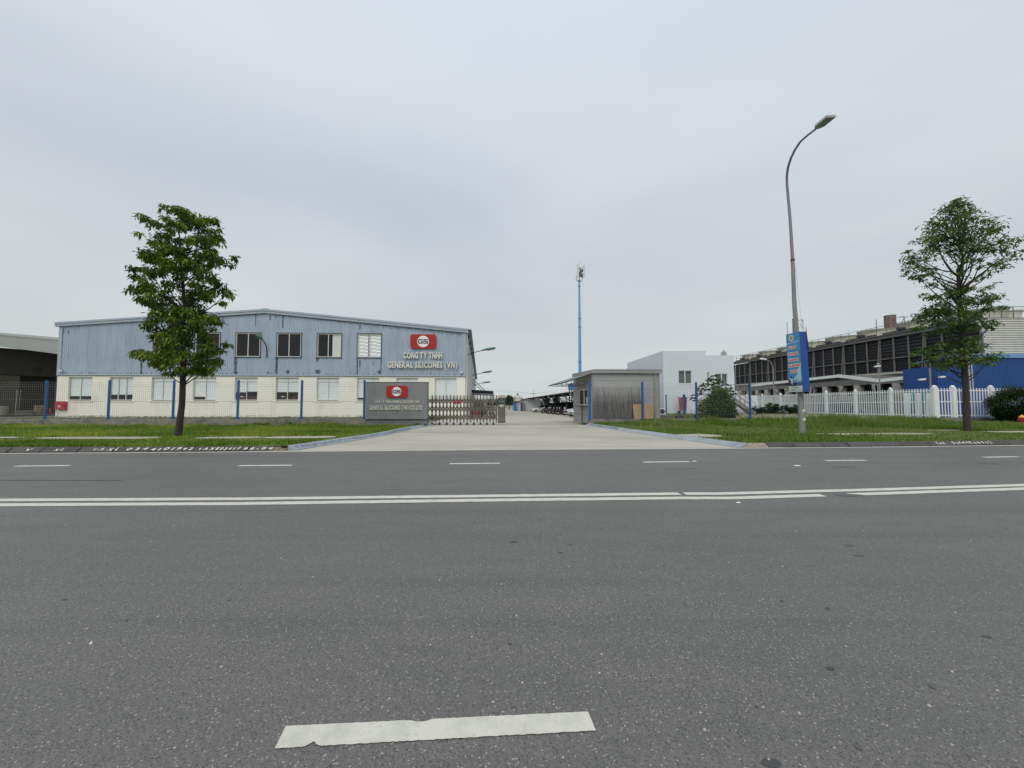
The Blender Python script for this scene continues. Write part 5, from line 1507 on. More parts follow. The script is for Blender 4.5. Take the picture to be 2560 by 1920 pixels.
m = MB(); m.slab([(hx0 + 0.05, -0.224, gz1 - 0.62), (hx1 - 0.05, -0.224, gz1 - 0.62), (hx1 - 0.10, -0.224, gz1 - 0.72), (cx, -0.224, gz1 - 0.80), (hx0 + 0.10, -0.224, gz1 - 0.72)], (0, -0.01, 0)); m.build('pressed_panel', M('bright_chrome', (0.9, 0.9, 0.9), 0.1, metal=1.0), gate)
MB().box(hx0 + 0.07, hx1 - 0.07, -0.232, -0.222, 0.25, gz1 - 0.86).build('front_panel', M('mirror_steel', (0.30, 0.275, 0.24), 0.12, metal=1.0), gate)
# two red warning reflectors hung on the lattice
for k in (7, 8):
    xx = (gxs[k] + gxs[k+1]) / 2
    m = MB(); m.slab([(xx - 0.075, -0.07, gz1 - 0.36), (xx + 0.075, -0.07, gz1 - 0.36), (xx + 0.06, -0.07, gz1 - 0.52), (xx, -0.07, gz1 - 0.66), (xx - 0.06, -0.07, gz1 - 0.52)], (0, 0.01, 0))
    m.build('warning_tag', REDD, gate)

# ================================================================== GUARD HOUSE
gN = at(1481, 1040, 25.95)                       # near left corner
gang = math.atan(0.03)
gfd = Vector((math.cos(gang), math.sin(gang), 0)); gfn = Vector((-math.sin(gang), math.cos(gang), 0))
guard = thing('guard_house', (gN.x, gN.y, 0.0), 'small grey panel guard house with flat roof and side window beside the driveway', 'guard house', rz=gang)
def gf(px, py):
    d = ray(px, py); o = Vector((0, 0, CAMZ)); s_ = gfn.dot(gN - o) / gfn.dot(d); p = o + d * s_ - gN
    return p.dot(gfd), (o + d * s_).z
GWd = gf(1649, 1000)[0]; GD = 4.4
gtop = gf(1560, 933.5)[1]
joints = [0.12] + [gf(1560, y)[1] for y in (1036, 1015.5, 994.5, 973, 951.5)] + [gtop]
for z0_, z1_ in zip(joints, joints[1:]):
    MB().box(0.0, GWd, 0.0, 0.05, z0_ + 0.006, z1_ - 0.006).build('wall_panel', PANEL, guard)
MB().box(0.06, GWd - 0.01, 0.052, 0.15, 0.0, gtop).build('front_wall_core', M('panel_joint', (0.12, 0.12, 0.12), 0.8), guard)
MB().box(-0.02, GWd + 0.02, -0.03, 0.15, -0.1, 0.118).build('base', PLINTH, guard)
# side wall facing the driveway (local x = 0), with its window
sidel = Vector((-0.10, 1, 0)).normalized()
def gs_(t_, z, o_=0.0): return (sidel.x * t_ - o_, sidel.y * t_, z)
def gside(t0, t1, z0_, z1_, o0, o1):
    m = MB(); m.slab([gs_(t0, z0_, o0), gs_(t1, z0_, o0), gs_(t1, z1_, o0), gs_(t0, z1_, o0)], (-(o1 - o0), 0, 0)); return m
wt0, wt1, wz0, wz1 = 0.55, 2.75, 1.38, 2.38
for (t0, t1, a, b) in ((0, GD, -0.05, 0.62), (0, GD, 0.632, wz0), (0, GD, wz1, gtop + 0.22)):
    gside(t0, t1, a, b - 0.01, -0.08, 0.0).build('side_panel', PANEL, guard)
gside(0, wt0, wz0, wz1 - 0.01, -0.08, 0.0).build('side_panel', PANEL, guard); gside(wt1, GD, wz0, wz1 - 0.01, -0.08, 0.0).build('side_panel', PANEL, guard)
m = MB()
for (a, b, c, d) in ((wt0 - .06, wt1 + .06, wz0 - 0.1, wz0), (wt0 - .06, wt1 + .06, wz1, wz1 + 0.09), (wt0 - 0.06, wt0 + .03, wz0, wz1), (wt1 - 0.03, wt1 + .06, wz0, wz1), ((wt0 + wt1)/2 - .05, (wt0 + wt1)/2 + .05, wz0, wz1)):
    q = gside(a, b, c, d, 0.002, 0.05); m.add(q.v, q.f)
wi = m.build('window', FRAMEW, guard)
for a, b in ((wt0 + .03, (wt0+wt1)/2 - .05), ((wt0+wt1)/2 + .05, wt1 - .03)):
    MB().sheet([gs_(a, wz0, 0.01), gs_(b, wz0, 0.01), gs_(b, wz1, 0.01), gs_(a, wz1, 0.01)]).build('pane', GLASS, wi)
q = gside(wt0 + .3, (wt0+wt1)/2 - .3, wz0 + .05, wz0 + 0.5, -0.03, -0.02); q.build('paper_notice', WHITED, wi)
m = MB(); m.box(0.2, GWd - .1, 0.3, 4.2, 0.0, 0.05); m.sheet([(1.6, 0.3, 0), (1.6, 4.2, 0), (1.6, 4.2, gtop), (1.6, 0.3, gtop)]); m.build('interior', DARKIN, guard)
m = MB(); m.slab([gs_(0.5, wz0 - .18, 0.0), gs_(wt1 + .2, wz0 - .18, 0.0), gs_(wt1 + .2, wz0 - .18, 0.42), gs_(0.5, wz0 - .18, 0.42)], (0, 0, 0.05)); m.build('counter', DARKM, guard)
m = MB(); m.tube([gs_(1.9, 0.0, 0.12), gs_(1.9, wz0 - 0.2, 0.12)], 0.035, 8); m.build('counter_leg', DARKM, guard)
m = MB(); m.slab([gs_(GD, -.05, -4.3), gs_(GD, -.05, 0), gs_(GD, gtop, 0), gs_(GD, gtop, -4.3)], (0, 0.06, 0)); m.build('rear_wall', PANEL, guard)
MB().box(GWd - 0.06, GWd, 0.06, GD, 0, gtop).build('right_wall', PANEL, guard)
# roof: capping, fascia, top sheet with ribs
ft0, ft1 = gf(1560, 933.3)[1], gf(1560, 925.5)[1]
MB().box(-0.03, GWd + 0.12, -0.20, 0.02, ft0, ft1).build('fascia', GTRIM, guard)
m = MB(); n = 22
for k in range(n):
    x0 = -0.02 + (GWd + 0.12) * k / n; x1 = -0.02 + (GWd + 0.12) * (k + 1) / n
    m.box(x0, x1 - 0.05, -0.22, GD, ft1 + 0.002, ft1 + 0.03); m.box(x1 - 0.05, x1, -0.22, GD, ft1 + 0.002, ft1 + 0.065)
m.build('roof_sheet', ROOFG, guard)
m = MB(); m.slab([gs_(-0.2, ft0, 0.06), gs_(GD + .1, ft0, 0.06), gs_(GD + .1, ft1 + 0.08, 0.06), gs_(-0.2, ft1 + 0.02, 0.06)], (0.05, 0, 0)); m.build('fascia', GTRIM, guard)
MB().lathe((gf(1608, 925)[0], 0.8, ft1 + 0.05), [(0.14, 0), (0.16, 0.04), (0.1, 0.09), (0.02, 0.1)], 10).build('roof_vent', DARKM, guard)
MB().tube([(gf(1637, 1000)[0], -0.07, ft0 - 0.02), (gf(1637, 1000)[0], -0.07, 0.1)], 0.055, 8).build('downpipe', GTRIM, guard, smooth=True)
MB().box(gf(1645, 1000)[0], GWd + 0.015, -0.02, -0.001, 0.1, ft0).build('corner_trim', GTRIM, guard)
MB().box(-0.015, 0.10, -0.02, -0.001, 0.1, ft0).build('corner_trim', GTRIM, guard)
# awning of the side window
aw = MB(); oz, iz = 2.80, 3.46; pr0 = 2.05
p = [gs_(-0.1, iz, 0.03), gs_(4.0, iz, 0.03), gs_(4.1, oz, pr0), gs_(-0.1, oz, pr0)]
aw.slab(p, (0, 0, 0.03)); cano = aw.build('awning', M('awning_grey', (0.17, 0.17, 0.17), 0.6), guard)
un = MB()
for t_ in (0.0, 1.35, 2.7, 3.95):
    un.bar(gs_(t_, iz - 0.05, 0.03), gs_(t_, oz - 0.03, pr0 - 0.02), 0.04); un.bar(gs_(t_, 2.72, 0.03), gs_(t_, oz - 0.05, pr0 - 0.25), 0.03); un.bar(gs_(t_, 3.0, 1.0), gs_(t_, 2.74, 1.0), 0.03)
for o_ in (0.7, 1.4, pr0 - 0.03): 
    zz = iz + (oz - iz) * o_ / pr0 - 0.045
    un.bar(gs_(-0.05, zz, o_), gs_(4.0, zz, o_), 0.035)
un.build('awning_frame', DARKM, cano)
# blue gate post that holds the fence to the guard house, twig screen, plywood
bp_ = thing('blue_gate_post', at(1473, 1046, 25.3).xy.to_3d(), 'flat blue board-like post against the guard house corner', 'post')
zt = at(1473, 960, 25.3).z
MB().box(-0.10, 0.10, -0.03, 0.03, 0.0, zt).build('post_body', M('faded_blue_paint', (0.09, 0.20, 0.42), 0.6, var=[(3, .5, .8, (0.06, 0.13, 0.28), .7, U1)]), bp_); MB().box(-0.12, 0.12, -0.05, 0.05, 0.0, 0.02).build('foot_plate', DARKM, bp_)
scr = thing('twig_screen', (at(1543, 1046, 25.6).x, 25.70, 0.42), 'screen of dry grey twigs hung behind the mesh before the guard house', 'twig screen')
x0, x1 = at(1483, 1000, 25.6).x - scr.location.x, at(1605, 1000, 25.6).x - scr.location.x
zt = at(1540, 961, 25.6).z - 0.42
nt_ = 250
Vs, Ts, Cs = [], [], []
for k in range(nt_):
    x = rnd.uniform(x0, x1); y = rnd.uniform(-0.03, 0.03) + (x - x0) * 0.03 - .05
    if rnd.random() < 0.18: z0_, z1_ = rnd.uniform(0, zt * .7), 0
    else: z0_, z1_ = rnd.uniform(0, 0.1), 0
    z1_ = zt * rnd.uniform(0.72, 1.02) if z0_ < 0.2 else z0_ + rnd.uniform(0.3, 0.9)
    z1_ = min(z1_, zt * 1.02)
    lean_ = rnd.gauss(0, 0.06 + 0.22 * (rnd.random() < .3)); w_ = rnd.uniform(0.006, 0.015); b = len(Vs)
    c = rnd.choice([(0.15, 0.14, 0.13), (0.22, 0.205, 0.185), (0.08, 0.075, 0.07), (0.30, 0.28, 0.26)])
    xm = x + lean_ * 0.5 + rnd.gauss(0, 0.015)
    Vs += [(x - w_, y, z0_), (x + w_, y, z0_), (x, y + w_, z0_), (xm - w_, y, (z0_ + z1_)/2), (xm + w_, y, (z0_ + z1_)/2), (xm, y + w_, (z0_ + z1_)/2), (x + lean_, y, z1_)]
    for a in (0, 1, 2):
        d_ = (a + 1) % 3
        Ts += [(b + a, b + d_, b + 3 + d_), (b + a, b + 3 + d_, b + 3 + a), (b + 3 + a, b + 3 + d_, b + 6)]
    Cs += [c] * 7
np_mesh('twigs', np.array(Vs), np.array(Ts), REED, np.array(Cs), parent=scr, kind='stuff')
for k in range(3):
    MB().bar((x0, -0.03, zt * (0.1 + 0.4 * k)), (x1, 0.05, zt * (0.1 + 0.4 * k)), 0.012).build('tie_wire', DARKM, scr)
for k, (xa_, xb_) in enumerate(((1586, 1606.5), (1610, 1632))):
    a, b = at(xa_, 1047, 25.54), at(xb_, 1047, 25.55)
    z1_ = at(1600, 1007 if k == 0 else 1005.5, 25.57).z
    ply = thing('plywood_sheet', (a.x, a.y, zb_r), ['left of two ragged plywood sheets leaning behind the fence', 'right of two ragged plywood sheets, the one by the guard house corner'][k], 'plywood sheet', 'plywood sheets behind the fence')
    w_ = b.x - a.x; h_ = z1_ - zb_r; pts = [(0, 0, 0.0), (w_, 0, 0.0), (w_ * 0.97, 0.03, h_ * 0.5), (w_ * 0.93, 0.06, h_ * 0.97)]
    for j in range(7): pts.append((w_ * (0.86 - 0.13 * j), 0.06, h_ * rnd.uniform(0.86, 0.96)))
    pts.append((0.0 if k else -0.05, 0.06, h_ * 0.93)); pts.append((-0.04 if k else -0.08, 0.04, h_ * 0.7))
    MB().slab(pts, (0, 0.02, 0)).build('board', PLY, ply)
    m = MB()
    for j in range(5): m.slab([(w_ * (0.1 + .18*j), 0.02, 0.02), (w_ * (0.11 + .18*j), 0.02, 0.02), (w_ * (0.12 + .17*j), 0.055, h_ * .8), (w_ * (0.11 + .17*j), 0.055, h_ * .8)], (0, -0.03, 0))
    m.build('peeling_layer', M('plywood_peel', (0.40, 0.27, 0.14), 0.85), ply)
# ================================================================== WHITE BUILDING
wy = 42.0
wb = at(1660, 1000, wy); wr1 = at(1767, 1000, wy); wr2 = at(1837, 1000, wy)
zA, zB = at(1700, 877, wy).z, at(1800, 888.5, wy).z
gw = yard_z(wy) - 0.15
white = thing('white_building', (wb.x, wy, gw), 'plain white two-storey block with stepped parapet and two dark sliding windows', 'building')
wl_far = onx(1568, 904, wb.x)
depth_ = wl_far.y - wy
win = [(1697.5, 1731, 926.5, 959.5), (1791, 1821, 934, 961)]
wx = lambda px: at(px, 1000, wy).x
m = MB()
X0, X1, X2 = wb.x, wr1.x, wr2.x
za, zb2 = at(1700, 959.5, wy).z, at(1700, 926.5, wy).z
def wall_with(m, x0, x1, y0, y1, z0, z1, hx0, hx1, hz0, hz1):
    m.box(x0, hx0, y0, y1, z0, z1); m.box(hx1, x1, y0, y1, z0, z1); m.box(hx0, hx1, y0, y1, z0, hz0); m.box(hx0, hx1, y0, y1, hz1, z1)
w1 = (wx(1697.5), wx(1731), at(0, 960, wy).z, at(0, 926.5, wy).z)
w2 = (wx(1791), wx(1821), at(0, 961.5, wy).z, at(0, 934, wy).z)
w3 = (wx(1770), wx(1775.5), at(0, 960, wy).z, at(0, 930.5, wy).z)
m1 = MB(); wall_with(m1, X0, X1, wy, wy + 0.25, gw, zA, *w1); m1.box(X0, X0 + 0.25, wy + 0.25, wl_far.y, gw, zA); m1.box(X1 - 0.25, X1, wy + 0.25, wl_far.y, gw, zA)
m1.box(X0 + .25, X1 - .25, wl_far.y - 0.25, wl_far.y, gw, zA); m1.box(X0 + 0.25, X1 - 0.25, wy + 0.25, wl_far.y - .25, zA - 0.55, zA - 0.45)
m1.build('main_block', WHITEW, white, world=True)
m2 = MB(); yb2 = wy + 0.02
xm = wx(1782)
wall_with(m2, X1 + 0.002, xm, yb2, yb2 + 0.25, gw, zB, *w3); wall_with(m2, xm, X2, yb2, yb2 + 0.25, gw, zB, *w2)
m2.box(X2 - 0.25, X2, yb2 + 0.25, wy + 9, gw, zB); m2.box(X1 + 0.002, X2 - .25, wy + 8.7, wy + 9, gw, zB); m2.box(X1 + 0.002, X2 - 0.25, yb2 + 0.25, wy + 8.7, zB - 0.5, zB - 0.4)
m2.build('side_block', WHITEW, white, world=True)
MB().box(X0 + .3, X2 - .3, wy + 2.5, wy + 2.6, gw, zA - .6).build('interior', DARKIN, white, world=True)
CURT = M('grey_curtain', (0.16, 0.18, 0.19), 0.9)
for k, (x0, x1, z0_, z1_) in enumerate((w1, w2, w3)):
    f = 0.07; m = MB(); y0_, y1_ = wy + 0.08, wy + 0.16
    m.box(x0, x0 + f, y0_, y1_, z0_, z1_); m.box(x1 - f, x1, y0_, y1_, z0_, z1_); m.box(x0 + f, x1 - f, y0_, y1_, z1_ - f, z1_); m.box(x0 + f, x1 - f, y0_, y1_, z0_, z0_ + f)
    if k < 2: m.box((x0+x1)/2 - 0.05, (x0+x1)/2 + 0.05, y0_ - 0.01, y1_ + 0.01, z0_ + f, z1_ - f)
    wi = m.build('window', FRAMEW, white, world=True)
    MB().sheet([(x0 + f, wy + .12, z0_ + f), (x1 - f, wy + .12, z0_ + f), (x1 - f, wy + .12, z1_ - f), (x0 + f, wy + .12, z1_ - f)]).build('pane', GLASS, wi, world=True)
    if k < 2:
        m = MB(); n = 16; vs = []
        for j in range(n + 1):
            xx = x0 + f + (x1 - x0 - 2*f) * j / n; yy = wy + 0.24 + 0.05 * (j % 2); vs += [(xx, yy, z0_), (xx, yy, z1_)]
        m.add(vs, [(2*j, 2*j+2, 2*j+3, 2*j+1) for j in range(n)]).build('curtain', CURT, wi, world=True)
        MB().box(x0 - 0.06, x1 + 0.06, wy - 0.03, wy + 0.08, z0_ - 0.08, z0_ - 0.002).build('sill', WHITEW, wi, world=True)
# small antenna frame on the roof
c = at(1809.5, 888, wy + 2)
an = thing('roof_antenna', (c.x, c.y, zB - 0.5), 'small metal antenna rack on the lower roof of the white building', 'antenna')
h_ = at(1809.5, 875.5, wy + 2).z - zB + 0.5
m = MB()
for sx_ in (-0.33, 0.33): m.bar((sx_, 0, 0), (sx_, 0, h_ - 0.25), 0.04)
m.build('side_bars', POLEG, an); m = MB(); m.lathe((0, 0, 0), [(0.16, 0.5), (0.2, 0.6), (0.2, h_ - 0.25), (0.12, h_ - 0.05), (0.05, h_)], 10); m.build('antenna_body', GTRIM, an)
for z in (0.6, h_ * .6, h_ - 0.3): MB().bar((-0.35, 0, z), (0.35, 0, z), 0.04).build('cross_bar', POLEG, an)
# landing block with railing, stair going down to the right
ly = 40.6
lx0, lx1 = at(1822, 1000, ly).x, at(1894, 1000, ly).x; lz = at(1850, 988.5, ly).z
land = thing('stair_landing', (lx0, ly, gw), 'white walled landing with thin railing at the right end of the white building', 'landing')
MB().box(lx0, lx1, ly, ly + 3.0, gw, lz).build('landing_block', WHITEW, land, world=True)
rz_ = at(1850, 962, ly).z
m = MB()
for k in range(4):
    x = lx0 + 0.3 + (lx1 - lx0 - 0.9) * k / 3; m.bar((x, ly + 0.1, lz), (x, ly + 0.1, rz_), 0.05)
for z in (rz_, (rz_ + lz) / 2): m.bar((lx0, ly + 0.1, z), (at(1888, 1000, ly).x, ly + 0.1, z), 0.05)
m.build('railing', POLEG, land, world=True)
st = thing('metal_stair', (at(1818, 1000, 39.4).x, 39.4, gw), 'grey metal stair descending right from the white landing', 'stair')
sx0, sx1 = at(1820, 1000, 39.4).x, at(1880, 1000, 39.4).x
szt, szb = at(1820, 990, 39.4).z, at(1876, 1034, 39.4).z
nst = 12
for y_ in (38.9, 39.9): MB().bar((sx0, y_, szt), (sx1, y_, szb), 0.06, 0.22).build('stringer', POLEG, st, world=True)
for k in range(nst):
    q = (k + 0.5) / nst; x = sx0 + (sx1 - sx0) * q; z = szt + (szb - szt) * q
    MB().box(x - 0.13, x + 0.13, 38.93, 39.87, z - 0.02, z + 0.03).build('tread', DARKM, st, world=True)
for y_ in (38.9, 39.9):
    m = MB()
    for dz_ in (0.55, 1.05): m.bar((sx0 - .2, y_, szt + dz_ + .1), (sx1, y_, szb + dz_), 0.04)
    for k in range(6):
        q = k / 5; x = sx0 + (sx1 - sx0) * q; z = szt + (szb - szt) * q; m.bar((x, y_, z), (x, y_, z + 1.05), 0.035)
    m.build('handrail', POLEG, st, world=True)
# red cloth roll and rusty creepers on the white wall, AC unit, black bag
p = at(1706, 1020, 41.2); t_ = thing('red_barrel_banner', (p.x, p.y, gw), 'faded red cloth hanging behind the inner fence on the white wall', 'red cloth')
zt = at(1706, 994, 41.2).z
m = MB(); vs = []; n = 9
for j in range(n + 1):
    q = j / n; x = -0.42 + 0.95 * q; y = 0.05 * math.sin(j * 2.1); vs += [(p.x + x * 0.8, p.y + y, zt - 1.35 - 0.1 * math.sin(j)), (p.x + x, p.y + y * 1.4, zt + 0.05 * math.cos(j * 1.7))]
m.add(vs, [(2*j, 2*j+2, 2*j+3, 2*j+1) for j in range(n)]).build('cloth', M('faded_red_cloth', (0.32, 0.09, 0.11), 0.9), t_, world=True)
MB().bar((p.x - 0.6, p.y + 0.05, zt + 0.06), (p.x + 0.7, p.y + 0.05, zt + 0.06), 0.04).build('hanging_rail', DARKM, t_, world=True)
MB().bar((p.x + 0.2, p.y - 0.15, gw), (p.x + 0.2, p.y - 0.15, zt + 0.35), 0.1).build('pole', M('navy_post', (0.02, 0.025, 0.07), 0.6), t_, world=True)
p = at(1656, 1030, 31.0); t_ = thing('air_conditioner', (p.x, 31.0, at(1656, 1038, 31).z), 'air conditioner outdoor unit at the right foot of the guard house', 'air conditioner')
MB().box(-0.3, 0.25, 0, 0.3, 0.04, 0.56).build('casing', WHITED, t_)
MB().lathe((0, -0.005, 0.30), [(0.2, 0), (0.2, -0.01)], 16, 'y').build('fan_grille', DARKM, t_)
MB().box(-0.3, 0.25, -0.03, 0.33, 0.0, 0.038).build('stand', DARKM, t_)
MB().box(-0.7, 0.7, -0.4, 0.5, -at(1656, 1038, 31).z - 0.2, -0.002).build('block', PLINTH, t_)
p = at(1698, 1041, 27.4); t_ = thing('black_bag', (p.x, 27.4, 0.25), 'black sack slumped on the plinth behind the mesh fence', 'sack')
m = MB(); m.lathe((0, 0, 0), [(0.26, 0), (0.30, 0.12), (0.24, 0.3), (0.12, 0.42), (0.06, 0.5), (0.12, 0.62), (0.05, 0.66)], 10); m.build('sack_body', BIKEK, t_)
MB().lathe((0, 0, 0), [(0.075, 0.48), (0.075, 0.52)], 8).build('tie', DARKM, t_)

# ================================================================== STREET LAMP WITH SIGN BOX
lb = ground(2007, 1090, 0.11); ly_ = lb.y
lamp = thing('street_lamp', (lb.x, lb.y, 0.08), 'tall grey street lamp with curved arm and rectangular head, right of the drive', 'street lamp')
def lp(px, py, Y=None): return at(px, py, Y or ly_)
tilt_pts = [(2006.5, 1092), (2001, 985), (1993, 850), (1986, 760), (1981.5, 650)]
pl_ = [lp(*q) for q in tilt_pts]; pl_[0].z = 0.05
MB().tube(pl_, [0.118, 0.105, 0.092, 0.080, 0.068], 12).build('pole', POLEG, lamp, world=True, smooth=True)
dlt = (pl_[-1] - pl_[-2]).normalized()
MB().tube([pl_[-1] - dlt * 0.05, pl_[-1] + dlt * 0.04], 0.078, 12).build('collar', DARKM, lamp, world=True)
arm = [(1981.5, 650, 0), (1978.5, 600, 0), (1975, 545, 0), (1971, 500, 0.02), (1967.5, 462, .05), (1967, 440, .12), (1970, 418, .3), (1977, 396, .55), (1987, 375, .85), (2001, 354, 1.15), (2019, 338, 1.5), (2040, 322, 1.8)]
ap = [lp(a, b, ly_ - c) for a, b, c in arm]
MB().tube(ap, [0.062, 0.058, 0.054, 0.05, 0.048, 0.047, 0.046, 0.045, 0.044, 0.042, 0.04, 0.038], 10).build('arm', POLET, lamp, world=True, smooth=True)
h0 = lp(2041, 321, ly_ - 1.80); h1 = lp(2072, 296, ly_ - 2.40)
d = (h1 - h0).normalized(); sv = d.cross(Vector((0, 0, 1))).normalized(); uv = sv.cross(d).normalized()
hl = 0.72
def hp(a, b, c): return h0 + d * a + sv * b + uv * c
MB().add([hp(0, -0.07, -0.03), hp(0, 0.07, -0.03), hp(0, 0.07, 0.05), hp(0, -0.07, 0.05), hp(0.16, -0.17, -0.035), hp(0.16, 0.17, -0.035), hp(0.16, 0.17, 0.075), hp(0.16, -0.17, 0.075)],
         [(0,3,2,1),(4,5,6,7),(0,1,5,4),(1,2,6,5),(2,3,7,6),(3,0,4,7)]).build('lamp_neck', LAMPH, lamp, world=True)
m = MB(); m.slab([hp(0.16, -0.17, -0.03), hp(hl, -0.17, -0.03), hp(hl, 0.17, -0.03), hp(0.16, 0.17, -0.03)], uv * 0.08)
hd = m.build('lamp_head', LAMPH, lamp, world=True)
m = MB(); m.slab([hp(0.20, -0.14, -0.045), hp(hl - 0.04, -0.14, -0.045), hp(hl - 0.04, 0.14, -0.045), hp(0.20, 0.14, -0.045)], uv * 0.014); m.build('led_panel', LAMPU, hd, world=True)
m = MB()
for k in range(9): m.slab([hp(0.2 + k * 0.055, -0.15, 0.051), hp(0.21 + k * 0.055, -0.15, 0.051), hp(0.21 + k * 0.055, 0.15, 0.051), hp(0.2 + k * 0.055, 0.15, 0.051)], uv * 0.025)
m.build('cooling_fins', LAMPH, hd, world=True)
m = MB(); m.box(lb.x - 0.2, lb.x + 0.2, lb.y - 0.2, lb.y + 0.2, 0.02, 0.13); m.build('base_block', PLINTH, lamp, world=True)
c0, c1 = lp(1985, 648), lp(2006, 836)
MB().tube([c0, lp(1991, 690), lp(1997, 740), lp(2002, 790), c1], 0.007, 5).build('loose_cable', ANTW, lamp, world=True)
for z_, w_ in ((0.75, 0.10), (1.1, 0.09)):
    cx_ = lb.x - (z_) * 0.012; m = MB(); m.slab([(cx_ - .06, lb.y - 0.122, z_), (cx_ + .07, lb.y - 0.12, z_ + .01), (cx_ + .05, lb.y - .12, z_ + .12), (cx_ - .05, lb.y - .122, z_ + .1)], (0, 0.004, 0)); m.build('torn_sticker', PWHITE, lamp, world=True)
# sign box, its printed face turned towards the left
kb = ly_ / 16.62
A_ = Vector((0.04, -1.0, 0)).normalized(); Nf = Vector((-A_.y * -1, 0, 0))
Nf = Vector((A_.y, -A_.x, 0)); Nf = Nf if Nf.x < 0 else -Nf       # outward normal of the printed face
zT, zBt = at(1990, 829.5, 16.25 * kb).z, at(1998, 979, 16.25 * kb).z
pc = at(1992, 900, ly_)
ct = Vector((12.36 * kb, ly_, 0))
BW, BT = 0.84 * kb, 0.32 * kb
lean = Vector((-(at(2001, 985, ly_).x - at(1993, 850, ly_).x) , 0, 0)) * 1.0       # pole leans a little
box = thing('lamp_sign_box', (ct.x, ct.y, zBt), 'tall blue advertising box with red and white slogans fixed around the street lamp pole', 'sign box')
def bxp(a, n, z):
    q = (z - zBt) / (zT - zBt)
    return ct + A_ * a + Nf * n + Vector((0, 0, z)) + lean * (q - 0.5)
def bslab(a0, a1, z0_, z1_, n0, n1): 
    return MB().add([bxp(a, n, z) for n in (n0, n1) for a, z in ((a0, z0_), (a1, z0_), (a1, z1_), (a0, z1_))], [(0,3,2,1),(4,5,6,7),(0,1,5,4),(1,2,6,5),(2,3,7,6),(3,0,4,7)])
m = MB(); pf = [(-BW/2 - .02, 0.06), (-BW/2 + 0.10, BT/2), (BW/2, BT/2), (BW/2, -BT/2), (-BW/2 + 0.10, -BT/2), (-BW/2 - .02, -0.06)]
vs = [bxp(a, n, zBt) for a, n in pf] + [bxp(a, n, zT) for a, n in pf]
m.add(vs, [tuple(range(6)), tuple(range(6, 12))] + [(i, (i+1) % 6, 6 + (i+1) % 6, 6 + i) for i in range(6)]); bb = m.build('box_body', BOXB, box, world=True)
fn0 = BT/2 + 0.001
HB = zT - zBt
a0, a1 = -BW/2 + 0.10, BW/2 - 0.0
bslab(a0, a1, zBt + HB * 0.10, zT - 0.01, fn0, fn0 + 0.006).build('poster', POSTB, box, world=True)
bslab(a0, a1, zBt + HB * 0.0, zBt + HB * 0.10 - 0.003, fn0, fn0 + 0.008).build('address_panel', PWHITE, box, world=True)
f1 = fn0 + 0.0065
def poly_on(pts, mat, name, n0=f1, th=0.002): 
    mm = MB(); mm.slab([bxp(a, n0, z) for a, z in pts], Nf * th); return mm.build(name, mat, box, world=True)
za_ = lambda q: zT - HB * q
# pale lower sky with stepped edges
poly_on([(a0 + .01, za_(0.895)), (a1 - .01, za_(0.895)), (a1 - .01, za_(0.50)), (a1 - .12, za_(0.56)), (a1 - .2, za_(0.70)), (a1 - .36, za_(0.76)), (a0 + .26, za_(0.79)), (a0 + .08, za_(0.76)), (a0 + .01, za_(0.80))], POSTL, 'printed_sky')
poly_on([(a0 - .0, za_(0.185)), (a1 - .01, za_(0.165)), (a1 - .01, za_(0.135)), (a0 - .0, za_(0.155))], POSTV, 'printed_band')
# round emblem: pale wreath with dark cog
cxm, czm, rm = a0 + 0.28, za_(0.082), 0.13
poly_on([(cxm + rm * math.cos(2*math.pi*k/20), czm + rm * 1.05 * math.sin(2*math.pi*k/20)) for k in range(20)], M('wreath_cream', (0.62, 0.62, 0.42), 0.5), 'printed_emblem')
poly_on([(cxm + rm * .55 * (1 + .12 * (k % 2)) * math.cos(2*math.pi*k/20), czm + rm * .55 * (1 + .12 * (k % 2)) * math.sin(2*math.pi*k/20)) for k in range(20)], M('cog_olive', (0.12, 0.13, 0.07), 0.5), 'printed_emblem', n0=f1 + .0025)
poly_on([(cxm + rm * .35 * math.cos(2*math.pi*k/12), czm + rm * .35 * math.sin(2*math.pi*k/12)) for k in range(12)], M('cog_centre', (0.30, 0.42, 0.40), 0.5), 'printed_emblem', n0=f1 + .005)
# five red slogan lines on pale outline strips
for (txt, q0, q1, u0, u1) in (('AN TOÀN', 0.215, 0.272, 0.11, 0.52), ('GIAO THÔNG', 0.322, 0.382, 0.04, 0.62), ('HẠNH PHÚC', 0.425, 0.485, 0.06, 0.62), ('CỦA MỌI NGƯỜI', 0.518, 0.582, 0.03, 0.72), ('MỌI NHÀ', 0.625, 0.682, 0.15, 0.56)):
    x0, x1 = a0 + u0 * .98, a0 + u1 * .98; z0_, z1_ = za_(q1), za_(q0)
    poly_on([(x0, z0_ - .0), (x1, z0_), (x1 + .01, z1_ - .01), (x0 - .005, z1_)], M('poster_outline', (0.62, 0.60, 0.63), 0.5), 'slogan_backing', n0=f1 + 0.0025)
    line_of_text(txt, bxp(x0 + .02, f1 + .0052, z0_ + (z1_ - z0_) * .2), A_, Z_, Nf, x1 - x0 - .04, (z1_ - z0_) * .6, 0.003, PRED, box, name='slogan_line', bold=0.05, gap=.12, space=.3, each=False, world=True)
r2 = random.Random(14)
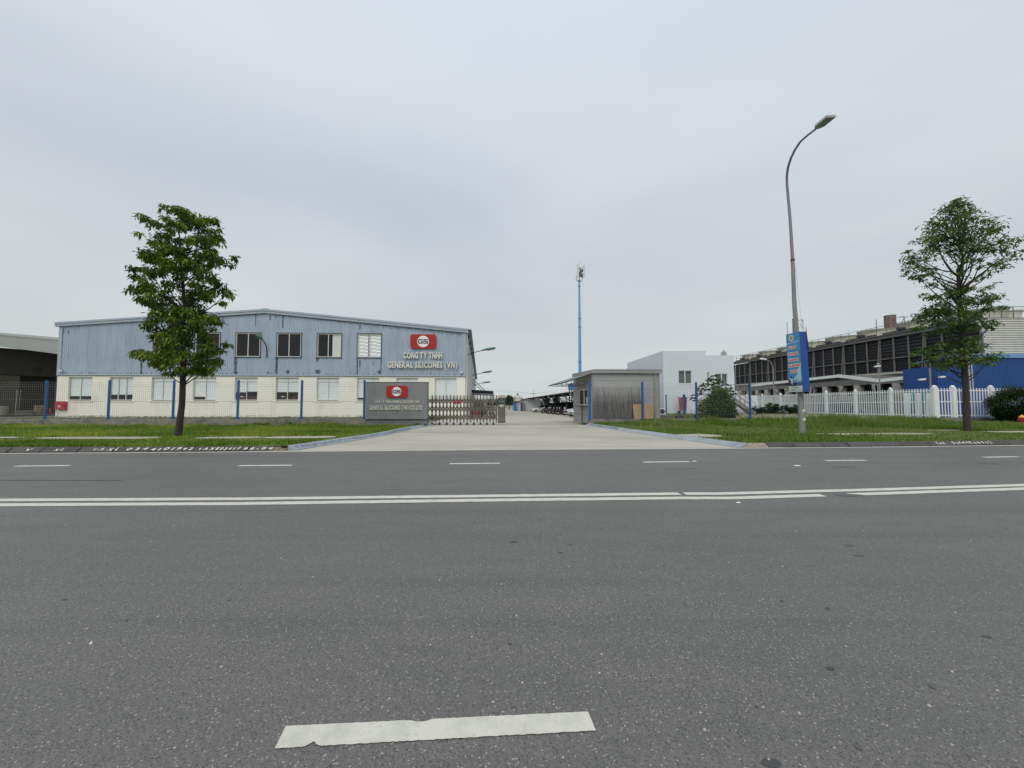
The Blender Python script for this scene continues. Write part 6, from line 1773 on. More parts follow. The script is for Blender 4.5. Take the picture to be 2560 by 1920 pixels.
# dark silhouettes: workers and a skyline
poly_on([(a0, za_(.895)), (a0, za_(.80)), (a0 + .05, za_(.775)), (a0 + .10, za_(.81)), (a0 + .14, za_(.80)), (a0 + .12, za_(.84)), (a0 + .2, za_(.87)), (a0 + .21, za_(.895))], NAVY, 'printed_silhouette', n0=f1 + .0025)
poly_on([(a0 + .13, za_(.745)), (a0 + .16, za_(.735)), (a0 + .21, za_(.732)), (a0 + .22, za_(.755)), (a0 + .18, za_(.77)), (a0 + .15, za_(.765))], NAVY, 'printed_silhouette', n0=f1 + .0025)
poly_on([(a0 + .14, za_(.775)), (a0 + .2, za_(.77)), (a0 + .22, za_(.80)), (a0 + .17, za_(.82)), (a0 + .14, za_(.80))], M('wreath_cream', (0.62, 0.62, 0.42), 0.5), 'printed_silhouette', n0=f1 + .0025)
for k, (dx_, hh) in enumerate(((.29, .08), (.40, .075))):
    poly_on([(a0 + dx_ - .05, za_(.895)), (a0 + dx_ - .06, za_(.85)), (a0 + dx_ - .02, za_(.84)), (a0 + dx_ - .02, za_(.895 - hh - .01)), (a0 + dx_, za_(.895 - hh - .03)), (a0 + dx_ + .02, za_(.895 - hh - .01)), (a0 + dx_ + .03, za_(.845)), (a0 + dx_ + .06, za_(.86)), (a0 + dx_ + .04, za_(.895))], NAVY, 'printed_silhouette', n0=f1 + .0025)
for k in range(10):
    x = a0 + .46 + k * .028; poly_on([(x, za_(.895)), (x, za_(.80 + r2.uniform(0, .06))), (x + .02, za_(.80 + r2.uniform(0, .06))), (x + .02, za_(.895))], M('skyline_navy', (0.03, 0.05, 0.22), 0.5), 'printed_silhouette', n0=f1 + .0025)
for (q0, q1, u0, u1, nn_) in ((0.918, 0.938, 0.16, 0.62, 18), (0.955, 0.983, 0.05, 0.78, 20)):
    mm = MB(); x0, x1 = a0 + u0 * .85, a0 + u1 * .9
    for k in range(nn_):
        if r2.random() < .14: continue
        xa = x0 + (x1 - x0) * k / nn_; xb = xa + (x1 - x0) / nn_ * .72
        for (zc, zd) in ((za_(q1), za_(q1) + (za_(q0) - za_(q1)) * .3), (za_(q0) - (za_(q0) - za_(q1)) * .35, za_(q0))):
            mm.add([bxp(a, n, z) for n in (fn0 + .0085, fn0 + .0105) for a, z in ((xa, zc), (xb, zc), (xb, zd), (xa, zd))], [(0,3,2,1),(4,5,6,7),(0,1,5,4),(1,2,6,5),(2,3,7,6),(3,0,4,7)])
        xb = xa + (x1 - x0) / nn_ * .25
        mm.add([bxp(a, n, z) for n in (fn0 + .0085, fn0 + .0103) for a, z in ((xa, za_(q1) + .002), (xb, za_(q1) + .002), (xb, za_(q0) - .002), (xa, za_(q0) - .002))], [(0,3,2,1),(4,5,6,7),(0,1,5,4),(1,2,6,5),(2,3,7,6),(3,0,4,7)])
    mm.build('address_line', M('grey_print', (0.10, 0.11, 0.12), 0.6), box, world=True)
# peeled edge standing off the right side
m = MB(); e0 = bxp(BW/2 + .01, -BT/2, zT + 0.22); 
m.slab([bxp(BW/2, -BT/2 - .005, zT - HB * .33), bxp(BW/2, -BT/2 + .03, zT), e0 + Vector((-.02, 0, 0)), bxp(BW/2 + .05, -BT/2 - .01, zT - HB * .3)], A_ * 0.01); m.build('peeled_strip', DARKM, box, world=True)
for z_ in (zBt + .25, zT - .25): MB().box(ct.x - .16, ct.x + .16, ct.y - .12, ct.y + .12, z_, z_ + .05).build('bracket', DARKM, box, world=True)

# ================================================================== ANTENNA MAST
my = 85.0
mb_ = at(1450.5, 1000, my); mtop = at(1451, 702, my).z; zg = yard_z(my)
mast = thing('antenna_mast', (mb_.x, my, zg), 'tall blue telecom mast with white antenna panels at its top', 'antenna mast')
segs_ = [(zg, .36), (at(0, 905, my).z, .34), (at(0, 818, my).z, .27), (at(0, 797, my).z, .255), (at(0, 716, my).z, .19), (mtop, .17)]
for i in range(len(segs_) - 1):
    (z0_, r0), (z1_, r1) = segs_[i], segs_[i+1]
    MB().lathe((mb_.x, my, 0), [(r0, z0_), (r1, z1_ - 0.01)], 12).build('mast_section', MASTB, mast, world=True, smooth=True)
    MB().lathe((mb_.x, my, 0), [(r1 + .13, z1_ - .0), (r1 + .13, z1_ + .12)], 12).build('flange', MASTB, mast, world=True)
m = MB(); z = zg + 2
while z < mtop: m.box(mb_.x + .15, mb_.x + .45, my - .02, my + .02, z, z + .04); z += 0.9
m.build('step_bolts', POLEG, mast, world=True, kind='stuff')
a0z, a1z = at(0, 697, my).z, at(0, 664, my).z
for k, (px, py0, py1, w_, dy_) in enumerate(((1445, 697, 663.5, .46, -.5), (1460, 694, 664, .36, -.2), (1452.5, 690, 668, .3, .8))):
    p = at(px, 680, my + dy_); z0_, z1_ = at(0, py0, my).z, at(0, py1, my).z
    m = MB(); m.box(p.x - w_/2, p.x + w_/2, p.y - .1, p.y + .12, z0_, z1_)
    o = m.build('antenna_panel', ANTW, mast, world=True)
    MB().bar((p.x, p.y, (z0_+z1_)/2 + .8), (mb_.x, my, (z0_+z1_)/2 + .8), .08).build('arm', DARKM, o, world=True)
    MB().bar((p.x, p.y, (z0_+z1_)/2 - .8), (mb_.x, my, (z0_+z1_)/2 - .8), .08).build('arm', DARKM, o, world=True)
for (px, py, w_, h_) in ((1449, 686, .4, 1.0), (1455, 688, .35, .9), (1452, 678, .3, .8), (1456, 676, .25, .6)):
    p = at(px, py, my - .35); MB().box(p.x - w_/2, p.x + w_/2, p.y, p.y + .3, p.z - h_/2, p.z + h_/2).build('radio_unit', DARKM, mast, world=True)
MB().bar((mb_.x, my, mtop), (mb_.x, my, at(0, 655, my).z), .06).build('lightning_rod', POLEG, mast, world=True)
MB().bar((mb_.x, my, mtop), (mb_.x, my, at(0, 668, my).z), .14).build('top_tube', DARKM, mast, world=True)
for sg in (-1, 1):
    m = MB(); m.tube([(mb_.x + sg * 0.1, my - .2, mtop - .3), (mb_.x + sg * .5, my - .2, mtop - .1), (mb_.x + sg * .75, my - .2, mtop + .5), (mb_.x + sg * .55, my - .2, mtop + 1.2)], .05, 6); m.build('cable_loop', DARKM, mast, world=True)

# ================================================================== FAR YARD: bike shed, cars, bikes, small buildings
def person_free(): pass
sL0 = Vector((8.0, 44.0)); sL1 = Vector((3.0, 95.0))
sdir_ = (sL1 - sL0).normalized(); snn = Vector((sdir_.y, -sdir_.x)); snn = snn if snn.x > 0 else -snn
def SP_(t_, o_, h_): 
    q = sL0 + sdir_ * t_ + snn * o_; return Vector((q.x, q.y, yard_z(q.y) + h_))
SLEN = (sL1 - sL0).length
bs = thing('bike_shed', (sL0.x, sL0.y, yard_z(44)), 'long low open shed roof sheltering motorbikes and cars beside the yard', 'parking shed')
eh = 3.02
nseg = 10
for k in range(nseg):
    t0, t1 = SLEN * k / nseg - 6.5 * (k == 0), SLEN * (k + 1) / nseg
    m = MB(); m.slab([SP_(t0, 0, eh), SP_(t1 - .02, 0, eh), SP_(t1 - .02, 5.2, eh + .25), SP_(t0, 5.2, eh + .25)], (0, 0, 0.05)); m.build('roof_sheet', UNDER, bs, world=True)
MB().bar(SP_(-6.5, -.03, eh + .03), SP_(SLEN, -.03, eh + .03), 0.05, 0.1).build('roof_edge', GTRIM, bs, world=True)
t_ = 0.0; k = 0
while t_ < SLEN:
    m = MB(); m.bar(SP_(t_, 4.2, 0), SP_(t_, 4.2, eh + .2), .12); m.bar(SP_(t_, 4.2, 1.9), SP_(t_, 2.2, eh + .0), .08); m.bar(SP_(t_, 0.1, eh - .06), SP_(t_, 5.0, eh + .14), .1)
    m.bar(SP_(t_, 1.2, eh - .25), SP_(t_, 4.2, 2.1), .06)
    m.build('frame', DARKM, bs, world=True)
    if t_ + 5 < SLEN:
        m = MB(); m.bar(SP_(t_, 4.2, 2.15), SP_(t_ + 5, 4.2, 2.15), .08); m.bar(SP_(t_, 4.2, eh), SP_(t_ + 5, 4.2, eh), .08)
        for j in range(4):
            a, b = t_ + 1.25 * j, t_ + 1.25 * (j + 1); m.bar(SP_(a, 4.2, 2.15 if j % 2 else eh), SP_(b, 4.2, eh if j % 2 else 2.15), .05)
        m.build('truss', DARKM, bs, world=True)
    t_ += 5.0
for k in range(9):
    m = MB(); m.slab([SP_(5 * k + .1, 4.5, 0), SP_(5 * k + 4.9, 4.5, 0), SP_(5 * k + 4.9, 4.5, 1.95), SP_(5 * k + .1, 4.5, 1.95)], (.05, 0, 0)); m.build('added_backing', M('added_dark_backing', (0.022, 0.028, 0.022), .9), bs, world=True)  # dark panels added at the back to deepen the dimness under the roof
for (px, py0, py1) in ((1427, 980.5, 987.5), (1405, 983.5, 988), (1385, 986.5, 991), (1371, 989, 994), (1358, 991.5, 996), (1347, 994, 998)):
    # plates hang just behind the eave
    dd = ray(px, (py0 + py1) / 2); best = min(range(0, 500), key=lambda i: abs((SP_(i * .1, .3, 0).x / SP_(i * .1, .3, 0).y) - dd.x / dd.y)); q = SP_(best * .1, .3, 0)
    z0_, z1_ = at(px, py1, q.y).z, at(px, py0, q.y).z
    sgn = MB(); sgn.box(q.x - .16, q.x + .16, q.y, q.y + .03, z0_, z1_); o = sgn.build('bay_plate', WHITED if px in (1427, 1371) else GTRIM, bs, world=True)
    MB().bar((q.x, q.y + .02, z1_), (q.x, q.y + .02, eh + yard_z(q.y)), .02).build('hanger', DARKM, o, world=True)

def make_car(loc, rz, paint, label, group, kind='sedan', L=4.4, W=1.74, H=1.47):
    """body lofted from cross sections; glass, wheels, lamps as parts. The nose points along local +x"""
    t_ = thing('parked_car', loc, label, 'car', group, rz=rz)
    hx = L / 2
    suv = kind == 'suv'
    belt = H * 0.60
    prof = [(-1.0, .42, .70, .80), (-.96, .30, .84 if not suv else 1.0, .92), (-.75, .24, .90 if not suv else 1.02, .98), (-.35, .22, .92 if not suv else 1.02, 1.0), (.1, .22, .92 if not suv else 1.02, 1.0),
            (.38, .22, .90 if not suv else 1.0, 1.0), (.62, .23, .82 if not suv else .95, .98), (.88, .26, .70 if not suv else .84, .92), (.98, .32, .58 if not suv else .72, .82), (1.0, .42, .50, .74)]
    m = MB(); vs = []
    for x, zl, zh, ww in prof:
        hw = W / 2 * ww
        for y, z in ((-hw * .86, zl), (-hw, zl + .16), (-hw * 1.0, zl + (zh - zl) * .6), (-hw * .93, zh - .03), (-hw * .6, zh), (0, zh + .015), (hw * .6, zh), (hw * .93, zh - .03), (hw, zl + (zh - zl) * .6), (hw, zl + .16), (hw * .86, zl)):
            vs.append((x * hx, y, z))
    n = 11
    fs = [(i*n + j, i*n + (j+1) % n, (i+1)*n + (j+1) % n, (i+1)*n + j) for i in range(len(prof) - 1) for j in range(n)] + [tuple(range(n)), tuple((len(prof)-1)*n + j for j in range(n))]
    m.add(vs, fs); m.build('body', paint, t_, smooth=True)
    z0_ = .88 if not suv else 1.0; x0, x1, x2, x3 = (-.78, -.50, .10, .46) if not suv else (-.93, -.82, .12, .44)
    gv = []
    for x, z, ww in ((x0, z0_, .86), (x1, H - .03, .68), (x2, H, .68), (x3, z0_ - .02, .84)):
        for s_ in (-1, 1): gv.append((x * hx, s_ * W / 2 * ww, z))
    MB().add(gv, [(0, 1, 3, 2), (2, 3, 5, 4), (4, 5, 7, 6), (0, 2, 4, 6), (1, 7, 5, 3), (0, 6, 7, 1)]).build('windows', CGLASS, t_)
    m = MB(); m.slab([(x1 * hx - .02, -W/2 * .67, H - .015), (x2 * hx + .05, -W/2 * .67, H + .012), (x2 * hx + .05, W/2 * .67, H + .012), (x1 * hx - .02, W/2 * .67, H - .015)], (0, 0, .02)); rf = m.build('roof', paint, t_)
    m = MB()
    for s_ in (-1, 1):
        for (xa, za, xb, zb_, wa, wb_) in ((x0, z0_, x1, H, .87, .69), (x3, z0_, x2, H, .85, .69), (-.18, z0_, -.14, H, .87, .69)):
            m.bar((xa * hx, s_ * W/2 * wa, za), (xb * hx, s_ * W/2 * wb_, zb_), .06, .03)
    m.build('pillars', paint, t_)
    for xw in (-.60, .62):
        for s_ in (-1, 1):
            w_ = MB().lathe((xw * hx, s_ * (W/2 - .10), .32), [(.22, -.1), (.31, -.09), (.32, 0), (.31, .09), (.22, .1)], 16, 'y').build('wheel', TYRE, t_, smooth=True)
            MB().lathe((xw * hx, s_ * (W/2 - .005), .32), [(.05, -.01), (.2, -.012), (.2, .01), (.05, .012)], 12, 'y').build('rim', RIM, w_)
    for s_ in (-1, 1):
        m = MB(); zz = .56 if not suv else .68
        m.add([(hx * .90, s_ * W/2 * .87, zz), (hx * .985, s_ * W/2 * .60, zz - .02), (hx * .975, s_ * W/2 * .60, zz + .12), (hx * .86, s_ * W/2 * .90, zz + .15)] + [(hx * .99, s_ * W/2 * .93, zz), (hx * 1.01, s_ * W/2 * .62, zz - .02), (hx * 1.0, s_ * W/2 * .62, zz + .11), (hx * .93, s_ * W/2 * .94, zz + .14)],
              [(0,3,2,1),(4,5,6,7),(0,1,5,4),(1,2,6,5),(2,3,7,6),(3,0,4,7)]); m.build('headlight', LIGHTG, t_)
        MB().box(-hx * 1.005, -hx * .96, s_ * W/2 * .55, s_ * W/2 * .8, .62, .78).build('tail_light', REDD, t_)
        MB().box(hx * .34, hx * .42, s_ * (W/2 * .93), s_ * (W/2 + .16), z0_, z0_ + .12).build('mirror', paint, t_)
    MB().box(hx * .965, hx * 1.008, -W/2 * .5, W/2 * .5, .40 if not suv else .5, .56 if not suv else .70).build('grille', DARKM, t_)
    MB().box(hx * .955, hx * 1.002, -W/2 * .66, W/2 * .66, .24, .33).build('lower_intake', DARKM, t_)
    return t_
def on_ground(px, py, Y): p = at(px, py, Y); return (p.x, Y, yard_z(Y) + 0.014)
# cars face the yard (nose towards the left and slightly to the viewer)
make_car((8.55, 41.9, yard_z(42) + .014), R(188), CARW, 'white sedan half hidden behind the guard house corner under the shed', 'cars under the shed')
make_car((8.5, 45.3, yard_z(46) + .014), R(188), CARS, 'silver car parked just beyond the white sedan under the shed', 'cars under the shed', 'suv', 4.5, 1.8, 1.62)
q = SP_(24.5, 2.2, 0); make_car((q.x, q.y, q.z + .014), R(188), CARK, 'dark car with sloping roof behind the far motorbikes', 'cars under the shed', 'suv', 4.6, 1.85, 1.7)
q = SP_(33.0, 1.2, 0); make_car((q.x, q.y, q.z + .014), R(188), CARW, 'farthest white car at the end of the shed', 'cars under the shed')
# dark blue car behind the white picket fence
p = at(2100, 1000, 40.5); make_car((p.x, 40.5, -.10), R(4), CARB, 'dark blue hatchback seen through the white picket fence', 'cars behind the white fence', 'suv', 4.0, 1.75, 1.78)

def make_bike(loc, rz, paint, label, group):
    t_ = thing('motorbike', loc, label, 'motorbike', group, rz=rz)
    for x in (-.60, .62):
        w_ = MB().lathe((x, 0, .29), [(.20, -.035), (.27, -.045), (.29, 0), (.27, .045), (.20, .035)], 14, 'y').build('wheel', TYRE, t_, smooth=True)
        MB().lathe((x, 0, .29), [(.04, -.05), (.2, -.02), (.2, .02), (.04, .05)], 10, 'y').build('rim', RIM, w_)
    m = MB(); m.add([(-.75, -.1, .55), (-.75, .1, .55), (-.2, -.16, .40), (-.2, .16, .40), (.1, -.12, .32), (.1, .12, .32), (-.85, -.08, .74), (-.85, .08, .74), (-.15, -.13, .70), (-.15, .13, .70), (.1, -.08, .5), (.1, .08, .5)],
                    [(0, 2, 3, 1), (2, 4, 5, 3), (6, 7, 9, 8), (8, 9, 11, 10), (0, 1, 7, 6), (4, 10, 11, 5), (0, 6, 8, 2), (2, 8, 10, 4), (1, 3, 9, 7), (3, 5, 11, 9)]); m.build('body', paint, t_)
    m = MB(); m.slab([(.28, -.17, .38), (.40, -.17, .42), (.45, -.14, .95), (.36, -.14, .95)], (0, .34, 0)); m.build('leg_shield', paint, t_)
    m = MB(); m.slab([(-.78, -.12, .745), (-.12, -.12, .72), (-.12, .12, .72), (-.78, .12, .745)], (0, 0, .08)); m.build('seat', BIKEK, t_)
    MB().tube([(.62, -.07, .29), (.45, -.07, .75), (.36, 0, 1.0)], .022, 6).build('fork', RIM, t_)
    MB().tube([(.22, -.34, 1.03), (.36, -.12, 1.0), (.36, .12, 1.0), (.22, .34, 1.03)], .018, 6).build('handlebar', DARKM, t_)
    MB().lathe((.43, 0, .94), [(.03, -.04), (.09, 0), (.07, .07), (.02, .08)], 10, 'x').build('headlight', LIGHTG, t_, smooth=True)
    m = MB(); m.slab([(.42, -.06, .55), (.85, -.06, .5), (.9, -.06, .42), (.82, -.06, .52), (.6, -.06, .60)], (0, .12, 0)); m.build('front_mudguard', paint, t_)
    for s_ in (-1, 1):
        m = MB(); m.bar((.30, s_ * .22, 1.02), (.26, s_ * .28, 1.18), .015); m.box(.24, .27, s_ * .22, s_ * .34, 1.15, 1.25); m.build('mirror', DARKM, t_)
    MB().bar((-.2, .12, .05), (0, .1, .3), .03).build('stand', DARKM, t_)
    return t_
pts_b = [6.2, 7.5, 8.7, 10.0, 11.4, 12.7, 14.2, 15.6, 17.0, 18.6, 20.4, 22.0]
cols_ = [BIKEK, BIKER, BIKEK, BIKEU, BIKEK, BIKEK, BIKER, BIKEK, BIKEU, BIKEK, BIKEK, BIKER]
lbs = ['black motorbike nearest the silver car, mirrors raised', 'red motorbike second from the silver car', 'black motorbike third from the silver car', 'blue motorbike fourth from the silver car',
       'black motorbike fifth from the silver car', 'black motorbike sixth from the silver car', 'dark red motorbike in the middle of the shed row', 'black motorbike just beyond the middle red one', 'blue motorbike farther along the shed row',
       'black motorbike third from the far end of the row', 'black motorbike next to last in the row', 'red motorbike at the far end, by the dark car']
for k, t_ in enumerate(pts_b):
    q = SP_(t_, 0.0 + .2 * math.sin(k * 2.3), 0); make_bike((q.x, q.y, q.z + .014), R(186 + 9 * math.sin(k * 1.7)), cols_[k], lbs[k], 'motorbikes under the shed')
# things seen through the gate near the factory side
p = at(1188, 1040, 37.0); make_bike((p.x, 37, yard_z(37) + .014), R(62), BIKER, 'red motorbike parked beyond the folding gate by the factory corner', 'motorbikes behind the gate')
p = at(1216, 1040, 38.0); make_bike((p.x, 38, yard_z(38) + .014), R(-15), BIKEK, 'black motorbike seen through the folding gate, right of the red one', 'motorbikes behind the gate')
p = at(1198, 1000, 60.0); make_car((p.x, 60, yard_z(60) + .014), R(-80), CARK, 'dark van far behind the gate under the side canopies', 'vehicles beside the factory', 'suv', 4.8, 1.9, 2.0)
# far small buildings and walls across the yard
fy = 100.0
def P(px, py, Y): return at(px, py, Y)
w0, w1 = P(1303, 1000, 96), P(1352, 1000, 86)
lw = thing('long_white_wall', (w0.x, w0.y, yard_z(96)), 'pale blue-white wall of a low building at the end of the yard', 'building')
zt0 = P(1303, 998.5, 96).z
m = MB(); dirw = Vector((w1.x - w0.x, w1.y - w0.y, 0)); m.slab([(w0.x, w0.y, yard_z(96)), (w0.x + dirw.x, w0.y + dirw.y, yard_z(96)), (w0.x + dirw.x, w0.y + dirw.y, zt0 - .2), (w0.x, w0.y, zt0)], (0, 6, 0)); m.build('wall', PALEW, lw, world=True)
m = MB(); m.slab([(w0.x - .2, w0.y - .2, zt0 + .01), (w1.x, w1.y - .2, zt0 - .18), (w1.x, w1.y + 6.2, zt0 - .1), (w0.x - .2, w0.y + 6.2, zt0 + .1)], (0, 0, .15)); m.build('roof', GTRIM, lw, world=True)
a, b = P(1296, 1000, 92), P(1305, 1000, 92); zt = P(1300, 1000, 92).z; g_ = yard_z(92)
sb_ = thing('gate_lodge', (a.x, 92, g_), 'tiny grey-white lodge with lean-to roof before the blue tank, far end of yard', 'lodge')
MB().box(a.x, b.x, 92, 95, g_, zt - .3).build('wall', M('lodge_wall', (0.5, 0.5, 0.47), 0.8), sb_, world=True)
m = MB(); m.slab([(a.x - .8, 91.6, zt - .75), (b.x + .1, 91.6, zt), (b.x + .1, 95.4, zt), (a.x - .8, 95.4, zt - .75)], (0, 0, .12)); m.build('roof', DARKM, sb_, world=True)
MB().box(b.x - .35, b.x + .05, 91.93, 91.99, g_, zt - .6).build('door', DARKM, sb_, world=True)
a, b = P(1284, 1000, 97), P(1297, 1000, 97); z1_ = P(1290, 1006, 97).z; g_ = yard_z(97)
bt = thing('blue_container', (a.x, 97, g_), 'small blue container with white stripe at the far end of the yard', 'container')
MB().box(a.x, b.x, 97, 100, g_, z1_).build('body', BLUET, bt, world=True)
MB().box(b.x - .45, b.x - .3, 96.9, 96.99, g_, z1_).build('white_stripe', WHITED, bt, world=True)
MB().box(a.x - .1, b.x + .1, 96.8, 100.1, z1_ + .005, z1_ + .3).build('roof_slab', DARKM, bt, world=True)
a, b = P(1281, 1000, 120), P(1308, 1000, 120); g_ = -.9
th = thing('white_tank_house', (a.x, 120, g_), 'pale domed roof building rising beyond the blue container', 'building')
zt, ze_ = P(1290, 987.5, 120).z, P(1290, 995, 120).z
MB().box(a.x, b.x, 120, 126, g_, ze_).build('wall', M('tank_house_wall', (0.55, 0.56, 0.52), 0.8), th, world=True)
m = MB(); pts = [(a.x - .2, ze_)] + [(a.x + (b.x - a.x) * q, ze_ + (zt - ze_) * math.sin(q * math.pi) ** .6) for q in (.15, .3, .5, .7, .85)] + [(b.x + .2, ze_)]
m.slab([(x, 119.9, z) for x, z in pts], (0, 6.2, 0)); m.build('roof', M('pale_domed_roof', (0.62, 0.63, 0.60), 0.6), th, world=True)
MB().box((a.x+b.x)/2 - .3, (a.x+b.x)/2 + .2, 121, 122, zt - .1, zt + .5).build('roof_vent', DARKM, th, world=True)
# blue tank above the shed roof, by the guard house
a, b = P(1427, 1000, 66), P(1462, 1000, 66); z0_, z1_ = P(0, 974, 66).z, P(0, 959, 66).z
bt = thing('blue_water_tank', (a.x, 66, yard_z(66)), 'blue rectangular tank showing over the shed roof beside the guard house', 'tank')
MB().box(a.x, b.x, 66, 69, z0_, z1_).build('tank_body', BLUET, bt, world=True)
MB().box(a.x - .05, b.x + .05, 65.9, 69.1, z1_ + .003, z1_ + .08).build('lid', DBLUE, bt, world=True)
for x in (a.x + .2, b.x - .2):
    for y_ in (66.2, 68.8): MB().bar((x, y_, yard_z(66)), (x, y_, z0_ - .01), .15).build('leg', DARKM, bt, world=True)

# ================================================================== COOLING TOWERS (right)
CX = 45.0
def cz(px, py): p = onx(px, py, CX); return p.y, p.z
yN, yFm = onx(2454, 850, CX).y, onx(1836, 930, CX).y
NC = 8; cell = (yFm - yN) / NC
zl0 = onx(2290, 925, CX).z; zl1 = onx(2250, 842, CX).z
tw = thing('cooling_tower_block', (CX, yN, -.3), 'long row of cooling tower cells with black louvres, cream fan stacks and walkway rails', 'cooling towers')
DEP = 9.0
MB().box(CX + .35, CX + DEP, yN + .02, yFm, zl0, zl1).build('core', DARKIN, tw, world=True)
lpan = MB().box(0, .06, 0, cell / 3 - .16, 0, 1.0)
zmid = zl0 + (zl1 - zl0) * .40
slt = 0.55  # louvre face leans outward at the top
def lean_x(z): return -slt * (z - zl0) / (zl1 - zl0) * 0.6
for c in range(NC):
    for j in range(3):
        y0_ = yN + cell * c + cell * j / 3 + .08; y1_ = y0_ + cell / 3 - .16
        for (za, zb_) in ((zl0 + .05, zmid - .04), (zmid + .04, zl1 - .1)):
            m = MB(); ns = 6
            vs = []
            for k in range(ns):
                zc = za + (zb_ - za) * k / ns; zd = za + (zb_ - za) * (k + 1) / ns
                m.add([(CX + .10, y0_, zc), (CX + .10, y1_, zc), (CX + .24, y1_, zd), (CX + .24, y0_, zd)], [(0, 1, 2, 3)])
            m.build('louvre_panel', LOUV, tw, world=True)
m_ = []
for c in range(NC + 1):
    for j in range(3):
        if c == NC and j: break
        y = yN + cell * c + cell * j / 3
        wv = .20 if j == 0 else .10
        m = MB(); m.slab([(CX, y - wv/2, zl0 - .02), (CX, y + wv/2, zl0 - .02), (CX, y + wv/2, zl1), (CX, y - wv/2, zl1)], (.14, 0, 0))
        if j == 0: m.bar((CX - .03, y, zl1 - .1), (CX - .22, y + .15, zl0 + .0), .08)
        m.build('column', LFRAME, tw, world=True)
MB().box(CX - .02, CX + .1, yN, yFm, zmid - .04, zmid + .04).build('mid_rail', LFRAME, tw, world=True)
MB().box(CX - .12, CX + .3, yN, yFm, zl1 + .08, zl1 + .45).build('top_beam', LFRAME, tw, world=True)
MB().box(CX - .25, CX + .3, yN, yFm, zl0 - .28, zl0 - .02).build('bottom_beam', M('pale_beam', (0.42, 0.42, 0.37), .8), tw, world=True)
MB().box(CX - .05, CX + DEP, yN, yFm, zl0 - 1.35, zl0 - .281).build('basin_band', LFRAME, tw, world=True)
MB().box(CX - .3, CX + DEP, yN, yFm, zl1 + .451, zl1 + .55).build('deck', M('deck_grey', (0.14, 0.14, 0.13), .8), tw, world=True)
# basin piers and dark openings
for c in range(NC * 2):
    y = yN + cell * c / 2 + .3
    MB().box(CX - .1, CX + .6, y, y + .8, -1.2, zl0 - 1.35).build('pier', BEIGE, tw, world=True)
MB().box(CX + .7, CX + .8, yN, yFm, -1.2, zl0 - 1.36).build('basin_back', DARKIN, tw, world=True)
MB().box(CX - 1.2, CX - .95, yN, yFm, -1.2, 2.35).build('basin_wall', BEIGE, tw, world=True)
zd_ = zl1 + .55
for c in range(NC):
    yc = yN + cell * (c + .5); rx = cell * .43
    m = MB(); n = 28
    prof = [(rx * 1.0, zd_), (rx * .95, zd_ + .45), (rx * .96, zd_ + .85), (rx * 1.03, zd_ + 1.1), (rx * .98, zd_ + 1.1), (rx * .92, zd_ + .8), (rx * .90, zd_ + .2)]
    for (xo) in (2.6,):
        m.lathe((CX + xo, yc, 0), prof, n); o = m.build('fan_stack', FANC, tw, world=True, smooth=True)
        MB().lathe((CX + xo, yc, 0), [(rx * .9, zd_ + .25), (rx * .9, zd_ + .27)], 20).build('fan_disc', DARKIN, o, world=True)
        m2 = MB(); m2.tube([(CX + xo - rx * 1.1, yc - .1, zd_ + .45), (CX + xo, yc, zd_ + .5)], .13, 8); m2.box(CX + xo - rx * 1.1 - .5, CX + xo - rx * 1.1, yc - .35, yc + .1, zd_ + .25, zd_ + .5); m2.box(CX - .1, CX + .1, yc - rx, yc + rx * .9, zd_ + .02, zd_ + .22); m2.build('drive_motor', DARKM, o, world=True)
# rails
rl = MB(); zr = zd_ + 1.05
for z in (zr, zd_ + .6): rl.bar((CX - .25, yN, z), (CX - .25, yFm, z), .045)
k = 0; y = yN
while y <= yFm + .01: rl.bar((CX - .25, y, zd_), (CX - .25, y, zr), .045); y += cell / 4
rl.build('guard_rail', LFRAME, tw, world=True)
rl = MB()
for z in (zr, zd_ + .6): rl.bar((CX - .25, yN - .0, z), (CX + DEP + 6, yN - .0, z), .05)
for k in range(14): rl.bar((CX - .25 + k * 1.15, yN, zd_), (CX - .25 + k * 1.15, yN, zr), .05)
rl.build('guard_rail', LFRAME, tw, world=True)
# cream ribbed end wall, curved edge trim, end fan stack
zs1 = at(2500, 801, yN).z; zs0 = at(2500, 884, yN).z - 1.2
m = MB(); vs = []; n = int((zs1 - zs0) / .21); x0, x1 = CX + .1, CX + 22
for k in range(n + 1):
    z = zs0 + (zs1 - zs0) * k / n
    for (dz_, dy_) in ((0, 0), (.09, 0), (.13, -.06), (.18, -.06)):
        vs += [(x0, yN - .05 + dy_, z + dz_), (x1, yN - .05 + dy_, z + dz_)]
m.add(vs, [(2*i, 2*i+1, 2*i+3, 2*i+2) for i in range(len(vs)//2 - 1)]).build('end_cladding', TOWC, tw, world=True)
MB().box(CX + .45, CX + 22, yN + .01, yN + 8, -1, zs1 + .1).build('end_core', LFRAME, tw, world=True)
m = MB(); pts = [(CX - .5, zl1 + .2), (CX - .15, zl1 - .3), (CX + .05, zl1 - 1.0), (CX + .12, zl1 - 2.0), (CX + .12, zl0 - .5)]
for (xa, za), (xb, zb_) in zip(pts, pts[1:]): m.bar((xa, yN - .12, za), (xb, yN - .12, zb_), .14)
m.build('curved_trim', TOWC, tw, world=True)
m = MB(); m.lathe((at(2512, 790, yN + 2.4).x, yN + 2.4, 0), [(1.25, zs1 + .1), (1.05, zs1 + .6), (1.1, zs1 + 1.1), (1.22, zs1 + 1.35), (1.1, zs1 + 1.35)], 24); m.build('fan_stack', TOWC, tw, world=True, smooth=True)
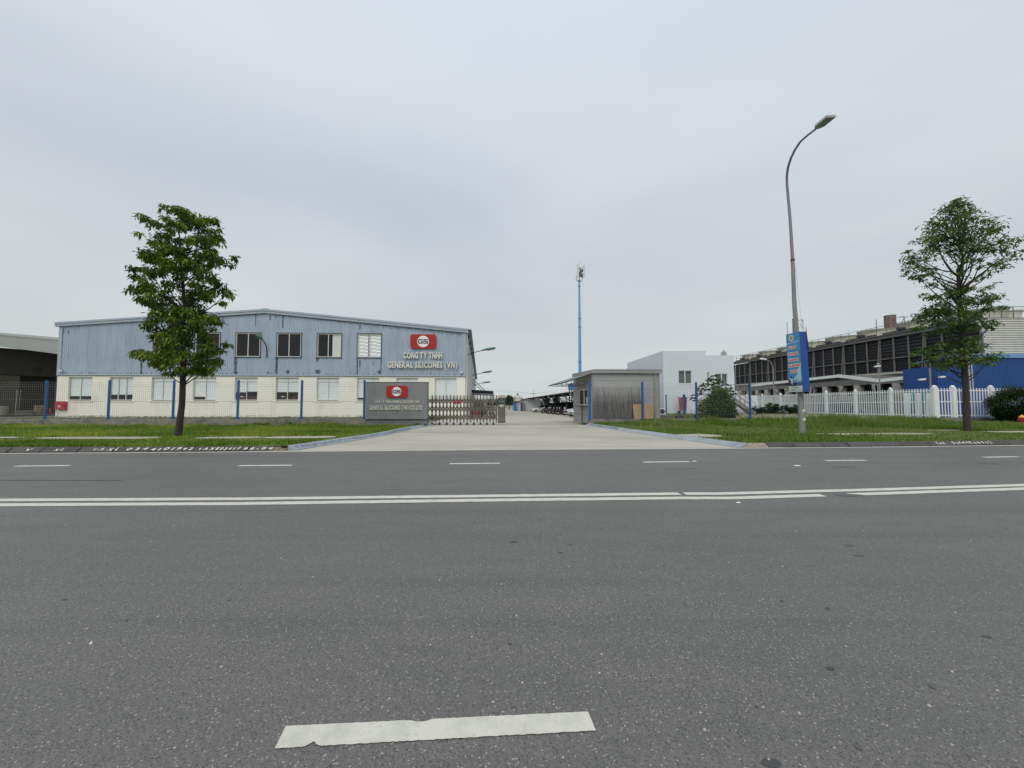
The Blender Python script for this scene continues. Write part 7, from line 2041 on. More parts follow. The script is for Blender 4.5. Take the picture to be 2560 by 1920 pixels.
for px_ in (2225.0, 1987.0):
    pt = at(px_, 800, 0.1); 
    # drum on a small frame behind the stacks: find the point of the row that projects there
    X_d = CX + 3.2; Yd = X_d / (ray(px_, 800).x / ray(px_, 800).y)
    zb_ = zd_ + .6; zt = at(px_, 789 if px_ > 2100 else 797, Yd).z
    dr = thing('exhaust_drum', (X_d, Yd, zd_), ['rust-streaked drum chimney standing above the cooling towers near the right tree', 'rusty drum chimney mostly hidden behind the street lamp pole'][0 if px_ > 2100 else 1], 'drum', 'drums above the cooling towers')
    rr = (11.5 if px_ > 2100 else 5.5) / 961 * Yd
    MB().lathe((X_d, Yd, 0), [(rr, zd_), (rr, zt - .05), (rr * 1.05, zt - .05), (rr * 1.05, zt)], 20).build('drum_shell', RUST if px_ > 2100 else POLEG, dr, world=True, smooth=True)
    m = MB(); q = rr * (1.55 if px_ > 2100 else 2.1)
    for sx_ in (-1, 1):
        for sy_ in (-1, 1): m.bar((X_d + sx_ * q, Yd + sy_ * q, zd_), (X_d + sx_ * q, Yd + sy_ * q, zt - .3), .06)
        m.bar((X_d + sx_ * q, Yd - q, zt - .3), (X_d + sx_ * rr, Yd - q * .5, zt - .3), .05); m.bar((X_d + sx_ * q, Yd - q, zt - .4), (X_d + sx_ * rr * .9, Yd - q, zt - 1.2), .05); m.bar((X_d + sx_ * q, Yd - q, zt - 1.6), (X_d + sx_ * rr * .9, Yd - q, zt - 1.2), .05)
    for z in (zt - .4, zt - 1.7): m.bar((X_d - q, Yd - q, z), (X_d + q, Yd - q, z), .05)
    m.build('support_frame', POLEG, dr, world=True)

# ================================================================== BLUE BUILDING, CANOPIES, WHITE FENCE
by = 33.0
bz = at(2450, 885, by).z
b0 = at(2389, 900, by).x; bl_ = at(2343, 930, by).x
blue = thing('blue_building', (bl_, by, -.1), 'deep blue sheet metal building behind the white fence at the right', 'building')
zc_ = at(2343, 931, by).z
xr = 62.0
xcur = b0 + .03; bzc = bz - at(0, 885, by).z + at(0, 894, by).z
bzc = at(2450, 895, by).z
x = b0; pn_ = 0
m = MB(); 
def bsheet(x0, x1, z00, z01, z10, z11):
    m = MB(); n = max(1, int(round((x1 - x0) / .25))); vs = []
    pr = []
    for k in range(n):
        s_ = x0 + (x1 - x0) * k / n; p_ = (x1 - x0) / n
        pr += [(s_, 0), (s_ + p_ * .7, 0), (s_ + p_ * .78, -.02), (s_ + p_ * .92, -.02)]
    pr.append((x1, 0))
    for (u, dy_) in pr:
        q = (u - x0) / (x1 - x0); vs += [(u, by + dy_, z00 + (z01 - z00) * q), (u, by + dy_, z10 + (z11 - z10) * q)]
    m.add(vs, [(2*i, 2*i+2, 2*i+3, 2*i+1) for i in range(len(pr) - 1)]); m.build('wall_sheet', DBLUE, blue, world=True)
bsheet(bl_, b0 - .004, -.3, -.3, zc_, bzc - .02)
while x < xr:
    bsheet(x, x + 1.0 - .004, -.3, -.3, bzc, bzc); x += 1.0
MB().box(bl_ + .3, xr, by + .1, by + 3.2, -.3, bzc - .7).build('core', DBLUE, blue, world=True)
m = MB(); m.slab([(b0 - .1, by - .12, bzc + .002), (xr, by - .12, bzc + .002), (xr, by - .12, bz), (b0 - .1, by - .12, bz)], (0, .3, 0)); m.build('eave_flashing', LBLUE, blue, world=True)
m = MB(); m.slab([(b0 - .1, by + .2, bz - .1), (xr, by + .2, bz - .1), (xr, by + 3.4, bz - .5), (b0 - .1, by + 3.4, bz - .5)], (0, 0, .06)); m.build('roof', LBLUE, blue, world=True)
for px in (2424, 2431): MB().tube([at(px - 3, 905, by - .15), at(px + 2, 972, by - .15), (at(px + 2, 972, by - .15).x, by - .15, .3)], .04, 6).build('downpipe', TOWC, blue, world=True)
# butterfly canopies (their edges face the plot)
cx_ = 37.0
prof = [onx(1878, 966.5, cx_), onx(2094, 943.5, cx_), onx(2196, 956, cx_ - .0), onx(2302, 944, cx_)]
can = thing('car_park_canopy', (cx_, prof[0].y, -.2), 'white edged zigzag canopy roofs over the car park behind the white fence', 'canopy')
for i, (a, b) in enumerate(zip(prof, prof[1:])):
    th_ = .32 if i != 1 else .36
    m = MB(); m.slab([(cx_, a.y, a.z), (cx_, b.y, b.z), (cx_, b.y, b.z + th_), (cx_, a.y, a.z + th_)], (.06, 0, 0)); m.build('fascia', WHITEC, can, world=True)
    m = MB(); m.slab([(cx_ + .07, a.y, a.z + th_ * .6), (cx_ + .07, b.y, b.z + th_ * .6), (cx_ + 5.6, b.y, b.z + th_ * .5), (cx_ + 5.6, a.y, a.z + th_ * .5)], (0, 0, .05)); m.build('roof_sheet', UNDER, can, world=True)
for px in (1884, 1950, 2030, 2094, 2190, 2296):
    d_ = ray(px, 960); y = (cx_ + 2.5) / d_.x * d_.y
    zt = 3.4
    m = MB(); m.tube([(cx_ + 2.5, y, -.5), (cx_ + 2.5, y, zt)], .08, 8); m.tube([(cx_ + 2.5, y, 2.0), (cx_ + 1.9, y - .3, 2.7), (cx_ + .8, y - .8, 3.5)], .05, 6); m.tube([(cx_ + 2.5, y, 2.0), (cx_ + 3.1, y + .3, 2.7), (cx_ + 4.2, y + .8, 3.5)], .05, 6)
    m.build('support_post', DARKM, can, world=True)
# lamps and cameras among the car park
p = at(1934, 960, 52); t_ = thing('car_park_lamp', (p.x, 52, -.3), 'small white-headed lamp on a curved arm before the cooling tower louvres', 'lamp')
MB().tube([(p.x, 52, -.3), (p.x, 52, at(0, 925, 52).z), at(1932, 915, 52), at(1926, 904, 52), at(1917, 899, 52), at(1908, 897.5, 52)], [.1, .08, .07, .06, .05, .05], 8).build('pole', POLEG, t_, world=True, smooth=True)
a, b = at(1901, 896.5, 52), at(1914, 898.5, 52); m = MB(); m.slab([(a.x, 51.8, a.z - .08), (b.x, 51.8, b.z - .1), (b.x, 51.8, b.z + .06), (a.x + .2, 51.8, a.z + .1)], (0, .4, 0)); m.build('lamp_head', WHITED, t_, world=True)
def cam_pole(px, py0, py1, Y, heads, lb):
    p = at(px, 960, Y); t_ = thing('camera_pole', (p.x, Y, -.2), lb, 'camera pole', 'camera poles in the car park')
    MB().tube([(p.x, Y, -.2), at(px, py0, Y)], .055, 8).build('pole', POLEG, t_, world=True, smooth=True)
    MB().lathe((p.x, Y, at(px, py0, Y).z), [(.1, 0), (.12, .03), (.02, .08)], 8).build('cap', ANTW, t_, world=True)
    for (hx_, hy_) in heads:
        q = at(hx_, hy_, Y - .1); sg = 1 if hx_ > px else -1
        c = MB(); c.bar((p.x, Y, q.z - .12), (q.x, q.y, q.z - .08), .05); c.build('arm', DARKM, t_, world=True)
        m = MB(); m.slab([(q.x - .22, q.y - .1, q.z - .08), (q.x + .22, q.y - .1, q.z - .02), (q.x + .25, q.y - .1, q.z + .1), (q.x - .25, q.y - .1, q.z + .06)], (0, .2, 0)); m.build('camera_body', WHITED, t_, world=True)
cam_pole(2197.5, 910, 975, 36, [(2193, 916)], 'slim pale pole with one white camera left of the right tree')
cam_pole(2324, 903, 975, 31.8, [(2305, 949), (2356, 942.5)], 'pale pole carrying two white cameras before the blue building corner')
MB_ = None
# white picket fence: side run then front run
FX = 31.5
pk_z = lambda Y: yard_z(Y)
def picket_fence(posts, label, hpost, seed, plinth_h=.38, pitch=.215, group=None, pw=0.12):
    t_ = thing('picket_fence', (posts[0][0], posts[0][1], 0), label, 'fence', group)
    z0 = lambda y: yard_z(y)
    o = Vector((posts[0][0], posts[0][1], 0))
    pick = post = None
    H = hpost
    for i, (x, y) in enumerate(posts):
        loc = Vector((x, y, z0(y))) - o
        if post is None:
            q = pw; m = MB(); m.box(-q, q, -q, q, plinth_h - .02, H); m.lathe((0, 0, H), [(q * 1.15, 0), (q * 1.15, .04), (q * .9, .08), (q * .5, .12), (.01, .14)], 10)
            post = m.build('post', PVCW, t_, loc=loc)
        else: share(post, loc, t_)
    for (xa, ya), (xb, yb) in zip(posts, posts[1:]):
        a = Vector((xa, ya, z0(ya))); b = Vector((xb, yb, z0(yb))); d = b - a; ln = d.length; dn = d.normalized(); ang_ = math.atan2(dn.y, dn.x)
        for zz in (plinth_h + .16, plinth_h + (H - plinth_h) * .52, H - .26):
            m = MB(); m.bar(a - o + Vector((0, 0, zz)) + dn * .12, b - o + Vector((0, 0, zz)) - dn * .12, .035, .07); m.build('rail', PVCW, t_)
        n = int(round((ln - .24) / pitch))
        for k in range(n):
            q = a + d * ((.12 + (ln - .24) * (k + .5) / n) / ln)
            nn = Vector((dn.y, -dn.x, 0)); nn = nn if nn.y < 0 or (abs(nn.y) < .3 and nn.x < 0) else -nn
            q = q + nn * .04
            if pick is None:
                m = MB(); w_ = .036; m.box(-w_, w_, -.012, .012, plinth_h + .04, H - .12)
                m.slab([(-w_, -.012, H - .12), (w_, -.012, H - .12), (w_ * .5, -.012, H - .085), (-w_ * .5, -.012, H - .085)], (0, .024, 0))
                pick = m.build('picket', PVCW, t_, loc=q - o); pick.rotation_euler = (0, 0, ang_)
            else: share(pick, q - o, t_, rot=(0, 0, ang_))
    return t_
side_posts = [(FX, 28.7 + 3.28 * k) for k in range(8)]
HP = at(2383, 967.5, 28.7).z
picket_fence(side_posts, 'white picket fence run leading away from the road toward the white building', HP, 1, pw=.095)
fpx = [2333, 2383, 2478, 2573, 2668]
picket_fence([(at(p, 1000, 28.7).x + (.15 if i == 0 else 0), 28.7) for i, p in enumerate(fpx)], 'white picket fence run facing the road behind the right tree', HP, 2)
plinth('fence_plinth', at(2333, 1000, 28.7).x - .1, 46, 28.7, 28.7, .38, 60, 7, 'pale stained concrete plinth under the front white picket fence', .3, -.2)
m = MB(); r_ = random.Random(3); vs = []
for k in range(60):
    y = 28.9 + 23 * k / 59; z = .36 + yard_z(y) + r_.uniform(-.02, .01); vs += [(FX - .2 + r_.uniform(-.02, .02), y, -.6), (FX - .15, y, z), (FX + .15, y, z), (FX + .15, y, -.6)]
m.add(vs, [(4*i + k, 4*i + 4 + k, 4*i + 5 + k, 4*i + 1 + k) for i in range(59) for k in range(3)]); m.build('fence_plinth', BEIGE, label='pale concrete plinth under the side run of the white picket fence', cat='low wall')
# boards behind the side fence
for k, (xa_, xb_, mt, lb) in enumerate(((2258, 2274, WHITED, 'left white board leaning behind the picket fence'), (2288, 2301, WHITED, 'middle white board leaning behind the picket fence'), (2312, 2328, WHITED, 'right white board behind the picket fence near the corner post'), (2272, 2291, TEAL, 'teal board between the white boards behind the picket fence'), (2300, 2318, TEAL, 'teal board nearest the corner post behind the picket fence'))):
    a, b = onx(xa_, 1000, FX + .4), onx(xb_, 1000, FX + .4); z1_ = .02 + onx((xa_ + xb_) / 2, 983 if mt is WHITED else 974, FX + .4).z
    bd = thing('leaning_board', (FX + .4, b.y, 0.0), lb, 'board', 'boards behind the picket fence')
    xo = 0.0 if mt is WHITED else .12
    m = MB(); m.slab([(FX + .4 + xo, b.y, .1), (FX + .4 + xo, a.y, .1), (FX + .5 + xo, a.y, z1_), (FX + .5 + xo, b.y, z1_)], (.03, 0, 0)); m.build('board_panel', mt, bd, world=True)
    MB().box(FX + .45 + xo, FX + .53 + xo, b.y + .02, a.y - .02, .0, .09).build('bottom_batten', PLY, bd, world=True)
# fire hydrant at the right frame edge
hy = ground(2556, 1061, .06); hyd = thing('fire_hydrant', (hy.x, hy.y, .05), 'red fire hydrant with yellow bonnet at the right edge before the round bush', 'fire hydrant')
MB().lathe((0, 0, 0), [(.17, 0), (.17, .04), (.11, .05), (.11, .38), (.15, .40), (.15, .44), (.12, .46)], 14).build('barrel', REDD, hyd, smooth=True)
MB().lathe((0, 0, 0), [(.15, .462), (.14, .5), (.10, .56), (.04, .60), (.04, .65), (.01, .66)], 14).build('bonnet', YELLOW, hyd, smooth=True)
for s_, ax_ in ((-1, 'x'), (1, 'x')):
    MB().lathe((s_ * .17, 0, .33), [(.07, -.06), (.07, .03), (.085, .03), (.085, .06)] if s_ > 0 else [(.085, -.06), (.085, -.03), (.07, -.03), (.07, .06)], 10, 'x').build('outlet_cap', REDD, hyd)
MB().lathe((0, -.16, .28), [(.1, -.05), (.1, -.02), (.08, -.02), (.08, .06)], 12, 'y').build('outlet_cap', REDD, hyd)

# ================================================================== TREES AND SHRUBS
def leaf_cloud(centers, radii, counts, size, palette, droop=0.8, wid=0.36, seed=1, hang=0.0, flat=0.7):
    """folded pointed leaves scattered in clumps; returns verts, tris, colours"""
    r = np.random.RandomState(seed)
    P = []; clump = []
    for i, (c, rad, n) in enumerate(zip(centers, radii, counts)):
        q = r.normal(0, 1, (n, 3)); q /= np.linalg.norm(q, axis=1)[:, None]
        q *= (r.uniform(0, 1, (n, 1)) ** 0.5) * rad
        q[:, 2] *= flat
        P.append(q + np.array(c)[None]); clump.append(np.full(n, i))
    P = np.concatenate(P); clump = np.concatenate(clump); n = len(P)
    az = r.uniform(0, 2*np.pi, n); el = -r.uniform(0.0, 1.2, n) * droop + r.normal(0, .25, n)
    d = np.stack([np.cos(az)*np.cos(el), np.sin(az)*np.cos(el), np.sin(el)], 1)
    up = np.tile(np.array([0, 0, 1.0]), (n, 1)) + r.normal(0, .35, (n, 3))
    s = np.cross(d, up); s /= np.linalg.norm(s, axis=1)[:, None]
    nn = np.cross(s, d)
    L_ = size * r.uniform(.65, 1.25, (n, 1)); W_ = L_ * wid
    P[:, 2] -= hang * L_[:, 0]
    v0 = P; v1 = P + d*L_*.45 + s*W_*.5 + nn*L_*.06; v2 = P + d*L_ - nn*L_*.16; v3 = P + d*L_*.45 - s*W_*.5 + nn*L_*.06
    V = np.stack([v0, v1, v2, v3], 1).reshape(-1, 3); b = np.arange(n)*4
    T = np.stack([np.stack([b, b+1, b+2], 1), np.stack([b, b+2, b+3], 1)], 1).reshape(-1, 3)
    pal = np.array(palette); cc = r.uniform(0, 1, len(centers)); k = np.clip(cc[clump] * .7 + r.uniform(0, .5, n) , 0, 1) * (len(pal) - 1.001)
    i0 = k.astype(int); f = (k - i0)[:, None]; C = pal[i0] * (1 - f) + pal[i0 + 1] * f
    C = C * r.uniform(.8, 1.2, (n, 1))
    return V, T, np.repeat(C, 4, 0)
PAL_A = [(0.030, 0.066, 0.010), (0.072, 0.132, 0.016), (0.135, 0.215, 0.024), (0.215, 0.295, 0.036)]
PAL_B = [(0.038, 0.082, 0.020), (0.070, 0.135, 0.030), (0.110, 0.185, 0.045), (0.15, 0.22, 0.055)]
PAL_D = [(0.010, 0.028, 0.008), (0.018, 0.045, 0.012), (0.03, 0.065, 0.016)]
def env(tab, y):
    ys_ = [t[0] for t in tab]
    return np.interp(y, ys_, [t[1] for t in tab]), np.interp(y, ys_, [t[2] for t in tab])
def tree_from(Y, tab, axis_px, nclump, leaves, size, pal, seed, rad=.34, hollow=0.0, extra=(), skip=None, depth=.85, squeeze=.9):
    r = random.Random(seed); cs = []; rd = []; ct_ = []
    y0, y1 = tab[0][0], tab[-1][0]; tries = 0
    while len(cs) < nclump and tries < 20000:
        tries += 1
        py = r.uniform(y0, y1); l, rr = env(tab, py)
        c = axis_px(py); ins = 19 * rad * 961 / Y / 34; hl, hr = max(4, c - l - ins), max(4, rr - c - ins)
        a = r.uniform(0, 2*math.pi); q = math.sqrt(r.uniform(hollow, 1.0))
        half = (hl if math.cos(a) < 0 else hr)
        px = c + math.cos(a) * q * half * .97
        if skip and skip(px, py, q): continue
        depth_m = math.sin(a) * q * (hl + hr) / 2 / 961 * Y * depth
        p = at(px, py, Y); p = Vector((p.x * 1.0, Y + depth_m, p.z))
        # keep the place in view when moved in depth
        if all((p - o_).length > rad * .62 for o_ in cs):
            cs.append(p); rd.append(rad * r.uniform(.65, 1.15)); ct_.append(int(leaves * r.uniform(.6, 1.3)))
    for px, py, dd, rr, n in extra:
        p = at(px, py, Y + dd); cs.append(p); rd.append(rr); ct_.append(n)
    ax = axis_px(700); K = squeeze
    for c in cs:
        xa = (ax - 1280) / 961.0 * c.y; c.x = xa + (c.x - xa) * K
    return cs, rd, ct_
def branches(trunk, cs, base_r, seed, frac=1.0, forks=None):
    """limbs from the trunk to clump centres"""
    r = random.Random(seed); m = MB()
    for c in cs:
        if r.random() > frac: continue
        hd = math.hypot(c.x - trunk[0].x, c.y - trunk[0].y)
        zt = c.z - hd * .75 - .2
        # start point on the trunk at the height zt
        st = trunk[-1]
        for a, b in zip(trunk, trunk[1:]):
            if a.z <= zt <= b.z: st = a.lerp(b, (zt - a.z) / (b.z - a.z)); break
        else:
            if zt < trunk[0].z + 2: st = trunk[0].lerp(trunk[1], .5) if zt < trunk[0].z else st
            if zt > trunk[-1].z: st = trunk[-1]
        if st.z < 2.0: continue
        mid = st.lerp(c, .5) + Vector((r.uniform(-.12, .12), r.uniform(-.12, .12), -.12 + r.uniform(-.08, .08)))
        L_ = (c - st).length; w = min(base_r * .42, .012 + .011 * L_)
        m.tube([st, mid, c], [w, w * .65, .006], 5, cap=False)
        for k in range(3):
            e_ = c + Vector((r.uniform(-.3, .3), r.uniform(-.3, .3), r.uniform(-.25, .15))); m.tube([mid.lerp(c, .6), e_], [.008, .004], 4, cap=False)
    return m
# left tree
TY = ground(444, 1094, .11).y
tA = thing('street_tree', (at(444, 1094, TY).x, TY, .1), 'broadleaf street tree with dense drooping foliage in front of the blue factory wall', 'tree')
trunkA = [at(443, 1096, TY), at(449, 1060, TY), at(455, 1010, TY), at(457, 960, TY), at(458, 900, TY), at(460, 830, TY), at(461, 760, TY), at(455, 680, TY), at(450, 610, TY), at(446, 560, TY)]
trunkA[0].z = .03
MB().tube(trunkA, [.14, .115, .105, .10, .095, .08, .065, .05, .03, .012], 12).build('trunk', BARK, tA, world=True, smooth=True)
tabA = [(528, 425, 472), (540, 360, 500), (552, 345, 555), (575, 328, 560), (600, 345, 560), (622, 362, 575), (640, 365, 592), (655, 372, 590), (672, 335, 575), (690, 325, 575), (712, 335, 582), (740, 340, 575),
        (757, 345, 560), (778, 385, 545), (800, 372, 560), (830, 365, 548), (850, 372, 548), (868, 350, 555), (882, 330, 560), (895, 340, 552), (912, 390, 540), (932, 400, 532)]
csA, rdA, ctA = tree_from(TY, tabA, lambda py: 457, 290, 44, .17, PAL_A, 4, rad=.26, skip=lambda px, py, q: (742 < py < 772 and 470 < px < 545) or (875 < py < 940 and 425 < px < 475 and q < .5) or (840 < py < 868 and 500 < px < 580),
        extra=[(332, 583, 0, .14, 26), (600, 643, -.2, .16, 34), (326, 690, -.2, .2, 40), (340, 720, .1, .16, 30), (590, 738, 0, .14, 22), (325, 884, -.3, .2, 50), (345, 878, -.2, .2, 50), (575, 858, .2, .14, 30), (585, 862, .2, .1, 16),
               (405, 915, -.3, .18, 44), (412, 932, -.3, .12, 24), (500, 905, -.2, .13, 22), (530, 922, -.1, .13, 22), (535, 933, -.1, .08, 10), (440, 527, 0, .14, 30), (455, 540, 0, .2, 36), (545, 552, 0, .18, 44), (556, 574, 0, .12, 20), (360, 745, -.1, .2, 40), (370, 760, -.1, .14, 24), (388, 905, -.3, .12, 18), (468, 922, -.3, .1, 12)])
branches(trunkA, csA, .1, 5, .22).build('branches', BARK, tA, world=True)
V, T, C = leaf_cloud(csA, rdA, [int(c * 1.2) for c in ctA], .205, PAL_A, droop=1.0, wid=.36, seed=3, flat=.62)
V = V - np.array(tA.location)[None]
np_mesh('foliage', V, T, LEAFM, C, parent=tA, kind='stuff')
# right tree
TB = ground(2419, 1080, .09).y
tB = thing('street_tree', (at(2419, 1080, TB).x, TB, .07), 'taller airy street tree with a cut stub and bare forks before the cooling towers', 'tree')
trunkB = [at(2419, 1083, TB), at(2416, 1040, TB), at(2413, 960, TB), at(2408, 890, TB), at(2402, 800, TB), at(2398, 730, TB), at(2396, 690, TB)]
trunkB[0].z = .0
m = MB(); m.tube(trunkB, [.145, .12, .11, .10, .088, .078, .072], 12); m.build('trunk', BARK, tB, world=True, smooth=True)
MB().tube([trunkB[-1], at(2395, 671, TB)], [.07, .065], 10).build('cut_stub', BARK, tB, world=True)
m = MB()
m.tube([at(2397, 692, TB), at(2380, 680, TB - .1), at(2362, 655, TB - .3), at(2350, 632, TB - .4), at(2345, 600, TB - .5)], [.05, .042, .034, .026, .012], 7)
m.tube([at(2380, 680, TB - .1), at(2350, 675, TB - .3), at(2320, 660, TB - .6), at(2290, 640, TB - .7)], [.03, .024, .016, .008], 6)
m.tube([at(2402, 722, TB), at(2420, 708, TB + .1), at(2440, 694, TB + .2), at(2470, 672, TB + .4), at(2500, 650, TB + .5), at(2525, 630, TB + .6)], [.045, .04, .034, .024, .014, .007], 7)
m.tube([at(2398, 690, TB), at(2408, 660, TB), at(2404, 620, TB), at(2396, 580, TB), at(2392, 530, TB)], [.055, .048, .038, .026, .010], 7)
m.tube([at(2406, 650, TB), at(2420, 620, TB + .3), at(2440, 590, TB + .5), at(2470, 570, TB + .7)], [.035, .028, .018, .008], 6)
m.tube([at(2406, 660, TB), at(2440, 650, TB - .4), at(2480, 640, TB - .8)], [.028, .02, .008], 6)
m.tube([at(2404, 620, TB), at(2380, 590, TB + .4), at(2350, 560, TB + .8)], [.03, .02, .008], 6)
m.build('limbs', BARK, tB, world=True, smooth=True)
tabB1 = [(498, 375, 412), (520, 352, 425), (545, 312, 437), (562, 298, 490), (590, 290, 512), (612, 290, 515), (625, 262, 530), (645, 270, 535), (660, 268, 530), (680, 280, 500), (698, 288, 470)]
tabB1 = [(a, 2000 + b, 2000 + c) for a, b, c in tabB1]
cs1, rd1, ct1 = tree_from(TB, tabB1, lambda py: 2396, 235, 21, .15, PAL_B, 9, rad=.34, hollow=.0, skip=lambda px, py, q: py > 625 and q < .62 + (py - 625) / 350,
        extra=[(2258, 627, 0, .16, 26), (2268, 655, -.2, .15, 20), (2282, 690, 0, .18, 26), (2297, 700, 0, .12, 14), (2534, 660, .2, .1, 12), (2520, 625, .3, .2, 34), (2483, 715, 0, .12, 14), (2505, 706, 0, .08, 8), (2450, 700, -.3, .14, 14), (2395, 500, 0, .2, 36), (2408, 505, 0, .1, 14), (2498, 575, .2, .2, 40)])
tabB2 = [(716, 2345, 2372), (728, 2330, 2455), (742, 2300, 2470), (765, 2292, 2478), (790, 2282, 2482), (812, 2275, 2488), (826, 2290, 2485)]
cs2, rd2, ct2 = tree_from(TB, tabB2, lambda py: 2402, 110, 29, .15, PAL_B, 10, rad=.32, extra=[(2300, 735, 0, .12, 16), (2278, 822, 0, .2, 30), (2485, 818, 0, .16, 24)])
tabB3 = [(846, 2330, 2440), (866, 2300, 2475), (880, 2272, 2485), (900, 2276, 2470), (916, 2300, 2400)]
cs3, rd3, ct3 = tree_from(TB, tabB3, lambda py: 2402, 68, 28, .15, PAL_B, 12, rad=.28, extra=[(2268, 885, 0, .14, 20), (2276, 908, 0, .14, 20), (2470, 906, 0, .12, 16), (2490, 910, 0, .12, 16), (2350, 922, -.2, .18, 22), (2448, 905, 0, .08, 10)])
csB, rdB, ctB = cs1 + cs2 + cs3, rd1 + rd2 + rd3, ct1 + ct2 + ct3
topB = trunkB + [at(2404, 640, TB), at(2396, 580, TB)]
branches(topB, csB, .09, 6, .25).build('branches', BARK, tB, world=True)
V, T, C = leaf_cloud(csB, rdB, ctB, .20, PAL_B, droop=.6, wid=.34, seed=6, flat=.5)
V = V - np.array(tB.location)[None]
np_mesh('foliage', V, T, LEAFM, C, parent=tB, kind='stuff')

# shrubs
def shrub(name, loc, blobs, n, size, pal, label, cat='shrub', seed=1, stems=6, shell=.5, wid=.5, droop=.5):
    t_ = thing(name, loc, label, cat)
    r = random.Random(seed); cs = []; rd = []; cts = []
    for (x, y, z, rx, ry, rz_, k) in blobs:
        for j in range(k):
            v = Vector((r.gauss(0, 1), r.gauss(0, 1), r.gauss(0, 1))).normalized(); q = r.uniform(shell, 1)
            cs.append(Vector((x + v.x * rx * q, y + v.y * ry * q, max(.03, z + v.z * rz_ * q)))); rd.append(min(rx, rz_) * r.uniform(.22, .36)); cts.append(int(n * r.uniform(.6, 1.3)))
    V, T, C = leaf_cloud(cs, rd, cts, size, pal, droop=droop, wid=wid, seed=seed, flat=.8)
    np_mesh('foliage', V, T, LEAFM, C, parent=t_, kind='stuff')
    m = MB()
    for k in range(stems):
        e_ = r.choice(cs); m.tube([(e_.x * .2, e_.y * .2, 0), (e_.x * .5, e_.y * .5, e_.z * .5), e_], [.025, .018, .006], 5)
    m.build('stems', BARK, t_)
    return t_
# big bush growing through the mesh fence
p = at(1790, 1045, 28.0); z1_ = at(1790, 966, 28.0).z
kx = 28.0 / 961
shrub('climbing_bush', (p.x, 28.0, .15), [(.1, 0, 1.0, 1.12, .9, .95, 120), (.25, 0, 1.95, .75, .65, .6, 70), (-.6, .1, .7, .7, .6, .75, 40), (.8, 0, .8, .65, .6, .9, 40), (-1.1, .1, .3, .5, .4, .35, 14), (1.3, .2, .5, .4, .4, .6, 16)], 80, .13, [(.035, .07, .012), (.08, .145, .022), (.14, .22, .035)], 'dense green bush swelling behind the right mesh fence', seed=4, shell=.4, wid=.5)
# long-leaved sapling above it
sap = thing('sapling', (p.x - .1, 29.2, 0), 'young tree with whorls of long leaves rising behind the fence bush', 'sapling')
sY = 29.2; stem_pts = [Vector((p.x + .1, sY, 0)), at(1788, 1000, sY), at(1785, 960, sY), at(1784, 942, sY)]
m = MB(); m.tube(stem_pts, [.05, .04, .03, .015], 6)
tips = [(1784, 940), (1776, 948), (1772, 953), (1763, 960), (1757, 965), (1752, 972), (1748, 978), (1738, 988), (1733, 996), (1747, 985), (1795, 950), (1800, 955), (1822, 972), (1828, 978), (1834, 985), (1820, 990), (1830, 1000), (1768, 975), (1812, 962), (1741, 1003), (1790, 958), (1776, 962)]
lv, lt, lc = [], [], []; r = random.Random(12)
for px, py in tips:
    c = at(px, py, sY + r.uniform(-.4, .4)); m.tube([stem_pts[1].lerp(stem_pts[2], r.random()), c], [.015, .008], 5)
    nl = 13
    for k in range(nl):
        a = 2 * math.pi * k / nl + r.uniform(-.2, .2); el = r.uniform(-.25, .6); L_ = r.uniform(.26, .42); w_ = L_ * .15
        d = Vector((math.cos(a) * math.cos(el), math.sin(a) * math.cos(el), math.sin(el))); s_ = d.cross(Vector((0, 0, 1))).normalized(); b = len(lv)
        pts = [c, c + d * L_ * .5 + s_ * w_ + Vector((0, 0, .02)), c + d * L_ + Vector((0, 0, -.35 * L_)), c + d * L_ * .5 - s_ * w_ + Vector((0, 0, .02))]
        lv += [tuple(q - sap.location) for q in pts]; lt += [(b, b + 1, b + 2), (b, b + 2, b + 3)]; g_ = r.uniform(.7, 1.3); lc += [(.065 * g_, .13 * g_, .035 * g_)] * 4
np_mesh('leaves', np.array(lv), np.array(lt), LEAFM, np.array(lc), parent=sap, kind='stuff')
m.build('stems', BARK, sap, world=True)
# creepers on the inner fence and at the white fence
p = at(1728, 1030, 38); shrub('creeper', (p.x, 38, -.1), [(0, 0, .5, 1.2, .3, .6, 26), (-1.2, 0, .3, .6, .3, .4, 10)], 12, .10, [(0.06, .05, .03), (.07, .09, .03), (.10, .12, .05)], 'thin browning creeper along the foot of the white wall', seed=8, shell=.1)
p = at(1940, 1018, 40.0); shrub('hedge_patch', (p.x, 40, -.1), [(-1.8, 0, .6, 1.3, .7, .75, 50), (0, 0, .75, 1.5, .7, .8, 60), (1.7, -.3, .6, 1.2, .7, .7, 50), (-.8, -.6, .4, 1.0, .6, .5, 30)], 90, .13, PAL_D, 'ragged low bushes growing against the white fence behind the lamp post', seed=9, shell=.3)
p = at(2549, 1040, 26.9); shrub('round_bush', (p.x, 26.9, 0), [(0, 0, 1.25, 1.72, 1.2, 1.28, 330), (.2, 0, .6, 1.3, 1.0, .7, 100)], 80, .10, PAL_D, 'large dark round bush at the right edge of the frame', seed=10, shell=.72, wid=.55)
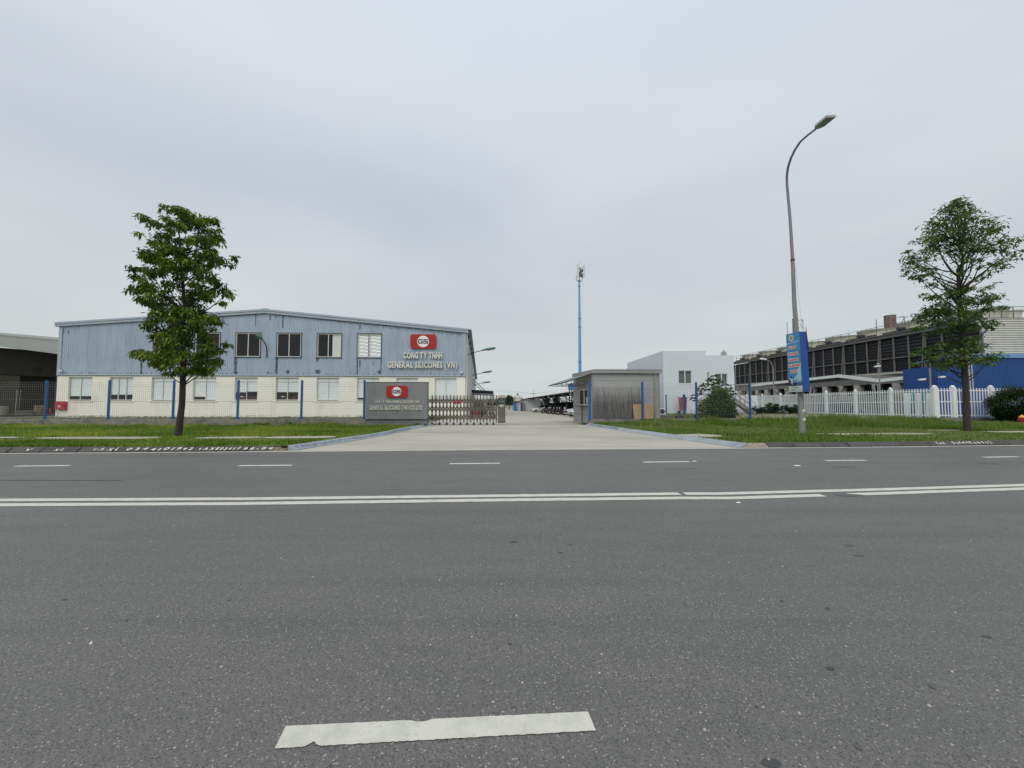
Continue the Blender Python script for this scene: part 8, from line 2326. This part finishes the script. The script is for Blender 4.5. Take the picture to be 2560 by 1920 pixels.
for k, (px, py, Y, s_, lb) in enumerate(((2205, 1050, 27.2, .42, 'weed clump left under the white fence corner'), (2255, 1053, 26.6, .55, 'weed clump before the white fence left of the right tree'), (2310, 1056, 25.8, .45, 'low weed clump just left of the right tree before the plinth'), (2370, 1050, 27.9, .38, 'weed clump at the plinth behind the right tree'),
       (1695, 1049, 25.3, .5, 'leafy weeds at the plinth under the black sack'), (1510, 1056, 24.6, .4, 'leafy weeds at the plinth by the blue gate post'), (655, 1061, 23.9, .45, 'brown and green weeds at the left plinth before the factory'), (1048, 1056, 23.4, .35, 'bright weeds at the foot of the sign wall by the gate'), (720, 1063, 23.7, .3, 'small weeds at the plinth left of the sign wall'))):
    p = at(px, py, Y); shrub('weed_clump', (p.x, Y, .06), [(0, 0, .12, s_ * 1.5, s_ * .6, s_ * .42, 16)], 22, .10, PAL_A[1:], lb, 'weeds', seed=20 + k, stems=3, shell=.1)

# far trees on the horizon
def far_tree(x, y, h, w, seed, lb, pal=PAL_D, n=24):
    t_ = thing('far_tree', (x, y, -.95), lb, 'tree', 'far trees beyond the yard'); r = random.Random(seed)
    cs = []; rd = []; c_ = []
    for k in range(n):
        v = Vector((r.gauss(0, 1), r.gauss(0, 1), r.gauss(0, 1))).normalized() * r.uniform(.3, 1)
        cs.append(Vector((v.x * w / 2, v.y * w / 2, h * .62 + v.z * h * .36))); rd.append(h * .16); c_.append(46)
    V, T, C = leaf_cloud(cs, rd, c_, h * .085, pal, seed=seed, wid=.6); np_mesh('crown', V, T, LEAFM, C, parent=t_, kind='stuff')
    MB().tube([(0, 0, 0), (0, 0, h * .6)], [h * .03, h * .015], 6).build('trunk', BARK, t_)
PF = [(.022, .045, .018), (.035, .062, .026), (.05, .08, .035)]
for k, (px, pt, Y, wpx, lb) in enumerate(((1273, 985, 118, 22, 'dark tree clump immediately right of the gate drive head'), (1256, 984, 122, 12, 'small tree top just over the right end of the gate'), (1240, 996, 150, 16, 'low hazy tree over the gate lattice'), (1222, 998, 160, 18, 'faint low tree beside the factory side canopies'),
       (1330, 990, 150, 16, 'far tree over the pale wall at the end of the yard'), (1365, 991, 160, 22, 'far tree above the far end of the shed roof'), (1390, 986, 170, 16, 'domed far tree over the middle of the shed roof'))):
    p = at(px, pt, Y); far_tree(p.x, Y, p.z + .95, wpx / 961 * Y, 40 + k, lb, PF)
# trees behind the shed, seen under its roof
for k in range(5):
    q = SP_(3 + k * 8, 9.5, 0); far_tree(q.x, q.y, 3.6 + .5 * math.sin(k * 2), 5.5, 60 + k, ['dark tree behind the shed, nearest the guard house', 'second dark tree behind the shed', 'third dark tree behind the shed', 'fourth dark tree behind the shed', 'farthest dark tree behind the shed'][k], PAL_D, 20)
wv = []; 
def treeline(x0, x1, y, h, seed, name, label):
    r = np.random.RandomState(seed); n = int((x1 - x0) / 5); cs = []; rd = []; ct_ = []
    for k in range(n):
        x = x0 + (x1 - x0) * (k + .5) / n; hh = h * r.uniform(.6, 1.15)
        for j in range(5): cs.append(Vector((x + r.uniform(-3, 3), y + r.uniform(-5, 5), -1 + hh * r.uniform(.2, .9)))); rd.append(h * .35); ct_.append(40)
    V, T, C = leaf_cloud(cs, rd, ct_, 1.3, PF, seed=seed, wid=.7); np_mesh(name, V, T, LEAFM, C, label=label, kind='stuff', cat='woods')
treeline(-260, 280, 330, 4.5, 71, 'far_wood', 'thin far-off wood along the flat horizon')

# power line far behind the yard
pl_t = thing('power_line', (at(1334, 1000, 150).x, 150, -.9), 'distant power line with a slim pylon over the end of the yard', 'power line')
pyx = at(1334, 1000, 150).x; zt = at(1334, 977, 150).z
m = MB(); m.bar((pyx, 150, -.9), (pyx, 150, zt), .16); m.bar((pyx - 1.3, 150, zt - 1.2), (pyx + 1.3, 150, zt - 1.2), .1); m.build('pylon', LFRAME, pl_t, world=True)
for z_, ex in ((965, 0), (975, .3)):
    zl_, zr_ = at(1215, z_, 150).z, at(1400, z_ + 4, 150).z
    m = MB(); m.tube([(-40, 150.5 + ex, zl_ + .8), (-18, 150.5 + ex, zl_), (pyx, 150 + ex, zt - 1.1), (30, 150.5 + ex, zr_ + .5), (70, 150.5, zr_ + 1.5)], .022, 4); m.build('wire', DARKM, pl_t, world=True)
for x_ in (-40, 70): MB().bar((x_, 150.5, -.9), (x_, 150.5, at(1215, 960, 150).z + 2), .2).build('end_pole', LFRAME, pl_t, world=True)
